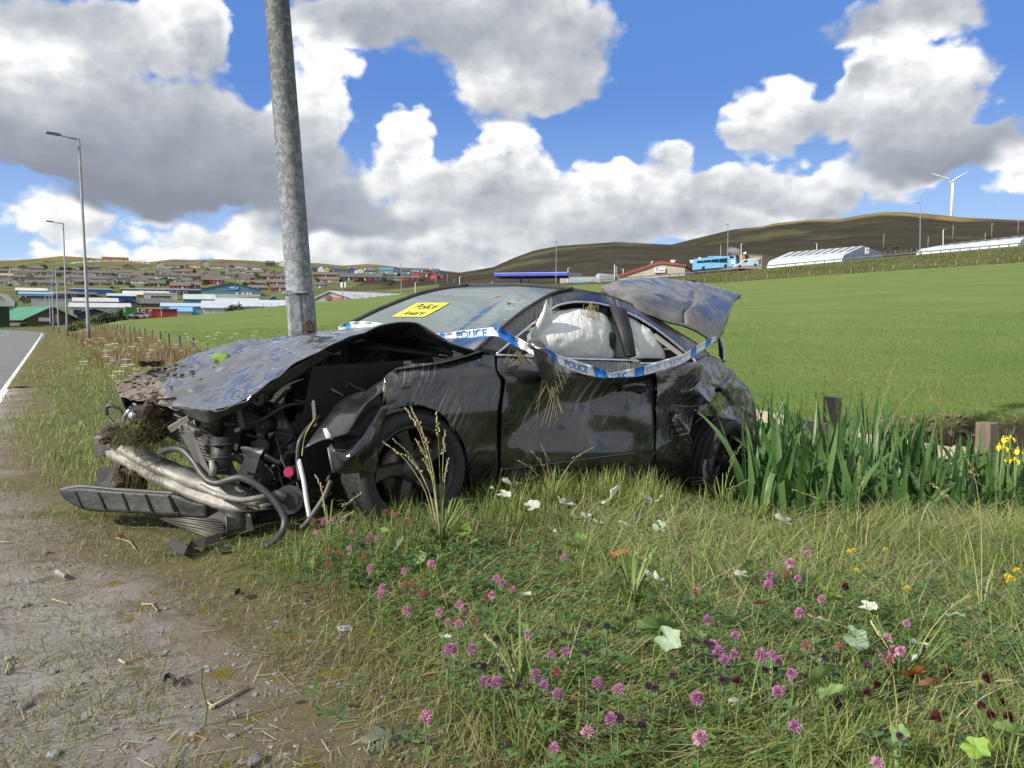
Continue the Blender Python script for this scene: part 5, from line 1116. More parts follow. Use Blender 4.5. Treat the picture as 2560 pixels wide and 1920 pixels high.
for (x, y, s_) in ((1245, 741, .02), (1278, 756, .03), (1250, 739, .016), (1232, 765, .012), (1262, 801, .016), (1216, 821, .014)): cb(MB().ico(on_ws(x, y, .004), s_, 1, (1.4, .5, .35), .3, x), 'dirt_fleck', mat('pale dirt', (.33, .28, .18), .9), ws)
# bonnet
b_near = [(535, 1021, .32), (575, 1010, .31), (615, 994, .30), (669, 962, .28), (735, 915, .25), (808, 871, .22), (890, 837, .25), (971, 808, .30), (1042, 808, .28), (1093, 837, .20), (1134, 861, .15), (1188, 877, .115)]
b_far = [(293, 966, 1.35), (315, 944, 1.42), (362, 919, 1.46), (416, 906, 1.50), (506, 875, 1.55), (579, 857, 1.60), (669, 842, 1.64), (760, 834, 1.66), (846, 823, 1.66), (905, 822, 1.6)]
b_front = [(293, 966, 1.35), (304, 996, 1.25), (354, 1001, 1.05), (398, 1007, .90), (485, 1019, .55), (535, 1021, .32)]
b_rear = [(905, 822, 1.6), (1000, 848, .9), (1100, 872, .5), (1188, 877, .115)]
BG = coons(b_far, b_near, b_front, b_rear, 150, 96)
def b_amp(x, y, v): return float(np.clip(.35 + (900 - x) / 500, .12, 1.15)) * float(np.clip((v - .10) * 6, .25, 1))
def b_dirt(x, y, v): return float(np.clip(1.15 - (x - 300) / 125 - max(0, y - 985) * .0, 0, 1)) * .8 + .25 * math.exp(-((x - 780) / 60) ** 2 - ((y - 842) / 14) ** 2) + .5 * math.exp(-((x - 392) / 30) ** 2 - ((y - 975) / 40) ** 2)
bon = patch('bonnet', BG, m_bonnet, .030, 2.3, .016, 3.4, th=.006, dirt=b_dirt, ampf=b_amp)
lip_t = [(398, 1010, .90), (485, 1022, .56), (535, 1024, .34), (615, 997, .32), (669, 966, .30), (735, 919, .28), (812, 876, .25)]
lip_b = [(430, 1022, .92), (480, 1044, .66), (521, 1060, .52), (566, 1040, .46), (651, 1000, .42), (705, 968, .38), (775, 925, .36), (834, 884, .36)]
patch('bonnet_inner_frame', coons(lip_t, lip_b, [lip_t[0], lip_b[0]], [lip_t[-1], lip_b[-1]], 50, 8), mat('grey underside', (.085, .082, .078), .5, c2=(.05, .047, .042), scale=6), .006, 6, th=.004, parent=bon)
in_t = [(812, 873, .24), (890, 840, .27), (971, 811, .31), (1042, 811, .29), (1093, 840, .21), (1134, 864, .16), (1187, 879, .12)]
in_b = [(834, 884, .40), (890, 851, .5), (950, 838, .55), (1040, 833, .5), (1088, 856, .42), (1125, 872, .32), (1163, 886, .22)]
patch('bonnet_underside', coons(in_t, in_b, [in_t[0], in_b[0]], [in_t[-1], in_b[-1]], 50, 8), m_blackd, .003, 6, th=.004, parent=bon)
cb(MB().tube([on_ws(900, 835, .1), C(960, 846, .9), C(1040, 852, .6), C(1130, 884, .3)], [.03, .05, .05, .02], 8, sy=.5), 'scuttle_panel', m_black)
cb(MB().tube([C(870, 868, .7), C(950, 866, .6), C(1050, 880, .5), C(1095, 883, .4)], .03, 8, sy=.5), 'strut_brace', m_black)
mb = MB(); mb.prism([C(985, 904, .35), C(1028, 902, .3), C(1030, 910, .3), C(986, 912, .35)], V_ * .05); cb(mb, 'washer_bottle', mat('worn grey plastic', (.30, .30, .27), .6))
# torn front wing flaps
tripatch('torn_wing_panel', [(760, 1121, .02), (790, 1080, .06), (825, 1030, .10), (852, 999, .13), (885, 984, .12), (917, 976, .10), (940, 958, .09), (962, 948, .06), (963, 978, .03), (947, 984, -.01), (918, 1008, -.04), (894, 1039, -.07), (880, 1065, -.08), (867, 1083, -.09), (838, 1093, -.06), (800, 1102, -.02)],
         [(850, 1040, .02), (880, 1020, .02), (915, 995, .04), (830, 1070, -.01)], m_paint2, noise_=.004)
tripatch('wing_inner_skin', [(867, 1083, -.05), (894, 1039, -.03), (920, 1008, .0), (947, 984, .03), (962, 978, .05), (964, 1010, .04), (940, 1044, .0), (909, 1090, -.04), (865, 1131, -.06), (838, 1126, -.03), (834, 1102, -.01)], [(900, 1060, .01), (925, 1030, .03), (870, 1105, .0)], m_blackd, noise_=.004)
tripatch('torn_wing_panel', [(829, 1107, -.04), (838, 1128, -.10), (865, 1132, -.11), (890, 1108, -.11), (909, 1088, -.10), (930, 1052, -.06), (952, 1016, -.02), (970, 1010, .0), (960, 1050, -.01), (952, 1070, -.03), (946, 1110, -.04), (945, 1150, -.04), (940, 1184, -.03), (909, 1179, -.06), (860, 1185, -.08), (832, 1182, -.06), (829, 1150, -.06), (819, 1120, -.05)],
         [(880, 1140, -.15), (915, 1110, -.13), (935, 1080, -.07), (860, 1160, -.12), (918, 1150, -.06)], m_paint2, noise_=.005)
cb(MB().tube([C(x, y, v) for x, y, v in ((962, 950, .05), (963, 978, .02), (958, 1008, .02))], [.004, .016, .004], 6, sy=.3), 'bare_metal_tear', m_alu); cb(MB().tube([C(*q) for q in ((820, 1119, -.06), (829, 1150, -.07), (833, 1182, -.07))], [.004, .012, .004], 6, sy=.3), 'bare_metal_tear', m_alu)
cb(MB().tube([C(812, 1071, -.02), C(822, 1092, -.045), (C(832, 1096, -.05))], [.012, .02, .006], 6, sy=.2), 'paint_chip', m_white)
patch('wing_flange', coons([(1000, 915, .40), (1080, 905, .40), (1210, 872, .22)], [(985, 926, .07), (1107, 908, .06), (1215, 877, .10)], [(1000, 915, .40), (985, 926, .07)], [(1210, 872, .22), (1215, 877, .10)], 24, 6), m_black, th=.004)
mb = MB(); mb.grid([[UVW(-.45, .32, .92), UVW(.4, .32, .95)], [UVW(-.5, .42, .55), UVW(.4, .4, .5)], [UVW(-.5, .5, .2), UVW(.4, .4, .2)]]); cb(mb, 'wheel_housing', m_blackd)
# wheels
def lathe(prof, n=56):
    mb = MB(); rows = []
    for k in range(n + 1):
        a = 2 * math.pi * k / n; rows.append([Vector((x, r * math.cos(a), r * math.sin(a))) for x, r in prof])
    return mb.grid(rows, True)
def wheel(c, nrm, R=.335, W_=.255, cam_=0., spin=0, nm='front_wheel'):
    X_ = (Vector((nrm[0], nrm[1], cam_))).normalized(); Y_ = Vector((0, 0, 1)).cross(X_).normalized(); Z_ = X_.cross(Y_)
    Mx = Matrix((X_, Y_, Z_)).transposed()
    def tf(mb):
        Rr = Matrix.Rotation(spin, 3, 'X'); mb.v = [Vector(c) + Mx @ (Rr @ Vector(p_)) for p_ in mb.v]; return mb
    h = 0; ri = R - .088                           # x=0 is the outer face; tyre runs to x=-W
    rim = lathe([(-.02, ri + .008), (-.012, ri - .004), (-.03, ri - .018), (-.06, ri - .03), (-W_ * .9, ri - .03), (-W_, ri)], 48)
    wh_ = cb(tf(rim), nm, m_rim)
    g_ = []; 
    for k in range(4): x = -W_ * (.24 + .175 * k); g_ += [(x + .007, R), (x + .006, R - .010), (x - .006, R - .010), (x - .007, R)]
    ty = lathe([(-.02, ri), (-.004, ri + .012), (.006, ri + .035), (.004, R - .028), (-.012, R - .010), (-.03, R - .002)] + g_ + [(-W_ + .03, R - .002), (-W_ + .01, R - .014), (-W_, R - .04), (-W_ + .01, ri)], 72)
    cb(tf(ty), 'tyre', m_tyre, wh_)
    sp = MB()
    for k in range(64):
        a = 2 * math.pi * k / 64
        for x0, x1 in ((-.035, -W_ * .2), (-W_ * .28, -W_ * .38), (-W_ * .45, -W_ * .56), (-W_ * .63, -W_ * .73), (-W_ * .81, -W_ + .03)):
            b_ = a + .02 * (x0 * 9); sp.box((( x0 + x1) / 2, (R + .0015) * math.cos(b_), (R + .0015) * math.sin(b_)), (abs(x1 - x0), .004, .011), Matrix.Rotation(b_ - math.pi / 2 + math.pi / 2, 3, 'X'))
    o = cb(tf(sp), 'tread_sipes', m_tyre, wh_); o['kind'] = 'stuff'
    for k in range(5):
        a = 2 * math.pi * k / 5 + .3; mb = MB(); rows = []
        for f in np.linspace(0, 1, 6):
            r = .05 + (ri - .07) * f; hw = .045 - .012 * f + .022 * max(0, f - .7) / .3; xx = -.045 + .025 * f; aa = a + .22 * f
            ct, st = math.cos(aa), math.sin(aa); rows.append([Vector((xx - .03, r * ct - hw * st, r * st + hw * ct)), Vector((xx, r * ct - hw * .7 * st, r * st + hw * .7 * ct)), Vector((xx, r * ct + hw * .7 * st, r * st - hw * .7 * ct)), Vector((xx - .03, r * ct + hw * st, r * st - hw * ct))])
        cb(tf(mb.grid(rows, False, True)), 'spoke', m_rim, wh_)
    cb(tf(lathe([(-.028, .0), (-.028, .03), (-.035, .06), (-.06, .075), (-.1, .075)], 24)), 'hub_cap', m_rim, wh_)
    cb(tf(lathe([(-.11, .05), (-.11, .165), (-.135, .165), (-.135, .05)], 32)), 'brake_disc', mat('brake steel', (.16, .14, .12), .5, metal=.7, c2=(.09, .06, .045), scale=12), wh_)
    cl = MB(); cl.box((-.12, .10, .11), (.09, .16, .07), Matrix.Rotation(.8, 3, 'X')); cb(tf(cl), 'brake_caliper', mat('dull red caliper', (.09, .02, .018), .6, c2=(.04, .02, .02)), wh_)
    return wh_
wheel(at(1040, 1180, 4.27), (.60, -.80), .347, .27, .04, .1, 'front_wheel')
wheel(at(1824, 1160, 5.92), (.76, -.65), .340, .27, -.12, 1.0, 'rear_wheel')
wheel(UVW(.05, 1.80, .42), (-.6, .8), .335, .25, 0, .2, 'front_wheel'); wheel(UVW(2.76, 1.82, .33), (-.588, .809), .335, .25, 0, .9, 'rear_wheel')
# mirror
mb = MB(); mb.tube([C(*q) for q in ((1318, 866, -.02), (1335, 856, -.04), (1346, 868, -.05), (1360, 900, -.06), (1372, 940, -.05), (1384, 975, -.03))], [.025, .058, .072, .078, .068, .03], 14, sy=.7)
mr = cb(mb, 'wing_mirror', m_paint); sm = mr.modifiers.new('s', 'SUBSURF'); sm.levels = sm.render_levels = 1
cb(MB().prism([C(1330, 866, -.10), C(1368, 884, -.11), C(1384, 972, -.07), C(1360, 962, -.09), C(1342, 915, -.11)], -V_ * .006), 'mirror_glass', m_black, mr)
cb(MB().tube([C(1310, 880, .10), C(1325, 872, .02), C(1340, 870, -.03)], .02, 8), 'mirror_arm', m_black, mr)
# ------------------------------------------------- front end
tp_ = [(255, 1088, 1.36), (280, 1098, 1.28), (313, 1117, 1.18), (367, 1150, .98), (455, 1185, .74), (540, 1214, .54), (601, 1239, .42), (672, 1266, .33)]
bt_ = [(255, 1138, 1.36), (280, 1149, 1.28), (313, 1166, 1.16), (370, 1198, .96), (455, 1239, .72), (523, 1266, .56), (591, 1281, .44), (676, 1272, .33)]
a_, b_ = pl(tp_, 40), pl(bt_, 40); rows = []
for f, dv in ((0, .10), (0, .0), (.10, -.015), (.38, -.02), (.46, .012), (.56, .012), (.64, -.02), (.92, -.015), (1, .0), (1, .10)):
    rows.append([C(*(a_[i] + (b_[i] - a_[i]) * f)) + Vector((VX * .2 - UX * -.98 * 1, VY * .2 + UY, 0)) * dv for i in range(40)])
beam = cb(MB().grid(rows, True), 'bumper_beam', m_alu)
for v in beam.data.vertices: v.co += Vector((mn.noise(v.co * 7), mn.noise(v.co * 7 + Vector((3, 3, 3))), mn.noise(v.co * 9))) * .008
solid(beam, .006, 0)
cb(MB().box(C(262, 1112, 1.38), (.10, .16, .10), Matrix.Rotation(.4, 3, 'Z')), 'beam_end', m_alu, beam)
def slab(quad, depth, name, m_, ribs=0, parent=None, ribm=None, rv=.012):
    q = [C(*p_) for p_ in quad]; n = (q[1] - q[0]).cross(q[3] - q[0]).normalized()
    if n.dot(q[0] - Vector((0, 0, CAMZ))) > 0: n = -n
    mb = MB(); mb.prism(q, -n * depth); o = cb(mb, name, m_, parent)
    if ribs:
        mb = MB()
        for k in range(ribs):
            f = (k + .5) / ribs; a = q[0].lerp(q[3], f) + n * rv * .5; b = q[1].lerp(q[2], f) + n * rv * .5; m = a.lerp(b, .5) + n * .004 * random.uniform(-1, 1) + (q[3] - q[0]).normalized() * random.uniform(-.004, .004)
            mb.tube([a, m, b], min(.011, (q[3] - q[0]).length / ribs * .28), 5)
        r = cb(mb, name + '_fins', ribm or m_rad, o); r['kind'] = 'stuff'
    return o
slab([(455, 1055, .75), (540, 1095, .60), (590, 1195, .50), (500, 1170, .66)], .04, 'radiator', m_rad, 14)
slab([(385, 1015, 1.05), (495, 1045, .80), (470, 1120, .85), (400, 1080, 1.05)], .04, 'radiator', m_rad, 11)
slab([(367, 1280, .85), (560, 1300, .45), (566, 1356, .40), (455, 1316, .72)], .06, 'intercooler', m_rad, 9)
cb(MB().tube([C(562, 1292, .42), C(590, 1300, .40), C(600, 1325, .42), C(585, 1345, .44)], [.04, .055, .055, .04], 12), 'intercooler_tank', m_hose)
for k in range(6): cb(MB().tube([C(566 + k * 6, 1290 + k * 2, .36) , C(570 + k * 6, 1348 - k * 2, .36)], .008, 6), 'tank_rib', m_hose)
slab([(452, 1086, .62), (482, 1082, .60), (530, 1190, .50), (512, 1200, .52)], .02, 'radiator_support', mat('grey composite', (.10, .10, .10), .6, c2=(.15, .145, .135), scale=8))
slab([(418, 1069, .70), (468, 1041, .62), (472, 1051, .62), (428, 1082, .70)], .02, 'bright_bracket', m_alu)
for k in range(3): cb(MB().tube([C(448 + k * 18, 1066 - k * 8, .62), C(454 + k * 18, 1084 - k * 8, .62)], .004, 5), 'bracket_pin', m_alu)
slab([(601, 1120, .55), (660, 1122, .50), (648, 1145, .50), (610, 1142, .55)], .03, 'crash_bracket', m_alu)
slab([(612, 1142, .52), (648, 1145, .47), (630, 1205, .44), (592, 1190, .50)], .10, 'crash_can', m_alu)
slab([(648, 1145, .47), (686, 1190, .60), (672, 1222, .60), (630, 1207, .44)], .05, 'crash_can_side', mat('dull alloy', (.26, .25, .23), .5, metal=.6, c2=(.15, .14, .12), scale=8))
cb(MB().tube([C(553, 1095, .5), C(553, 1186, .46)], [.055, .05], 14), 'fluid_reservoir', m_black)
for k in range(3): cb(MB().tube([C(552, 1108 + k * 31, .47), C(552, 1111 + k * 31, .47)], .056, 14), 'reservoir_band', m_hose)
cb(MB().tube([C(528, 1150, .44), C(533, 1170, .43), C(531, 1190, .43)], [.012, .022, .02], 8), 'sensor', m_alu)
cb(MB().tube([C(*q) for q in pl([(645, 1010, .85), (690, 1035, .72), (708, 1070, .64), (726, 1105, .62), (716, 1140, .62)], 16)], .042, 14), 'charge_pipe', m_alu)
cb(MB().tube([C(*q) for q in pl([(600, 1040, .9), (640, 1020, .85), (680, 1030, .75), (702, 1062, .66)], 12)], .055, 14), 'intake_hose', m_hose)
cb(MB().tube([C(*q) for q in pl([(405, 1130, .80), (430, 1122, .74), (458, 1126, .66), (486, 1155, .58), (505, 1185, .52), (523, 1203, .46), (545, 1208, .42), (575, 1199, .36), (605, 1194, .32), (642, 1212, .27), (675, 1240, .22), (698, 1268, .18), (712, 1298, .15), (708, 1325, .13), (690, 1350, .11), (664, 1370, .10)], 60)], .0195, 10), 'coolant_hose', m_hose)
cb(MB().tube([C(*q) for q in pl([(500, 1215, .5), (540, 1235, .38), (600, 1250, .30), (640, 1246, .28), (668, 1240, .28)], 20)], .016, 8), 'power_steering_pipe', m_alu)
cb(MB().tube([C(723, 1249, .25), C(724, 1249, .33)], [.078, .078], 24), 'pulley', m_hose); cb(MB().tube([C(722, 1249, .24), C(723, 1249, .26)], [.05, .05], 20), 'pulley_face', m_black)
cb(MB().tube([C(668, 1243, .3), C(690, 1236, .26), C(712, 1243, .25)], [.02, .025, .03], 8), 'tensioner_arm', mat('dull alloy', (.26, .25, .23)))
cb(MB().tube([C(722, 1180, .30), C(740, 1178, .34)], [.030, .034], 12), 'plug_connector', m_black); cb(MB().tube([C(721, 1181, .285), C(722.5, 1181, .30)], [.026, .03], 12), 'plug_seal', mat('crimson seal', (.35, .01, .07), .5))
for pts, r, m__, nm in (([(777, 962, .4), (782, 1000, .38), (788, 1066, .36)], .011, m_white, 'white_cable'), ([(747, 1150, .25), (752, 1170, .22), (760, 1205, .2), (768, 1260, .18), (778, 1310, .15)], .013, m_white, 'white_cable'),
                        ([(800, 1040, .3), (770, 1070, .28), (748, 1105, .26), (744, 1150, .25), (750, 1200, .22)], .012, m_hose, 'loom_cable'), ([(788, 1045, .28), (762, 1090, .26), (755, 1140, .24)], .004, mat('yellow wire', (.40, .32, .08), .5), 'yellow_wire'),
                        ([(828, 1200, .1), (812, 1240, .1), (790, 1275, .1), (765, 1310, .1), (752, 1322, .1)], .016, m_hose, 'loom_cable'), ([(735, 1000, .5), (790, 1006, .45), (850, 992, .4), (905, 975, .35)], .012, m_black, 'loom_cable'),
                        ([(560, 1060, .6), (640, 1056, .55), (720, 1012, .5), (830, 1008, .45)], .010, m_hose, 'loom_cable'), ([(700, 1240, .3), (745, 1230, .28), (742, 1205, .3)], .006, m_hose, 'loom_cable'), ([(690, 1090, .5), (706, 1150, .45), (728, 1200, .4)], .006, m_hose, 'loom_cable')):
    cb(MB().tube([C(*q) for q in pl(pts, 20)], r, 8), nm, m__)
cb(MB().tube([C(770, 985, .42), C(778, 975, .42), C(800, 983, .40), C(826, 972, .36), C(858, 988, .3)], [.012, .03, .03, .012, .004], 8, sy=.4), 'bent_bracket', m_alu)
cb(MB().tube([C(920, 931, .6), C(935, 926, .58), C(960, 930, .5)], [.012, .02, .012], 8), 'sensor', m_alu)
for (x, y, v, s_, j) in ((620, 1075, .85, .16, 1), (700, 1120, .95, .20, 2), (760, 1090, .85, .17, 3), (640, 1230, .7, .16, 4), (800, 980, .8, .22, 5), (900, 930, .85, .2, 6), (590, 1120, .9, .12, 7), (720, 1200, .8, .18, 8), (660, 1300, .6, .10, 9), (480, 1250, .9, .12, 10), (840, 920, .6, .11, 11)):
    cb(MB().box(C(x, y, v), (s_ * 1.3, s_, s_ * 1.1), Matrix.Rotation(j * .9, 3, 'Z') @ Matrix.Rotation(j * .37, 3, 'X'), .8), 'engine_component', m_blackd if j % 3 else m_black)
for (x, y, v, r) in ((650, 1065, .6, .05), (615, 1050, .7, .06), (775, 955, .7, .05), (860, 945, .6, .06), (940, 910, .6, .045)): cb(MB().tube([C(x, y, v), C(x + 24, y - 4, v + .05)], r, 12), 'engine_component', m_black)
rw = random.Random(21)
for k in range(26):
    a = (rw.uniform(560, 900), rw.uniform(960, 1230), rw.uniform(.35, .8)); n_p = [a]
    for q in range(3): a = (a[0] + rw.uniform(-50, 50), min(1270, a[1] + rw.uniform(-25, 60)), max(.3, a[2] + rw.uniform(-.06, .06))); n_p.append(a)
    cb(MB().tube([C(*q) for q in pl(n_p, 16)], rw.choice([.005, .007, .011, .018]), 6), 'loom_cable', rw.choice([m_hose, m_black, m_hose, m_rad]))
for k in range(34):
    x_, y_ = rw.uniform(480, 880), rw.uniform(980, 1270); s_ = rw.uniform(.012, .04)
    cb(MB().box(C(x_, y_, rw.uniform(.42, .85)), (s_ * rw.uniform(.6, 2.4), s_, s_ * rw.uniform(.5, 1.5)), Matrix.Rotation(rw.random() * 3, 3, 'Z') @ Matrix.Rotation(rw.random() * 3, 3, 'X')), 'bracket', rw.choice([m_black, m_rad, m_hose, m_alu, MATS['dull alloy']]))
for k in range(12):
    x_, y_ = rw.uniform(590, 860), rw.uniform(950, 1150); r_ = rw.uniform(.02, .05); v_ = rw.uniform(.5, .9)
    cb(MB().tube([C(x_, y_, v_), C(x_ + rw.uniform(-14, 14), y_ + rw.uniform(-10, 10), v_ + .05)], r_, 12), 'engine_component', rw.choice([m_black, m_hose, m_rad]))
slab([(880, 965, .5), (1000, 930, .42), (1004, 938, .42), (890, 978, .5)], .04, 'inner_wing_rail', mat('grey composite', (.1, .1, .1)))
slab([(690, 1075, .62), (702, 1070, .6), (735, 1180, .55), (722, 1186, .56)], .03, 'chassis_rail', m_black)
slab([(535, 1268, .5), (625, 1285, .40), (632, 1340, .36), (600, 1320, .4)], .02, 'undershield', m_black)
slab([(600, 1285, .40), (625, 1285, .38), (634, 1325, .36), (615, 1330, .36)], .015, 'torn_bracket', m_alu)
# lower grille / undertray piece thrown forward
ut = [(153, 1228, 1.30), (201, 1219, 1.18), (299, 1227, .98), (438, 1236, .70), (480, 1252, .62), (520, 1262, .55)]; ub = [(168, 1250, 1.26), (231, 1277, 1.10), (320, 1281, .92), (430, 1288, .70), (480, 1292, .62), (520, 1292, .55)]
patch('undertray', coons(ut, ub, [ut[0], ub[0]], [ut[-1], ub[-1]], 40, 8), m_black, .006, 6, th=.02, dirt=None)
for k in range(5): cb(MB().beam(C(190 + k * 58, 1230 + k * 2.4, 1.18 - k * .12), C(206 + k * 58, 1268 + k * 3, 1.13 - k * .12), .02, .012), 'tray_rib', m_black)
patch('undertray_edge', coons([(p_[0], p_[1] - 4, p_[2] + .05) for p_ in ut[:4]], ut[:4], [(ut[0][0], ut[0][1] - 4, ut[0][2] + .05), ut[0]], [(ut[3][0], ut[3][1] - 4, ut[3][2] + .05), ut[3]], 24, 3), mat('grey composite', (.1, .1, .1)), th=.01)
slab([(246, 1168, 1.35), (300, 1162, 1.22), (285, 1225, 1.2), (240, 1222, 1.35)], .12, 'bumper_chunk', m_black); slab([(290, 1172, 1.2), (298, 1164, 1.2), (282, 1224, 1.18), (272, 1222, 1.2)], .02, 'bumper_chunk', m_black)
# headlight remains
cb(MB().tube([C(*q) for q in pl([(268, 1038, 1.42), (266, 1018, 1.42), (280, 1014, 1.40), (300, 1025, 1.38), (308, 1045, 1.36), (300, 1062, 1.36), (285, 1060, 1.38), (272, 1045, 1.42)], 30)], .011, 8), 'headlight_bezel', m_hose)
cb(MB().tube([C(304, 1060, 1.36), C(318, 1035, 1.33), C(338, 1012, 1.30)], [.014, .02, .018], 8), 'headlight_trim', m_chrome); slab([(318, 1020, 1.3), (352, 1008, 1.2), (350, 1040, 1.2), (325, 1048, 1.28)], .06, 'headlight_body', m_black); cb(MB().ico(C(337, 1040, 1.2), .04, 2), 'headlight_reflector', m_chrome)
patch('far_wing_stub', coons([(300, 975, 1.45), (380, 925, 1.62)], [(320, 1035, 1.5), (400, 1020, 1.62)], [(300, 975, 1.45), (320, 1035, 1.5)], [(380, 925, 1.62), (400, 1020, 1.62)], 16, 10), m_paint2, .012, 5)
# ---------------------------------------------------------------- notice and tape
m_yel = mat('yellow card', (.82, .80, .06), .55); m_inkb = mat('dark print', (.05, .05, .04), .6); m_tapew = mat('tape white', (.80, .82, .84), .45); m_tapeb = mat('tape blue', (.02, .17, .62), .4, c2=(.025, .22, .70), scale=9); m_tapef = mat('tape blue, seen from behind', (.42, .53, .80), .5)
qd = [(1044, 757), (1127, 756), (1062, 791), (981, 791)]           # tl, tr, br, bl
def quadpt(s, t, off): # s right, t down
    x = (1 - t) * ((1 - s) * qd[0][0] + s * qd[1][0]) + t * ((1 - s) * qd[3][0] + s * qd[2][0]); y = (1 - t) * ((1 - s) * qd[0][1] + s * qd[1][1]) + t * ((1 - s) * qd[3][1] + s * qd[2][1]); return on_ws(x, y, off)
nt = MB().grid([[quadpt(s, t, .010) for s in np.linspace(0, 1, 7)] for t in np.linspace(0, 1, 5)], True).build('notice', m_yel); tag(nt, 'yellow notice reading Police Aware stuck on the windscreen', 'notice'); solid(nt, .001, 0)
def maptext(txt, fn, m_, parent, bold=0.):
    me = text_mesh(txt, 1.0, bold=.018); xs_ = [v.co.x for v in me.vertices]; ys_ = [v.co.y for v in me.vertices]; x0, x1, y0, y1 = min(xs_), max(xs_), min(ys_), max(ys_)
    bm = bmesh.new(); bm.from_mesh(me); bmesh.ops.triangulate(bm, faces=bm.faces[:]); bmesh.ops.subdivide_edges(bm, edges=[e for e in bm.edges if e.calc_length() > .25], cuts=2); bm.to_mesh(me); bm.free()
    for v in me.vertices: v.co = fn((v.co.x - x0) / (x1 - x0), (v.co.y - y0) / (y1 - y0))
    return link_mesh('lettering', me, m_, parent)
maptext('Police', lambda a, b: quadpt(.17 + .66 * a, .46 - .38 * b, .016), m_inkb, nt); maptext('Aware', lambda a, b: quadpt(.15 + .66 * a, .91 - .34 * b, .016), m_inkb, nt)
TP = [(846, 821, 1.45, 4), (880, 812, 1.35, 8), (940, 812, 1.2, 6), (1010, 822, .95, 3), (1099, 839, .52, 5), (1150, 836, .38, 9), (1200, 832, .22, 10), (1243, 830, .05, 11), (1285, 851, .01, 13), (1322, 870, -.03, 12), (1345, 880, -.10, 12), (1370, 883, -.11, 11), (1395, 898, -.06, 12), (1430, 912, -.03, 14), (1470, 925, -.02, 14), (1505, 933, -.02, 11), (1525, 938, -.03, 6), (1555, 935, -.03, 8), (1600, 929, -.03, 11), (1650, 915, -.02, 12), (1706, 897, .01, 11), (1745, 873, .08, 10), (1775, 854, .16, 8), (1790, 846, .2, 5)]
TQ = pl(TP, 150); TX = TQ[:, 0]
def tape_pt(px, f, off=0.):                        # f 0 top .. 1 bottom
    i = np.interp(px, TX, np.arange(150)); q = [np.interp(i, np.arange(150), TQ[:, k]) for k in range(4)]
    rip = .006 * math.sin(px * .19 + f * 2) + .004 * math.sin(px * .07)
    return C(q[0] + (f - .5) * 2, q[1] + (f - .5) * 2 * q[3], q[2] - off + rip + .010 * math.sin(f * math.pi))
tape = MB().grid([[tape_pt(x, f) for x in np.linspace(846, 1790, 220)] for f in np.linspace(0, 1, 6)]).build('police_tape', m_tapew); tag(tape, 'blue and white police tape strung across the car side and windscreen', 'tape'); solid(tape, .0006, 0)
for x0, x1, sk in ((860, 876, 4), (1100, 1112, 3), (1240, 1292, 14), (1366, 1393, 8), (1486, 1518, 6), (1587, 1611, -3), (1728, 1741, -2), (1764, 1778, -4)):
    MB().grid([[tape_pt(x0 + (x1 - x0) * s + (f - .5) * sk, f, .004) for s in np.linspace(0, 1, 8)] for f in np.linspace(0, 1, 5)]).build('blue_block', m_tapeb, tape)
for txt, x0, x1, f0, f1, m__ in (('POLICE', 1140, 1216, 1.05, .05, m_tapeb), ('POLICE', 1413, 1470, .80, .22, m_tapeb), ('POLICE', 1531, 1573, 1.02, .35, m_tapeb), ('3OI1OP', 1616, 1650, .8, .25, m_tapef), ('3OI1OP', 1662, 1704, .8, .25, m_tapef)):
    maptext(txt.replace('3OI1OP', 'POLICE'), (lambda a, b, x0=x0, x1=x1, f0=f0, f1=f1, mir=m__ is m_tapef: tape_pt(x0 + (x1 - x0) * (1 - a if mir else a), f0 + (f1 - f0) * b, .005)), m__, tape)
te = MB().grid([[C(1800, 846, .24), C(1809, 850, .24)], [C(1805, 868, .25), C(1812, 872, .25)], [C(1807, 890, .26), C(1812, 893, .26)], [C(1808, 901, .26), C(1810, 903, .26)]]).build('tape_end', m_tapew, tape)
MB().grid([[C(1801, 850, .235), C(1806, 853, .235)], [C(1805, 868, .245), C(1809, 872, .245)], [C(1807, 880, .255), C(1809, 884, .255)]]).build('blue_block', m_tapef, tape)
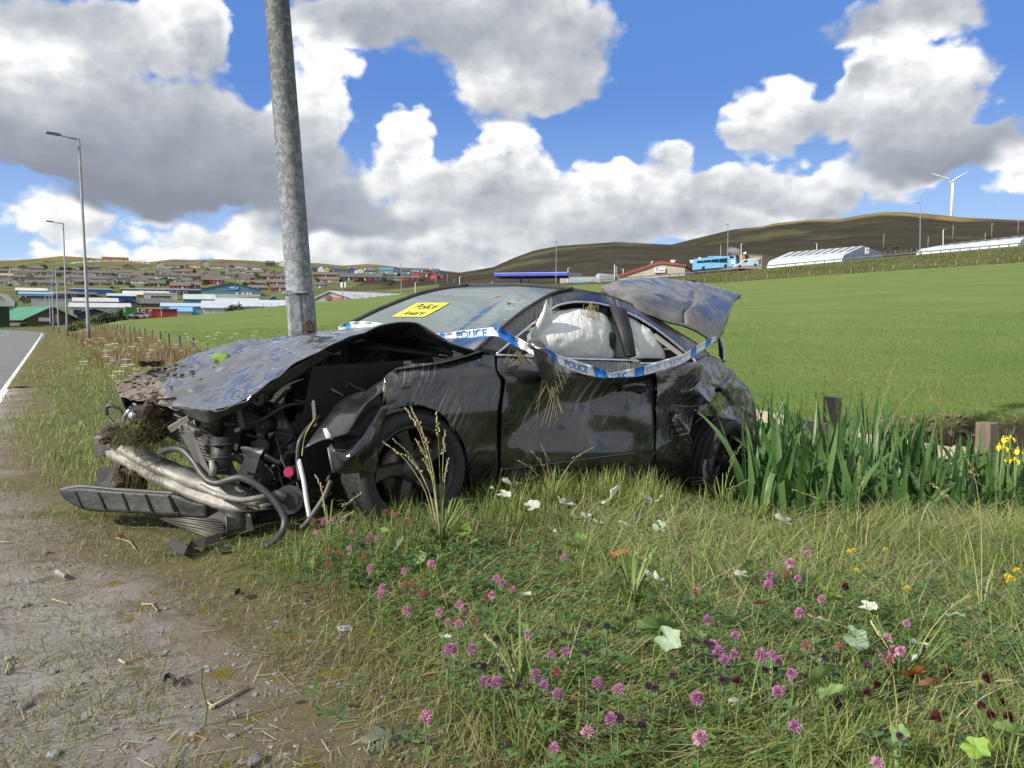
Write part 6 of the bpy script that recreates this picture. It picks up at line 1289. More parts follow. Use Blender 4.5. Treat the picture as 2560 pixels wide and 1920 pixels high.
# ---------------------------------------------------------------- vegetation
m_blade = leafmat('grass blades', .55, .35); m_plant = leafmat('plant tissue', .5, .30)
def carfoot(x, y, m=0.):                           # inside the car outline
    a, b = x - OX, y - OY; u = a * UX + b * UY; v = a * VX + b * VY
    return (u > -.62 - m) & (u < 3.3 + m) & (v > .10 - m) & (v < 1.75 + m)
def vnoise(x, y, f, seed=0):                       # cheap smooth noise
    return (np.sin(x * f + 1.7 * np.sin(y * f * .8 + seed) + seed) + np.sin(y * f * 1.2 + 1.4 * np.sin(x * f * .9 - seed) + 2 * seed) + .6 * np.sin((x + y) * f * 2.3 + seed * 3)) / 5.2 + .5
def blades(name, x, y, L, w, yaw, p0, p1, cols, nseg=4, tip=.12, mat_=None, zo=0., label=True, z=None):
    n = len(x); z0 = (Z(x, y) if z is None else z) + zo - .01
    dx, dy = np.cos(yaw), np.sin(yaw); P = np.stack([x, y, z0], 1); rows = []
    sd = np.stack([-dy, dx, np.zeros(n)], 1); sl_ = L / nseg
    for k in range(nseg + 1):
        t = k / nseg; hw = (w * .5 * (1 - t * t * (1 - tip)))[:, None] * (1 if k else .8)
        rows.append(P - sd * hw); rows.append(P + sd * hw)
        ph = np.clip(p0 + p1 * (t + .5 / nseg), 0, 1.62); P = P + np.stack([dx * np.sin(ph) * sl_, dy * np.sin(ph) * sl_, np.cos(ph) * sl_], 1)
    V = np.stack(rows, 1); m = 2 * (nseg + 1); V = V.reshape(-1, 3); b = (np.arange(n) * m)[:, None]
    Fc = np.concatenate([b + np.array([[2 * k, 2 * k + 1, 2 * k + 3, 2 * k + 2]]) for k in range(nseg)], 1).reshape(-1, 4)
    me = npmesh(name, V, Fc, np.repeat(cols, m, 0), True); o = link_mesh(name, me, mat_ or m_blade); return tag(o, kind='stuff')
def pick(pal, n, wts=None, jit=.22):
    pal = np.array(pal); i = RNG.choice(len(pal), n, p=None if wts is None else np.array(wts) / sum(wts)); return pal[i] * RNG.uniform(1 - jit, 1 + jit, (n, 1)) * RNG.uniform(.93, 1.07, (n, 3))
def scatter(n, y0, y1, wide=.74, pow_=1.0, pad=.5):  # denser towards the viewer, carried on past the frame sides
    if y0 < 2: n, wide, pad = int(n * 1.45), .90, 1.15
    t = RNG.random(n); y = (y0 ** (1 - pow_) + t * (y1 ** (1 - pow_) - y0 ** (1 - pow_))) ** (1 / (1 - pow_)) if pow_ != 1 else y0 * (y1 / y0) ** t
    x = RNG.uniform(-1, 1, n) * (wide * y + pad); return x, y
GREEN = [(.17, .24, .05), (.23, .29, .07), (.14, .20, .05), (.28, .315, .09), (.135, .19, .07)]
STRAW = [(.42, .37, .22), (.34, .30, .16), (.50, .45, .29), (.30, .29, .14)]
def edge_s(x, y): return S_of(x, y) + .15 + .9 * ss(2.4, 6., y) + (vnoise(x, y, 2.3, 1) - .5) * .9 + (vnoise(x, y, 7, 4) - .5) * .3
# short turf
x, y = scatter(120000, 1.25, 9.5, pow_=1.15); e = edge_s(x, y)
k = (RNG.random(len(x)) < ss(1.15, 2.1, e) * (1 - .62 * ss(.46, .60, vnoise(x, y, 1.15, 5)))) & ~carfoot(x, y, -.05) & (S_of(x, y) > .4) & (channel(x, y) < .3); x, y = x[k], y[k]; n = len(x); hN = vnoise(x, y, 2.1, 2)
blades('short_grass', x, y, RNG.uniform(.05, .15, n) * (.25 + 1.3 * hN ** 1.5) * (1 - .3 * ss(3.5, 5, y)) * (1 - .35 * ss(1.2, 2.2, x) * ss(3.8, 4.6, y)) * (.32 + .68 * ss(1.4, 2.7, edge_s(x, y))), RNG.uniform(.0022, .0042, n) * (.7 + .12 * y), RNG.uniform(0, 6.28, n), RNG.uniform(.05, .7, n), RNG.uniform(.1, 1., n), pick(GREEN + STRAW[:2], n, [3, 3, 3, 2, 2, 1.2, 1.2]), 3)
# long grass, flattened and matted
x, y = scatter(105000, 1.3, 8.5, pow_=1.15); e = edge_s(x, y); mt = vnoise(x, y, 1.15, 5)
k = (e > 1.9) & (RNG.random(len(x)) < ss(1.8, 2.5, e) * (.25 + 1.0 * ss(.35, .62, mt))) & ~carfoot(x, y, -.02) & (channel(x, y) < .2); x, y, mt = x[k], y[k], mt[k]; n = len(x)
yw = vnoise(x, y, 1.7, 8) * 9 + RNG.normal(0, .75, n)
blades('matted_grass', x, y, RNG.uniform(.16, .40, n), RNG.uniform(.0024, .0052, n) * (.75 + .08 * y), yw, RNG.uniform(.75, 1.3, n), RNG.uniform(.4, 1.2, n), pick(GREEN + STRAW, n, [2.4, 3, 1.4, 3.2, .8, 1.8, 1.4, 1.5, 1.4]), 6)
# upright long grass
x, y = scatter(34000, 1.3, 8.0, pow_=1.1); e = edge_s(x, y); mt = vnoise(x, y, 1.6, 11)
k = (e > 2.3) & (RNG.random(len(x)) < ss(.42, .70, mt)) & (vnoise(x, y, 1.15, 5) < .66) & ~carfoot(x, y, .02) & (channel(x, y) < .2); x, y = x[k], y[k]; n = len(x)
blades('long_grass', x, y, RNG.uniform(.11, .30, n) * (1 + .35 * ss(.9, 1.8, x)) * (1 - .4 * ss(3.4, 4.4, y)), RNG.uniform(.003, .006, n) * (.8 + .06 * y), RNG.uniform(0, 6.28, n), RNG.uniform(.0, .35, n), RNG.uniform(.2, 1.1, n), pick(GREEN + STRAW[:1], n, [3, 3, 2, 3, 1, .8]), 5)
# bigger blades in tufts near the viewer
tx, ty = scatter(150, 1.5, 4.6, pow_=1.); k = (edge_s(tx, ty) > 2.0) & ~carfoot(tx, ty, .1); tx, ty = tx[k], ty[k]; i = RNG.integers(0, len(tx), 4200)
x = tx[i] + RNG.normal(0, .05, 4200); y = ty[i] + RNG.normal(0, .05, 4200); n = 4200
blades('grass_tufts', x, y, RNG.uniform(.08, .27, n), RNG.uniform(.003, .0075, n), RNG.uniform(0, 6.28, n), RNG.uniform(.05, .5, n), RNG.uniform(.3, 1.2, n), pick([(.17, .26, .055), (.23, .31, .075), (.14, .20, .04), (.28, .30, .10)], n), 6)
# grey-brown turf and dead bits on the trodden edge
x, y = scatter(110000, 1.25, 9, pow_=1.15); e = edge_s(x, y)
k = (RNG.random(len(x)) < ss(.25, 1.2, e) * (vnoise(x, y, 4.2, 3) > .40)) & (e < 2.2) & (S_of(x, y) > .3) & ~carfoot(x, y, 0); x, y = x[k], y[k]; n = len(x)
blades('thin_turf', x, y, RNG.uniform(.025, .085, n), RNG.uniform(.0022, .0036, n) * (.8 + .12 * y), RNG.uniform(0, 6.28, n), RNG.uniform(.3, 1.2, n), RNG.uniform(.1, .8, n), pick([(.17, .19, .06), (.25, .22, .10), (.30, .24, .14), (.14, .18, .045)], n), 2)
x, y = scatter(9000, 1.25, 8, pow_=1.2); k = (S_of(x, y) > .25) & (edge_s(x, y) < 2.6) & ~carfoot(x, y, -.3); x, y = x[k], y[k]; n = len(x)
blades('dead_straw', x, y, RNG.uniform(.02, .11, n) * (.7 + .6 * (RNG.random(n) > .9)), RNG.uniform(.0018, .004, n), RNG.uniform(0, 6.28, n), np.full(n, 1.53), RNG.uniform(-.12, .08, n), pick([(.40, .34, .22), (.30, .23, .14), (.18, .12, .07), (.50, .45, .32)], n), 3, tip=.6, zo=.014)
# verge between road and field
x, y = scatter(150000, 4.5, 75, wide=.72, pow_=1.25); s_ = S_of(x, y); e = s_ + .45 + .4 * ss(5, 8, y) + (vnoise(x, y, 1.1, 2) - .5) * .9
k = (e > .9) & (s_ < 5.0 + 1.6 * (1 - ss(12, 20, y))) & ~carfoot(x, y, .03) & (x < 1.0) & (RNG.random(len(x)) < ss(.7, 2.0, e) + .1); x, y, s_ = x[k], y[k], s_[k]; n = len(x)
red = ss(.30, .62, vnoise(x, y, .45, 7)) * ss(1.4, 2.4, s_) * ss(6.5, 9.0, y); gr = (RNG.random(n) > red * .9)
cols = np.where(gr[:, None], pick(GREEN + [STRAW[1]], n, [2, 3, 1, 2.5, 1, 1.2]), pick([(.22, .14, .075), (.27, .19, .11), (.32, .26, .16), (.17, .10, .055)], n))
hh = np.where(gr, RNG.uniform(.06, .20, n), RNG.uniform(.25, .5, n)) * (.45 + .75 * ss(1.0, 2.6, s_))
blades('verge_grass', x, y, hh, RNG.uniform(.0035, .007, n) * (.55 + .12 * y), RNG.uniform(0, 6.28, n), RNG.uniform(.0, .4, n), RNG.uniform(.1, .8, n), cols, 3)
# field sward
x, y = scatter(170000, 7.4, 50, wide=.72, pow_=1.3); k = (S_of(x, y) > 6.2) & (channel(x, y) < .06) & ~carfoot(x, y, .1) & ((y > 7.6 + np.maximum(0, x - 1.2) * .6) | (y > 12.6)); x, y = x[k], y[k]; n = len(x)
blades('field_sward', x, y, RNG.uniform(.04, .10, n) * (1 + .006 * y), RNG.uniform(.003, .006, n) * (.6 + .07 * y), RNG.uniform(0, 6.28, n), RNG.uniform(.0, .45, n), RNG.uniform(.1, .6, n), pick([(.098, .165, .028), (.112, .18, .032), (.13, .192, .040), (.145, .20, .05)], n, jit=.10), 2)
# overhanging turf along the stream and ditch
x, y = scatter(90000, 5.5, 14, wide=.75, pow_=1.0); c_ = channel(x, y); k = (c_ > .002) & (c_ < .34) & (x > .6) & ~carfoot(x, y, .0); x, y = x[k], y[k]; n = len(x)
blades('bank_grass', x, y, RNG.uniform(.10, .30, n), RNG.uniform(.006, .011, n), RNG.uniform(0, 6.28, n), RNG.uniform(.1, .7, n), RNG.uniform(.3, 1.3, n), pick(GREEN, n), 4)
# rough grass on the bank under the upper road
q_ = RNG.uniform(1100, 2620, 42000); d_ = qi(q_, E_d) + qi(q_, B_dd) * RNG.random(42000) * .9; x = (q_ - 1280) / F * d_; n = 42000; ct_ = vnoise(x, d_, .35, 3)
blades('bank_rough_grass', x, d_, RNG.uniform(.12, .38, n) * (.5 + ct_), RNG.uniform(.05, .12, n), RNG.uniform(0, 6.28, n), RNG.uniform(.2, .9, n), RNG.uniform(.1, .7, n), pick([(.13, .155, .045), (.17, .185, .06), (.20, .20, .08), (.11, .14, .04), (.24, .22, .11)], n), 2, tip=.4)
# clover leaves: three leaflets, each a folded pair of quads
cx_ = np.r_[RNG.normal(.62, .45, 800), RNG.normal(-.55, .25, 260), RNG.normal(1.5, .35, 380), RNG.normal(.0, .3, 320)]; cy_ = np.r_[RNG.normal(2.4, .38, 800), RNG.normal(3.4, .22, 260), RNG.normal(2.5, .3, 380), RNG.normal(3.1, .25, 320)]
k = (cy_ > 1.6) & ~carfoot(cx_, cy_, .05); cx_, cy_ = cx_[k], cy_[k]; n = len(cx_); zz = Z(cx_, cy_) + RNG.uniform(.03, .15, n)
V, Fc, cl = [], [], []
for i in range(n):
    a0 = RNG.uniform(0, 6.28); s_ = RNG.uniform(.012, .024); c_ = np.array([cx_[i], cy_[i], zz[i]]); col = np.array([(.07, .14, .035), (.09, .17, .045), (.06, .115, .04)][i % 3]) * RNG.uniform(.8, 1.2); tl = RNG.uniform(-.25, .25, 2)
    for j in range(3):
        a = a0 + j * 2.09; d = np.array([math.cos(a), math.sin(a), tl[0] * math.cos(a) + tl[1] * math.sin(a) + .12]); p = np.array([-math.sin(a), math.cos(a), 0]); u = np.array([0, 0, .18])
        b = len(V); V += [c_, c_ + d * s_ * .75 + (p * .46 + u) * s_, c_ + d * s_ * 1.45 + (p * .34 + u) * s_, c_ + d * s_ * 1.5, c_ + d * s_ * 1.45 + (-p * .34 + u) * s_, c_ + d * s_ * .75 + (-p * .46 + u) * s_]
        Fc += [(b, b + 1, b + 2, b + 3), (b, b + 3, b + 4, b + 5)]; cl += [col] * 6
tag(link_mesh('clover_leaves', npmesh('clover_leaves', np.array(V), np.array(Fc), np.array(cl)), m_plant), kind='stuff')

# --- clover, self-heal and yellow vetch flowers: one thing each
def lift_hit(px, py, h, d0=1.2, d1=16.):
    r = ray(px, py); ds = np.linspace(d0, d1, 700); zz = CAMZ + r.z * ds - Z(r.x * ds, ds) - h; k = int(np.argmax(zz < 0)); d = ds[k] if zz[k] < 0 else d1
    return Vector((r.x * d, d, zg(r.x * d, d)))
def head_mesh(name, n, pal, R, tube_=True, seed=0, up=.2):
    r = np.random.default_rng(seed); V, Fc, cl = [], [], []
    for i in range(n):
        ph = math.acos(1 - (i + .5) / n * 1.55); th = i * 2.39996; d = np.array([math.sin(ph) * math.cos(th), math.sin(ph) * math.sin(th), math.cos(ph) + up]); d /= np.linalg.norm(d)
        p = np.cross(d, [0, 0, 1.]); p = p / (np.linalg.norm(p) + 1e-6); q = np.cross(d, p); L_ = R * r.uniform(.85, 1.12); w_ = R * (.17 if tube_ else .26); b = len(V); c = np.array(pal[r.integers(0, len(pal))]) * r.uniform(.85, 1.15)
        o_ = np.array([0, 0, R * .2 * d[2]]); V += [d * R * .25 + o_, d * L_ * .75 + p * w_ + o_, d * L_ + o_ + q * w_ * .4, d * L_ * .75 - p * w_ + o_]; Fc.append((b, b + 1, b + 2, b + 3)); cl += [c] * 4
        V += [d * R * .25 + o_, d * L_ * .7 + q * w_ * .8 + o_, d * L_ * .95 + o_, d * L_ * .7 - q * w_ * .8 + o_]; Fc.append((b + 4, b + 5, b + 6, b + 7)); cl += [c * .9] * 4
    me = npmesh(name, np.array(V), np.array(Fc), np.array(cl)); me.materials.append(m_plant); return me
HEADS = dict(pink=head_mesh('flower_head', 44, [(.66, .33, .50), (.74, .44, .60), (.56, .24, .40)], .016, seed=1), purple=head_mesh('flower_head', 44, [(.50, .20, .42), (.58, .28, .50), (.42, .15, .34)], .0165, seed=2),
             faded=head_mesh('flower_head', 40, [(.30, .12, .07), (.40, .18, .14), (.55, .22, .30)], .0155, seed=3, up=-.2), bud=head_mesh('flower_head', 60, [(.13, .09, .11), (.18, .13, .14), (.09, .06, .075)], .0115, False, 4),
             spike=head_mesh('flower_head', 46, [(.11, .03, .035), (.16, .05, .045), (.07, .02, .03)], .013, False, 5, .6), yellow=head_mesh('flower_head', 14, [(.75, .58, .03), (.80, .66, .06)], .013, False, 6, .5))
stemm = {}
for nm, c in (('g', (.12, .17, .06)), ('d', (.13, .11, .06))):
    mb = MB().tube([(0, 0, 0), (.006, .003, .4), (-.003, .002, .75), (0, 0, 1)], [.0022, .002, .0018, .0016], 5, False); me = mb.mesh('stem'); me.materials.append(mat('stem ' + nm, c, .6)); stemm[nm] = me
mb = MB(); 
for a in (0, 2.1, 4.2): d = Vector((math.cos(a), math.sin(a), .35)); p = Vector((-math.sin(a), math.cos(a), 0)); mb.poly([(0, 0, 0), d * .016 + p * .009, d * .034, d * .016 - p * .009])
lme = mb.mesh('leaf'); lme.materials.append(mat('clover leaf', (.075, .14, .04), .55))
fl = []
def A3(l, kind): fl.extend([(800 + a / 2.304, 1200 + b / 2.304, kind) for a, b in l])
def A4(l, kind): fl.extend([(1600 + a / 2.304, 1300 + b / 2.304, kind) for a, b in l])
A3([(25,245),(80,235),(130,235),(180,315),(290,515),(485,540),(355,630),(350,680),(495,770),(685,770),(800,725),(830,770),(735,835),(795,840),(990,670),(1015,580),(1110,645),(1200,905),(605,1385),(1535,1465),(1350,1580),(1405,455),(640,495),(1715,1240),(-25,310),(170,400),(330,340)], 'pink')
A3([(275,345),(750,990),(875,990),(945,1170),(1010,1170),(1330,1030),(1410,1020),(1240,1135),(1290,1195),(1370,1245),(1050,605),(1600,1200),(1680,1400)], 'purple')
A3([(45,430),(110,430),(265,435),(50,490),(490,610),(540,615),(590,660),(960,680),(895,830),(90,600),(380,195),(440,210),(500,240),(1360,1130),(-40,240)], 'faded'); A3([(1545,850),(1650,855),(1405,905),(1525,1015),(1020,935),(1045,1095),(880,1080),(945,1090),(1890,1195),(1930,1225),(2030,1160),(1850,1440),(1140,1210),(1725,1390),(285,595),(240,385)], 'bud')
A4([(960,200),(865,255),(865,300),(1045,470),(920,555),(1535,600),(1425,695),(1460,770),(1500,760),(1400,790),(345,1265),(1360,1410)], 'pink'); A4([(745,335),(740,385),(390,590),(550,685),(420,735),(455,785),(490,830),(545,800),(700,785),(760,785),(790,825),(875,905),(800,1005),(330,1035),(890,1210),(908,345)], 'purple')
A4([(840,325),(1440,815),(1150,730),(318,425),(955,720)], 'faded'); A4([(315,705),(380,730),(770,875),(720,875),(190,920),(45,960),(90,990),(475,955),(1500,1250),(1310,845),(1060,800)], 'bud')
A4([(1370,975),(1445,930),(1575,935),(1780,915),(1305,1035),(1135,1095),(1970,1090),(2090,1080),(2025,1140),(2115,1155),(2035,1235),(1175,395),(1695,1180),(550,950),(1990,935)], 'spike'); A4([(1415,175),(1200,190),(1228,185),(2120,330),(2140,345),(2170,300),(1540,400),(2125,365),(1245,295)], 'yellow')
fl += [(1230, 1223, 'daisy')]
ZONES = [((560, 1290, 1010, 1440), 'in the clump below the front wheel'), ((780, 1430, 1120, 1600), 'in the patch below the sill'), ((1000, 1430, 1330, 1640), 'in the middle foreground'), ((780, 1600, 1330, 1920), 'in the bottom middle foreground'), ((1330, 1500, 1720, 1920), 'in the clump at bottom centre right'), ((1720, 1330, 2080, 1600), 'in the upper right clump'), ((1720, 1600, 2080, 1920), 'in the lower right clump'), ((2080, 1300, 2560, 1640), 'near the pale leaf at right'), ((2080, 1600, 2560, 1920), 'in the bottom right corner')]
KN = dict(pink='pale pink clover flower', purple='purple pink clover flower', faded='faded brown clover flower', bud='dark round clover seed head', spike='dark red self-heal spike', yellow='small yellow vetch flower', daisy='small white daisy')
cnt = {}
HEADS['daisy'] = head_mesh('flower_head', 16, [(.75, .74, .66)], .014, False, 7, .6)
for (px, py, kd) in sorted(fl):
    zn = next((z_[1] for z_ in ZONES if z_[0][0] <= px < z_[0][2] and z_[0][1] <= py < z_[0][3]), 'beside the wrecked car')
    h = dict(pink=.17, purple=.175, faded=.16, bud=.165, spike=.13, yellow=.19, daisy=.17)[kd] * random.uniform(.8, 1.25); p_ = lift_hit(px, py, h)
    c = cnt.get((kd, zn), 0); cnt[(kd, zn)] = c + 1
    t = thing('clover_flower' if kd in ('pink', 'purple', 'faded', 'bud') else dict(spike='self_heal', yellow='yellow_vetch', daisy='daisy')[kd], '%s %s from the left %s' % (ORD[min(c, 15)], KN[kd], zn), 'flower', p_, random.random() * 6, KN[kd] + 's in the verge')
    o = bpy.data.objects.new('stem', stemm['d' if kd in ('faded', 'spike') else 'g']); COL.objects.link(o); o.parent = t; o.scale = (1.2, 1.2, h)
    sc_ = random.uniform(.82, 1.25); o = bpy.data.objects.new('flower_head', HEADS[kd]); COL.objects.link(o); o.parent = t; o.location = (0, 0, h); o.scale = (sc_, sc_, sc_ * (1.5 if kd == 'spike' else 1.)); o.rotation_euler = (random.uniform(-.5, .5), random.uniform(-.5, .5), 0)
    if kd not in ('yellow', 'daisy'):
        for f in (.55, .86): o = bpy.data.objects.new('leaf', lme); COL.objects.link(o); o.parent = t; o.location = (.003, 0, h * f); o.rotation_euler = (0, 0, random.random() * 6); o.scale = (random.uniform(.7, 1.1),) * 3
# --- broad coltsfoot leaves, some showing their white undersides
def broad(seed, under):
    r = random.Random(seed); mb = MB(); nb = 22; rim = []
    for k in range(nb):
        a = 2 * math.pi * k / nb + math.pi; R = 1 * (1 + .12 * math.cos(a * 5) + r.uniform(-.07, .07)) * (.35 + .65 * min(1, abs(a - math.pi) / .35 if a - math.pi < math.pi else abs(3 * math.pi - a) / .35))
        rim.append((math.cos(a) * R, math.sin(a) * R * .92))
    b = [[(x * f, y * f, .25 * f * f * (1 + .5 * math.sin(3 * math.atan2(y, x) + seed)) + .10 * math.sin(7 * math.atan2(y, x) + seed) * f * f - (.3 * f * x if seed % 2 else 0)) for x, y in rim + rim[:1]] for f in (.02, .4, .75, 1)]
    mb.grid(b, True); me = mb.mesh('leaf_blade'); return me
def lm(name, c, c2): return leafmat(name, .6, .25, c, c2, 40)
LM = dict(white=lm('leaf underside', (.56, .58, .50), (.46, .50, .40)), green=lm('broad leaf', (.15, .24, .075), (.21, .30, .11)), bright=lm('bright leaf', (.20, .34, .05), (.26, .38, .08)), pale=lm('pale leaf', (.36, .44, .31), (.26, .34, .22)), orange=lm('rusty leaf', (.38, .17, .04), (.26, .09, .04)), brown=lm('withered leaf', (.28, .13, .08), (.38, .20, .13)))
LFM = {}
def leafthing(px, py, wpx, kd, label, lift=.05):
    p_ = lift_hit(px, py, lift); s_ = wpx * 1.15 * p_.y / F / 2; sd_ = int(px) % 7; key = (sd_, kd)
    if key not in LFM: me = broad(sd_, 0); me.materials.append(LM[kd]); LFM[key] = me
    t = thing('coltsfoot_leaf', label, 'leaf', p_, 0, 'broad leaves lying in the grass')
    o = bpy.data.objects.new('leaf_blade', LFM[key]); COL.objects.link(o); o.parent = t; o.location = (0, 0, lift); o.scale = (s_,) * 3; o.rotation_euler = (random.uniform(.15, .9), random.uniform(-.5, .5), random.random() * 6)
    o = bpy.data.objects.new('stalk', stemm['g']); COL.objects.link(o); o.parent = t; o.location = (0, 0, -.02); o.scale = (1.6, 1.6, lift + .02)
CF = [(1280,1213,46,'white'),(1260,1239,34,'white'),(1412,1261,44,'white'),(1533,1241,58,'white'),(1611,1247,44,'white'),(1651,1248,24,'white'),(1330,1268,36,'white'),(1466,1293,30,'white'),(1382,1332,36,'white'),(1494,1308,24,'white'),(1564,1317,38,'white'),(997,1367,42,'white'),(1633,1452,52,'white'),(1314,1489,40,'white'),(1110,1597,30,'white'),(1132,1649,26,'white'),(1121,1671,30,'pale'),
 (1156,1330,44,'bright'),(1186,1360,42,'green'),(1347,1363,44,'green'),(1425,1367,46,'green'),(1052,1397,34,'green'),(1451,1348,28,'green'),(1651,1570,96,'green'),(1672,1604,60,'pale'),(1390,1517,30,'green'),(1866,1425,64,'green'),(1855,1440,34,'white'),(1632,1447,30,'white'),(2140,1600,54,'pale'),(2300,1616,44,'white'),(2290,1651,46,'white'),(2290,1690,62,'orange'),(2330,1716,52,'brown'),(1847,1760,40,'white'),(2047,1708,84,'green'),(2077,1738,56,'green'),(2030,1652,46,'pale'),(2381,1543,46,'pale'),(1900,1512,38,'brown'),(2440,1877,60,'bright'),(2533,1838,70,'green'),(2250,1840,44,'green'),(1550,1390,40,'orange'),(960,1330,30,'green'),(300,1343,26,'brown'),(2170,1520,40,'white'),(1960,1305,46,'white'),(2060,1480,44,'bright'),(1745,1590,34,'green'),(2230,1900,60,'green'),(2090,1500,36,'green'),(1650,1318,30,'pale'),(505,1680,26,'pale'),(1310,1575,26,'green')]
LKN = dict(white='white backed broad leaf', green='broad green leaf', bright='bright green broad leaf', pale='pale green broad leaf', orange='rusty orange dying leaf', brown='withered pinkish brown leaf'); lc = {}
for (px, py, wp_, kd) in sorted(CF):
    zn = 'at the foot of the car door' if py < 1320 and px > 1000 else next((z_[1] for z_ in ZONES if z_[0][0] <= px < z_[0][2] and z_[0][1] <= py < z_[0][3]), 'on the trodden verge' if px < 780 else 'in the flattened grass before the car')
    c = lc.get((kd, zn), 0); lc[(kd, zn)] = c + 1; leafthing(px, py, wp_, kd, '%s %s from the left %s' % (ORD[c], LKN[kd], zn), .12 if py < 1500 else .17)
# dark rosette at the bottom edge
rs = thing('rosette_plant', 'flat grey green rosette weed at the bottom edge of the dirt', 'weed', hit(975, 1850)); 
for k in range(11):
    a = k * 2.4; L_ = random.uniform(.045, .085); d = Vector((math.cos(a), math.sin(a), .08)); p = Vector((-math.sin(a), math.cos(a), 0)); mb = MB()
    mb.grid([[d * L_ * f + p * w_ * s + Vector((0, 0, .012 - .02 * f * abs(s) + .02 * f * (1 - f))) for s in (-1, 0, 1)] for f, w_ in ((0, .004), (.4, .012), (.75, .017), (1, .003))], True); mb.build('leaf', mat('grey green leaf', (.10, .125, .075), .6, c2=(.08, .075, .045), scale=30), rs)
# --- yellow flag irises beside the ditch
def irisleaf(seed):
    r = random.Random(seed); mb = MB(); rows = []; H_ = 1.0; bend = r.uniform(-.05, .12) + (.5 if seed % 4 == 3 else 0)
    for f in (0, .2, .4, .6, .75, .88, 1):
        w_ = .0195 * (1 - max(0, f - .45) ** 1.6 * 2.4) * (.8 if f == 0 else 1); x = bend * f * f; z = H_ * f - abs(bend) * f ** 3 * .5
        rows.append([(x, -max(w_, .0012), z), (x + .004, 0, z), (x, max(w_, .0012), z)])
    me = mb.grid(rows, True).mesh('leaf'); me.materials.append([MATS['iris leaf'], MATS['iris leaf pale']][seed % 2]); return me
leafmat('iris leaf', .4, .25, (.050, .115, .035), (.075, .145, .040), 5); leafmat('iris leaf pale', .4, .3, (.085, .165, .05), (.12, .20, .065), 5)
IL = [irisleaf(i) for i in range(8)]
ip = []
rI = random.Random(12)
for k in range(900):
    x = rI.uniform(1.72, 4.7); y = rI.uniform(4.6, 7.0)
    if y > 6.3 + .25 * x * .2 or y < 4.7 + .10 * abs(x - 2.4) or any((x - a) ** 2 + (y - b) ** 2 < .045 for a, b in ip) or carfoot(np.array(x), np.array(y), .06): continue
    ip.append((x, y))
ip = ip[:88]
YQ = [sorted(q[1] for q in ip)[int(len(ip) * f)] for f in (.15, .29, .43, .57, .71, .86)]; ip.sort(key=lambda q: q[0] / q[1])
for i, (x, y) in enumerate(ip):
    side_ = ['front row', 'second row', 'third row', 'fourth row', 'fifth row', 'sixth row', 'back row'][sum(y > q for q in YQ)]; kk = ('iris', side_); c = lc.get(kk, 0); lc[kk] = c + 1
    t = thing('iris_plant', '%s clump of sword-shaped iris leaves from the left, %s of the iris bed' % (ORD[min(c, 15)], side_), 'iris', (x, y, zg(x, y)), rI.random() * 6, 'iris clumps beside the ditch')
    for j in range(rI.randint(8, 11)):
        o = bpy.data.objects.new('leaf', IL[rI.randint(0, 7)]); COL.objects.link(o); o.parent = t; a = rI.uniform(-.13, .13)
        o.location = (a, rI.uniform(-.1, .1), -.03); hh = rI.uniform(.58, .98) * (1 if x < 3.6 else .85); hh *= (1 - .32 * float(ss(.46, .58, x / y))) * (.68 + .32 * float(ss(4.7, 5.5, y))); o.scale = (1, rI.uniform(.8, 1.25), hh); o.rotation_euler = (rI.uniform(-.25, .25) + a * .3, a * 2.4 + rI.uniform(-.16, .16), rI.uniform(-.9, .9))
m_yel2 = mat('iris yellow', (.80, .60, .015), .45)
fm = MB()
for k in range(3):
    a = k * 2.094; d = Vector((math.cos(a), math.sin(a), 0)); p = Vector((-math.sin(a), math.cos(a), 0))
    fm.grid([[d * r_ + p * w_ * s + Vector((0, 0, z_)) for s in (-1, -.5, 0, .5, 1)] for r_, w_, z_ in ((.004, .006, 0), (.025, .014, .014), (.045, .026, .004), (.056, .022, -.03), (.058, .006, -.05))], True)
    d2 = Vector((math.cos(a + 1.05), math.sin(a + 1.05), 0)); p2 = Vector((-math.sin(a + 1.05), math.cos(a + 1.05), 0)); fm.grid([[d2 * r_ + p2 * w_ * s + Vector((0, 0, z_)) for s in (-1, 0, 1)] for r_, w_, z_ in ((.003, .004, 0), (.010, .009, .03), (.012, .003, .045))], True)
fme = fm.mesh('flower_head'); fme.materials.append(m_yel2)
for i, (px, py, d, lb) in enumerate([(2509, 1098, 4.9, 'upper left yellow iris bloom at the right edge'), (2526, 1096, 5.0, 'upper right yellow iris bloom at the right edge'), (2498, 1116, 4.8, 'lower left yellow iris bloom at the right edge'), (2509, 1120, 4.75, 'lower middle yellow iris bloom at the right edge'), (2544, 1126, 4.8, 'rightmost yellow iris bloom at the photo edge'), (2537, 1151, 4.7, 'low yellow iris bloom against the water, right'), (2520, 1145, 4.85, 'low yellow iris bloom against the water, left'), (2384, 1137, 5.6, 'small single yellow iris bloom left of the thick post')]):
    e_ = at(px, py, d); b0 = Vector((e_.x, e_.y, zg(e_.x, e_.y))); t = thing('iris_flower', lb, 'flower', b0, i, 'yellow iris blooms')
    hh = e_.z - b0.z; MB().tube([(0, 0, 0), (.01, 0, hh * .6), (0, 0, hh)], [.007, .006, .005], 6).build('stem', MATS['stem g'], t)
    o = bpy.data.objects.new('flower_head', fme); COL.objects.link(o); o.parent = t; o.location = (0, 0, hh); o.scale = (.5,) * 3 if i < 7 else (.4,) * 3
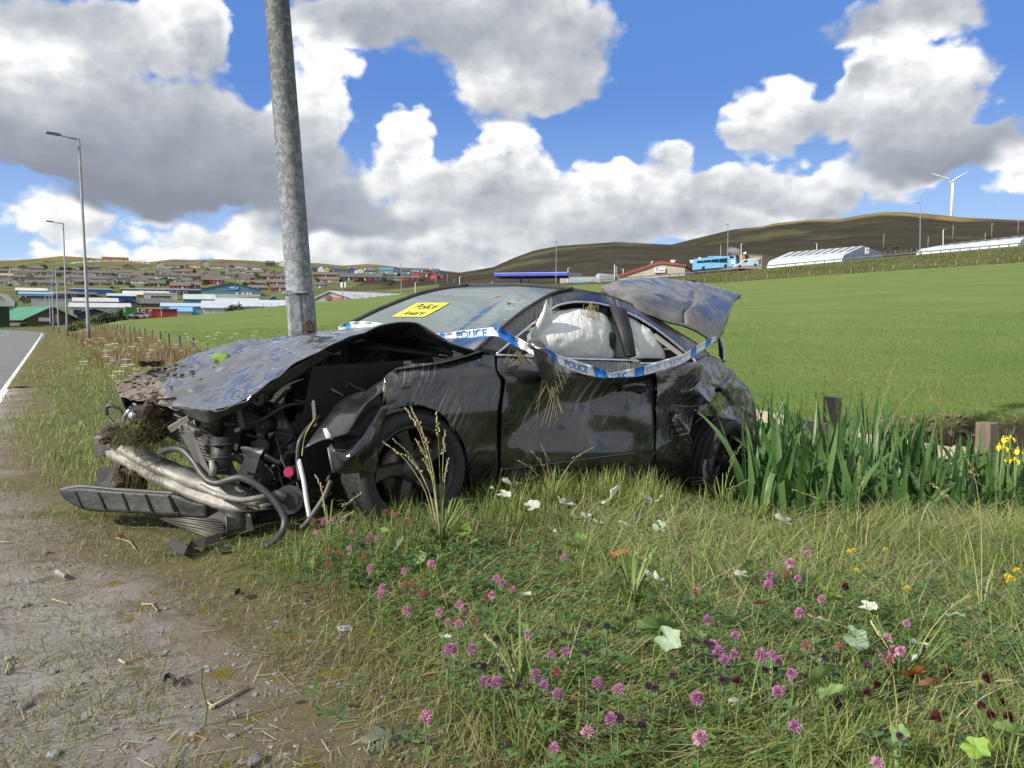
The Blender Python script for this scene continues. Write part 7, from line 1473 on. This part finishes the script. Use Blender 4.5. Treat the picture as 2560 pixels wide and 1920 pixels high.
# --- tall seeding grasses
def seedgrass(label, px, py, d, tips, col=(.36, .33, .17), blades_=6):
    b0 = on_row(px, d); t = thing('seeding_grass', label, 'grass plant', b0, 0, 'tall seeding grasses'); ms = mat('grass stem ' + str(col), col, .6); mg = mat('grass leaf', (.13, .18, .04), .55)
    for (tx, ty) in tips:
        e_ = at(tx, ty, d + random.uniform(-.12, .12)) - b0; m_ = Vector((e_.x * .25, e_.y * .3, e_.z * .55)); P = [Vector((0, 0, -.02)), m_, Vector((e_.x * .62, e_.y * .7, e_.z * .85)), e_]
        Q = [Vector(q) for q in pl([tuple(q) for q in P], 12)] if abs(e_.x) > .02 else P
        MB().tube(Q, [.0022 - .0014 * i / (len(Q) - 1) for i in range(len(Q))], 5, False).build('stem', mg if ty % 2 else ms, t)
        mb = MB(); ax = (Q[-1] - Q[-3]).normalized() if len(Q) > 3 else (Q[-1] - Q[-2]).normalized(); Ls = .11 * d / 3.6
        for k in range(18):
            f = k / 17; c_ = e_ - ax * Ls * (1 - f) + Vector((random.uniform(-1, 1), random.uniform(-1, 1), random.uniform(-.3, .3))) * .008 * (1.2 - f); dv = (ax + Vector((random.uniform(-1, 1), random.uniform(-1, 1), 0)) * .5).normalized() * .014; w_ = dv.cross(Vector((.3, 1, .2))).normalized() * .003
            mb.poly([c_, c_ + dv * .5 + w_, c_ + dv, c_ + dv * .5 - w_])
        mb.build('seed_head', ms, t)
    for k in range(blades_):
        a = random.uniform(0, 6.28); L_ = random.uniform(.15, .32); d_ = Vector((math.cos(a), math.sin(a), 0)); p = Vector((-d_.y, d_.x, 0)) * .0035
        MB().grid([[d_ * x_ * L_ - p * w_ + Vector((0, 0, z_ * L_)), d_ * x_ * L_ + p * w_ + Vector((0, 0, z_ * L_))] for x_, z_, w_ in ((0, 0, 1), (.15, .5, 1), (.45, .85, .7), (.8, .8, .15))], True).build('leaf', mg, t)
seedgrass('tall seeding grass clump standing in front of the front wheel', 1100, 1340, 3.55, [(1015, 1022), (1028, 1020), (985, 1100), (1052, 1075), (1092, 1035), (960, 1106), (1040, 1100), (1112, 1080), (1060, 1150), (1016, 1140), (1120, 1150)], blades_=60)
seedgrass('tall straw grass stem leaning left at right, before the irises', 2490, 1500, 2.9, [(2420, 1150), (2330, 1210)], (.42, .36, .18)); seedgrass('thin grass stems rising above the middle of the iris bed', 2190, 1260, 5.4, [(2160, 950), (2225, 960), (2290, 970), (2110, 930), (2240, 900)], (.26, .22, .13), 3)
seedgrass('thin branching dock stems above the left of the iris bed', 2110, 1250, 6.0, [(2090, 890), (2120, 910), (2160, 890), (2075, 900)], (.12, .12, .05), 3); seedgrass('tall grass plant with brown plumes above the right irises', 2370, 1250, 5.5, [(2345, 955), (2352, 995), (2310, 950)], (.24, .15, .12), 4)
seedgrass('pale grass stems left of the rear bumper base', 2150, 1420, 3.9, [(2150, 1145), (2165, 1180), (1985, 1225)], (.44, .36, .2), 8); seedgrass('grass spikes leaning over the clover in the lower middle', 1300, 1830, 2.15, [(1215, 1590), (1250, 1640), (1310, 1700), (1430, 1770)], (.36, .31, .18), 14)
seedgrass('yellow green grass clump right of the middle foreground', 1590, 1620, 2.75, [(1605, 1340), (1640, 1370), (1560, 1480)], (.30, .30, .12), 40); seedgrass('grass stems in the lower right foreground', 2300, 1850, 2.15, [(2420, 1490), (2180, 1560), (2030, 1540), (2520, 1700)], (.38, .34, .17), 22)
seedgrass('broad bright grass shoots before the rear wheel', 1815, 1290, 4.6, [(1852, 1115), (1835, 1150), (1870, 1200)], (.22, .26, .08), 20); seedgrass('grass sprigs caught before the door sill', 1380, 1270, 4.4, [(1330, 1130), (1352, 1110), (1290, 1150), (1480, 1120)], (.25, .23, .12), 18)
seedgrass('withered dandelion stems in front of the front tyre', 812, 1370, 3.7, [(790, 1190), (900, 1235), (880, 1280), (808, 1265)], (.33, .27, .15), 6)
# --- white umbels on the verge
um = [(264,877,11),(266,893,10.5),(311,918,8.5),(253,846,14),(331,868,12),(315,900,9),(327,913,8.3),(224,849,15),(289,860,13),(401,853,16),(466,835,17),(520,842,15),(545,832,16),(378,876,12),(440,862,14),(350,845,17),(210,905,11),(300,930,8),(275,862,12.5),(590,835,15),(490,855,13),(640,830,14)]
umb = MB()
for k in range(14):
    a = k * 2.4; r_ = .05 * math.sqrt(k / 13); c_ = Vector((r_ * math.cos(a), r_ * math.sin(a), .012 - r_ * .1)); umb.ico(c_, .011, 1, (1, 1, .5), .2, k); umb.tube([(0, 0, -.05), c_], .0012, 3, False)
ume = umb.mesh('flower_head'); ume.materials.append(mat('umbel white', (.62, .62, .50), .7, c2=(.5, .52, .36), scale=40))
for i, (px, py, d) in enumerate(sorted(um)):
    e_ = at(px, py, d); b0 = Vector((e_.x, e_.y, zg(e_.x, e_.y))); hh = max(.3, e_.z - b0.z)
    t = thing('cow_parsley', '%s white-topped cow parsley from the left on the verge behind the bonnet' % (ORD[i] if i < 16 else ['sixth', 'fifth', 'fourth', 'third', 'second', 'last'][i - 16] + ' to last'), 'wild flower', b0, i, 'cow parsley on the verge')
    o = bpy.data.objects.new('stem', stemm['g']); COL.objects.link(o); o.parent = t; o.scale = (2, 2, hh)
    for a, s_, zf in ((0, 1.15, 1.), (2.2, .8, .93), (4.2, .75, .86)):
        o = bpy.data.objects.new('flower_head', ume); COL.objects.link(o); o.parent = t; o.location = (math.cos(a) * .09 * (a > 0), math.sin(a) * .09 * (a > 0), hh * zf); o.scale = (s_ * (.62 + .018 * d),) * 3
# ---------------------------------------------------------------- stones, litter, mud, stream fence
m_gr = mat('road gravel', (.25, .24, .23), .85, c2=(.13, .12, .115), scale=20)
V, Fc = [], []; x, y = scatter(16000, 1.25, 16, pow_=1.4); s_ = S_of(x, y); k = (s_ > .1) & (edge_s(x, y) < 1.9) & ~carfoot(x, y, -.4) & (RNG.random(len(x)) < .35 + (vnoise(x, y, 3, 6) > .5)); x, y = x[k], y[k]; zz = Z(x, y)
base_ = np.array([(1, 0, -.1), (0, 1, -.1), (-1, 0, -.1), (0, -1, -.1), (.6, .55, .38), (-.55, .6, .42), (-.6, -.55, .36), (.55, -.6, .4)]); ft_ = np.array([(0, 1, 4, 4), (1, 2, 5, 5), (2, 3, 6, 6), (3, 0, 7, 7), (4, 1, 5, 5), (5, 2, 6, 6), (6, 3, 7, 7), (7, 0, 4, 4), (4, 5, 6, 7)])
tri = [q[:3] for q in ft_[:8]] + [(4, 5, 6), (4, 6, 7)]; ft_ = np.array(tri)
sz = np.clip(RNG.exponential(.0030, len(x)) + .0018, 0, .012); rot = RNG.uniform(0, 6.28, len(x)); jit = RNG.uniform(.65, 1.35, (len(x), 8, 3))
P = base_[None] * jit * sz[:, None, None]; c_, s1_ = np.cos(rot)[:, None], np.sin(rot)[:, None]; P = np.stack([P[..., 0] * c_ - P[..., 1] * s1_, P[..., 0] * s1_ + P[..., 1] * c_, P[..., 2]], -1) + np.stack([x, y, zz], 1)[:, None]
gv = npmesh('gravel', P.reshape(-1, 3), ((np.arange(len(x)) * 8)[:, None, None] + ft_[None]).reshape(-1, 3)); tag(link_mesh('gravel', gv, m_gr), kind='stuff')
def stone(label, px, py, wpx, c, sq=(1, .8, .45), seed=1):
    p_ = hit(px, py); r_ = wpx * p_.y / F / 2; o = MB().ico((0, 0, r_ * sq[2] * .5), r_, 2, sq, .16, seed).build('stone', mat('stone ' + str(c), c, .85, c2=tuple(q * .7 for q in c), scale=30, bump=.5, bscale=120)); o.location = p_; o.rotation_euler = (0, 0, seed); tag(o, label, 'stone', 'loose stones on the verge')
for i, (px, py, w_, c, lb) in enumerate([(22, 1652, 26, (.34, .30, .25), 'pale rounded stone at the left edge'), (133, 1890, 44, (.26, .28, .28), 'flat blue grey stone at bottom left'), (862, 1575, 40, (.36, .36, .35), 'light grey stone in the short grass below the sill'), (117, 1384, 20, (.2, .19, .18), 'small grey stone on the dirt before the undertray'), (62, 1516, 30, (.22, .19, .17), 'brown stone half sunk at left'), (20, 1758, 28, (.17, .17, .18), 'dark slate stone at the left edge, lower down'), (60, 1770, 34, (.18, .18, .19), 'dark flat slate beside the left edge stone'), (135, 1682, 26, (.20, .20, .21), 'thin grey slate piece left of centre dirt'), (580, 1842, 28, (.24, .23, .22), 'grey flat stone at the bottom of the dirt'), (640, 1908, 48, (.17, .16, .16), 'dark stone at the bottom edge near the rosette'), (738, 1867, 16, (.34, .34, .33), 'small pale stone left of the rosette weed'), (20, 1685, 20, (.25, .22, .2), 'small brown stone under the pale rounded one'), (414, 1523, 12, (.3, .29, .28), 'tiny upright grey stone in mid dirt'), (112, 1516, 12, (.12, .1, .09), 'tiny dark stone right of the brown one')]):
    stone(lb, px, py, w_, c, (1, .75, .4) if i % 3 else (1, .9, .65), i + 1)
def litter(name, label, pts, m_, w_=.02, h=.006, cat='debris', grp='car debris on the ground'):
    P = [hit(x_, y_) for x_, y_ in pts]; o_ = P[0].copy(); mb = MB(); mb.grid([[p_ - o_ + Vector((0, -w_, .012 + h)), p_ - o_ + Vector((0, 0, .022 + h * 2)), p_ - o_ + Vector((0, w_, .012 + h))] for p_ in P], False); o = mb.build(name, m_); o.location = o_; solid(o, .004, 0); tag(o, label, cat, grp)
litter('plastic_trim', 'black plastic trim strip lying under the intercooler', [(430, 1372), (455, 1390), (470, 1398), (480, 1380), (520, 1372), (560, 1360)], m_black, .05, .02)
litter('plastic_strip', 'thin black strip beside the trim piece', [(535, 1388), (575, 1382)], m_black, .02); litter('plastic_hook', 'small curled black plastic piece on the bare dirt', [(411, 1718), (413, 1709), (424, 1704), (436, 1712), (441, 1718)], m_black, .006, .004)
litter('plastic_shard', 'dark plastic shard in the thin grass below the bumper', [(588, 1500), (600, 1495), (608, 1502)], m_black, .012, .01); litter('metal_shard', 'small grey metal shard on the dirt at left', [(140, 1440), (152, 1446), (164, 1453)], m_alu, .008, .004); litter('black_strip', 'thin black strip on the grass before the trim piece', [(410, 1360), (428, 1364)], m_black, .012)
stk = mat('dry stick', (.36, .30, .19), .8)
for i, (pts, lb) in enumerate([([(525, 1775), (570, 1752), (622, 1722)], 'forked dry stalk at lower left of the grass edge'), ([(355, 1515), (380, 1515), (394, 1532)], 'bent pale straw in the middle of the dirt'), ([(130, 1502), (170, 1514)], 'pale straw at left on the dirt'), ([(298, 1655), (315, 1665)], 'short thick pale twig on the grey patch'), ([(14, 1690), (22, 1665), (40, 1652)], 'dry stem by the left edge stone'), ([(0, 1357), (28, 1360)], 'pale stem at the far left edge'), ([(290, 1348), (325, 1358), (340, 1378)], 'curved stem with withered leaf under the undertray'), ([(85, 1675), (110, 1655)], 'thin straw left of the grey patch'), ([(512, 1755), (536, 1775)], 'short pale twig beside the forked stalk'), ([(450, 1700), (470, 1690)], 'short straw above the curled plastic')]):
    P = [hit(x_, y_) + Vector((0, 0, .008)) for x_, y_ in pts]; o = MB().tube([p_ - P[0] for p_ in P], .0032 if i not in (0, 3) else .005, 6).build('dry_stalk', stk); o.location = P[0]; tag(o, lb, 'dry stalk', 'dry stalks on the dirt')
# mud clods under the front end and on the bonnet, turf on the bumper beam
def ontop(obj, px, py, off=.0):
    bv = ontop.c.setdefault(obj.name, BVHTree.FromPolygons([v.co + CO for v in obj.data.vertices], [tuple(p_.vertices) for p_ in obj.data.polygons])); h = bv.ray_cast(Vector((0, 0, CAMZ)), ray(px, py).normalized()); return (h[0], h[1]) if h[0] is not None else (None, None)
ontop.c = {}
mb = MB(); r_ = random.Random(9)
for k in range(260):
    px, py = r_.choice([(r_.gauss(392, 22), r_.uniform(940, 1015)), (r_.gauss(340, 30), r_.uniform(945, 1000)), (r_.gauss(430, 30), r_.uniform(905, 950)), (r_.gauss(372, 30), r_.gauss(985, 14))]); p_, n_ = ontop(bon, px, py)
    if p_ is None: continue
    mb.ico(p_ + Vector((0, 0, .004)), r_.uniform(.005, .018), 1, (1.3, 1.3, .30), .4, k)
tag(mb.build('bonnet_mud', m_mud), kind='stuff')
mb = MB()
for k in range(150):
    px, py = r_.gauss(385, 12) + r_.uniform(-8, 14), r_.uniform(1005, 1095); mb.ico(C(px + (py - 1005) * -.2, py, .98 + r_.uniform(-.05, .05)), r_.uniform(.010, .034), 1, (1, 1, 1.2), .4, k)
for k in range(120): mb.ico(C(r_.uniform(262, 330), r_.uniform(1068, 1105), 1.26 + r_.uniform(-.06, .06)), r_.uniform(.012, .034), 1, (1.2, 1, .8), .4, k)
for k in range(90): mb.ico(C(r_.uniform(290, 360), r_.uniform(1180, 1228), 1.08 + r_.uniform(-.05, .05)), r_.uniform(.012, .03), 1, (1.2, 1, .8), .4, k)
for k in range(40): mb.ico(C(r_.uniform(350, 408), r_.uniform(903, 914), 1.50), r_.uniform(.010, .02), 1, (1.3, 1, .5), .5, k)
tag(mb.build('packed_mud', mat('dark wet soil', (.04, .027, .018), .95, c2=(.085, .06, .04), scale=14, bump=1., bscale=50)), kind='stuff')
n = 900; cpx = RNG.normal(365, 42, n); cpy = 1100 + RNG.normal(0, 24, n) + (cpx - 365) * .12; P = np.array([C(a, b, 1.0 + RNG.uniform(-.10, .06)) for a, b in zip(cpx, cpy)])
blades('torn_turf', P[:, 0], P[:, 1], RNG.uniform(.08, .26, n), RNG.uniform(.002, .0045, n), RNG.uniform(0, 6.28, n), RNG.uniform(.5, 1.6, n), RNG.uniform(-.3, 1.2, n), pick([(.22, .20, .09), (.14, .15, .05), (.30, .26, .14), (.10, .08, .04)], n), 4, z=P[:, 2])
n = 110; cpx = RNG.uniform(300, 430, n); P = np.array([C(a, 1140 + (a - 300) * .35, .96 - RNG.uniform(0, .05) + (300 - a) * .001) for a in cpx])
o = blades('hanging_turf', P[:, 0], P[:, 1], RNG.uniform(.10, .26, n), RNG.uniform(.002, .004, n), RNG.uniform(0, 6.28, n), np.full(n, 1.5), RNG.uniform(.0, .1, n), pick([(.22, .20, .09), (.16, .17, .06)], n), 4, z=P[:, 2])
o.data.transform(Matrix.Identity(4)); co = np.empty(len(o.data.vertices) * 3, np.float32); o.data.vertices.foreach_get('co', co); co = co.reshape(n, -1, 3); hor = np.linalg.norm(co[:, :, :2] - co[:, :1, :2], axis=2, keepdims=True)
co[:, :, 2:3] -= hor * 1.1; co[:, :, :2] = co[:, :1, :2] + (co[:, :, :2] - co[:, :1, :2]) * .3; o.data.vertices.foreach_set('co', co.ravel()); o.data.update()
lf = MB(); p_, n_ = ontop(bon, 552, 907); lf.grid([[(x_ * .05, y_ * .045, .02 * math.sin(x_ * 2 + y_) + .012 * x_ * y_) for x_ in (-1, -.4, .3, 1)] for y_ in (-1, -.2, .5, 1)], True); o = lf.build('loose_leaf', LM['bright']); o.location = (p_ or C(552, 907, .9)) + Vector((0, 0, .03)); o.rotation_euler = (.6, .5, .3); solid(o, .002, 0); tag(o, 'crumpled bright green leaf lying on the bonnet', 'leaf')
# grass caught on mirror, window top
def wisps(name, label, pts, n, L_, drop, lab):
    mb = MB(); r2 = random.Random(5)
    for k in range(n):
        px, py, v = r2.choice(pts); a = C(px + r2.uniform(-6, 6), py + r2.uniform(-4, 4), v); q = [a, a + Vector((r2.uniform(-.03, .03), r2.uniform(-.03, .01), r2.uniform(-.01, .04))), a + Vector((r2.uniform(-.09, .09), r2.uniform(-.05, .01), -drop * r2.uniform(.3, 1)))]
        mb.tube(q, .0014, 3, False)
    o = mb.build(name, mat('dead grass wisp', (.26, .22, .11), .8)); tag(o, kind='stuff')
wisps('caught_grass', '', [(1372, 950, -.09), (1378, 975, -.09), (1384, 900, -.09)], 22, .1, .24, ''); wisps('window_grass', '', [(1475, 768, .30), (1482, 770, .30)], 30, .1, .16, ''); wisps('wiper_grass', '', [(1290, 886, .05), (1306, 890, .04)], 22, .1, .07, '')
# stream: water, stones, wooden rail fence
m_wat, t, p = newmat('stream water'); p.inputs['Base Color'].default_value = (.03, .035, .035, 1); p.inputs['Roughness'].default_value = .06; p.inputs['Specular IOR Level'].default_value = .7
b = t.new('ShaderNodeBump'); b.inputs['Strength'].default_value = .15; t.put(b.inputs['Height'], t.noise(t.new('ShaderNodeNewGeometry').outputs['Position'], 9, 4)); t.put(p.inputs['Normal'], b.outputs[0])
mb = MB(); cl_ = [(40, 12.0), (16, 11.9), (10.5, 11.8), (7.6, 10.8), (5.5, 8.6)]
mb.grid([[Vector((x_, y_ - .75, -.92 if i < 4 else -.78)), Vector((x_, y_ + .35, -.92 if i < 4 else -.78))] for i, (x_, y_) in enumerate(cl_)]); tag(mb.build('stream_water', m_wat), kind='structure')
mb = MB(); rr = random.Random(2)
for k in range(420): x_ = rr.uniform(5.5, 11); y_ = rr.uniform(10.6, 12.8); r_ = rr.uniform(.02, .07); mb.ico((x_, y_, zg(x_, y_) + r_ * .25), r_, 1, (1, 1, .6), .3, k)
tag(mb.build('stream_stones', mat('reddish stream stone', (.20, .14, .11), .8, c2=(.12, .09, .08), scale=8)), kind='stuff')
wf_ = thing('rail_fence', 'broken weathered wooden rail fence beside the stream', 'fence', on_row(2080, 8.4)); o_ = Vector(wf_.location); m_old = mat('old fence timber', (.20, .165, .12), .85, c2=(.11, .085, .06), scale=9, bump=.7, bscale=30, str_=(1, 1, .18)); m_rail = mat('bleached rail timber', (.46, .41, .32), .85, c2=(.32, .27, .20), scale=6, bump=.6, bscale=24, str_=(.2, 1, 1))
for px, yt, d, w_ in ((2082, 992, 8.3, .135), (2469, 1056, 6.5, .13)):
    tpv = at(px, yt, d); zb_ = zg(tpv.x, tpv.y) - .25; b_ = MB().box((tpv.x - o_.x, tpv.y - o_.y, (tpv.z + zb_) / 2 - o_.z), (w_, w_, tpv.z - zb_), Matrix.Rotation(.5, 3, 'Z')).build('post', m_old, wf_); md = b_.modifiers.new('b', 'BEVEL'); md.width = .006; md.segments = 2
for a, b_ in (((1880, 1035, 8.2), (1960, 1052, 8.0)), ((1955, 1050, 8.02), (2075, 1075, 7.6)), ((2386, 1128, 7.0), (2520, 1158, 6.5)), ((2075, 1085, 7.6), (2390, 1135, 7.0))): MB().beam(at(*a) - o_, at(*b_) - o_, .05, .11).build('rail', m_rail, wf_)
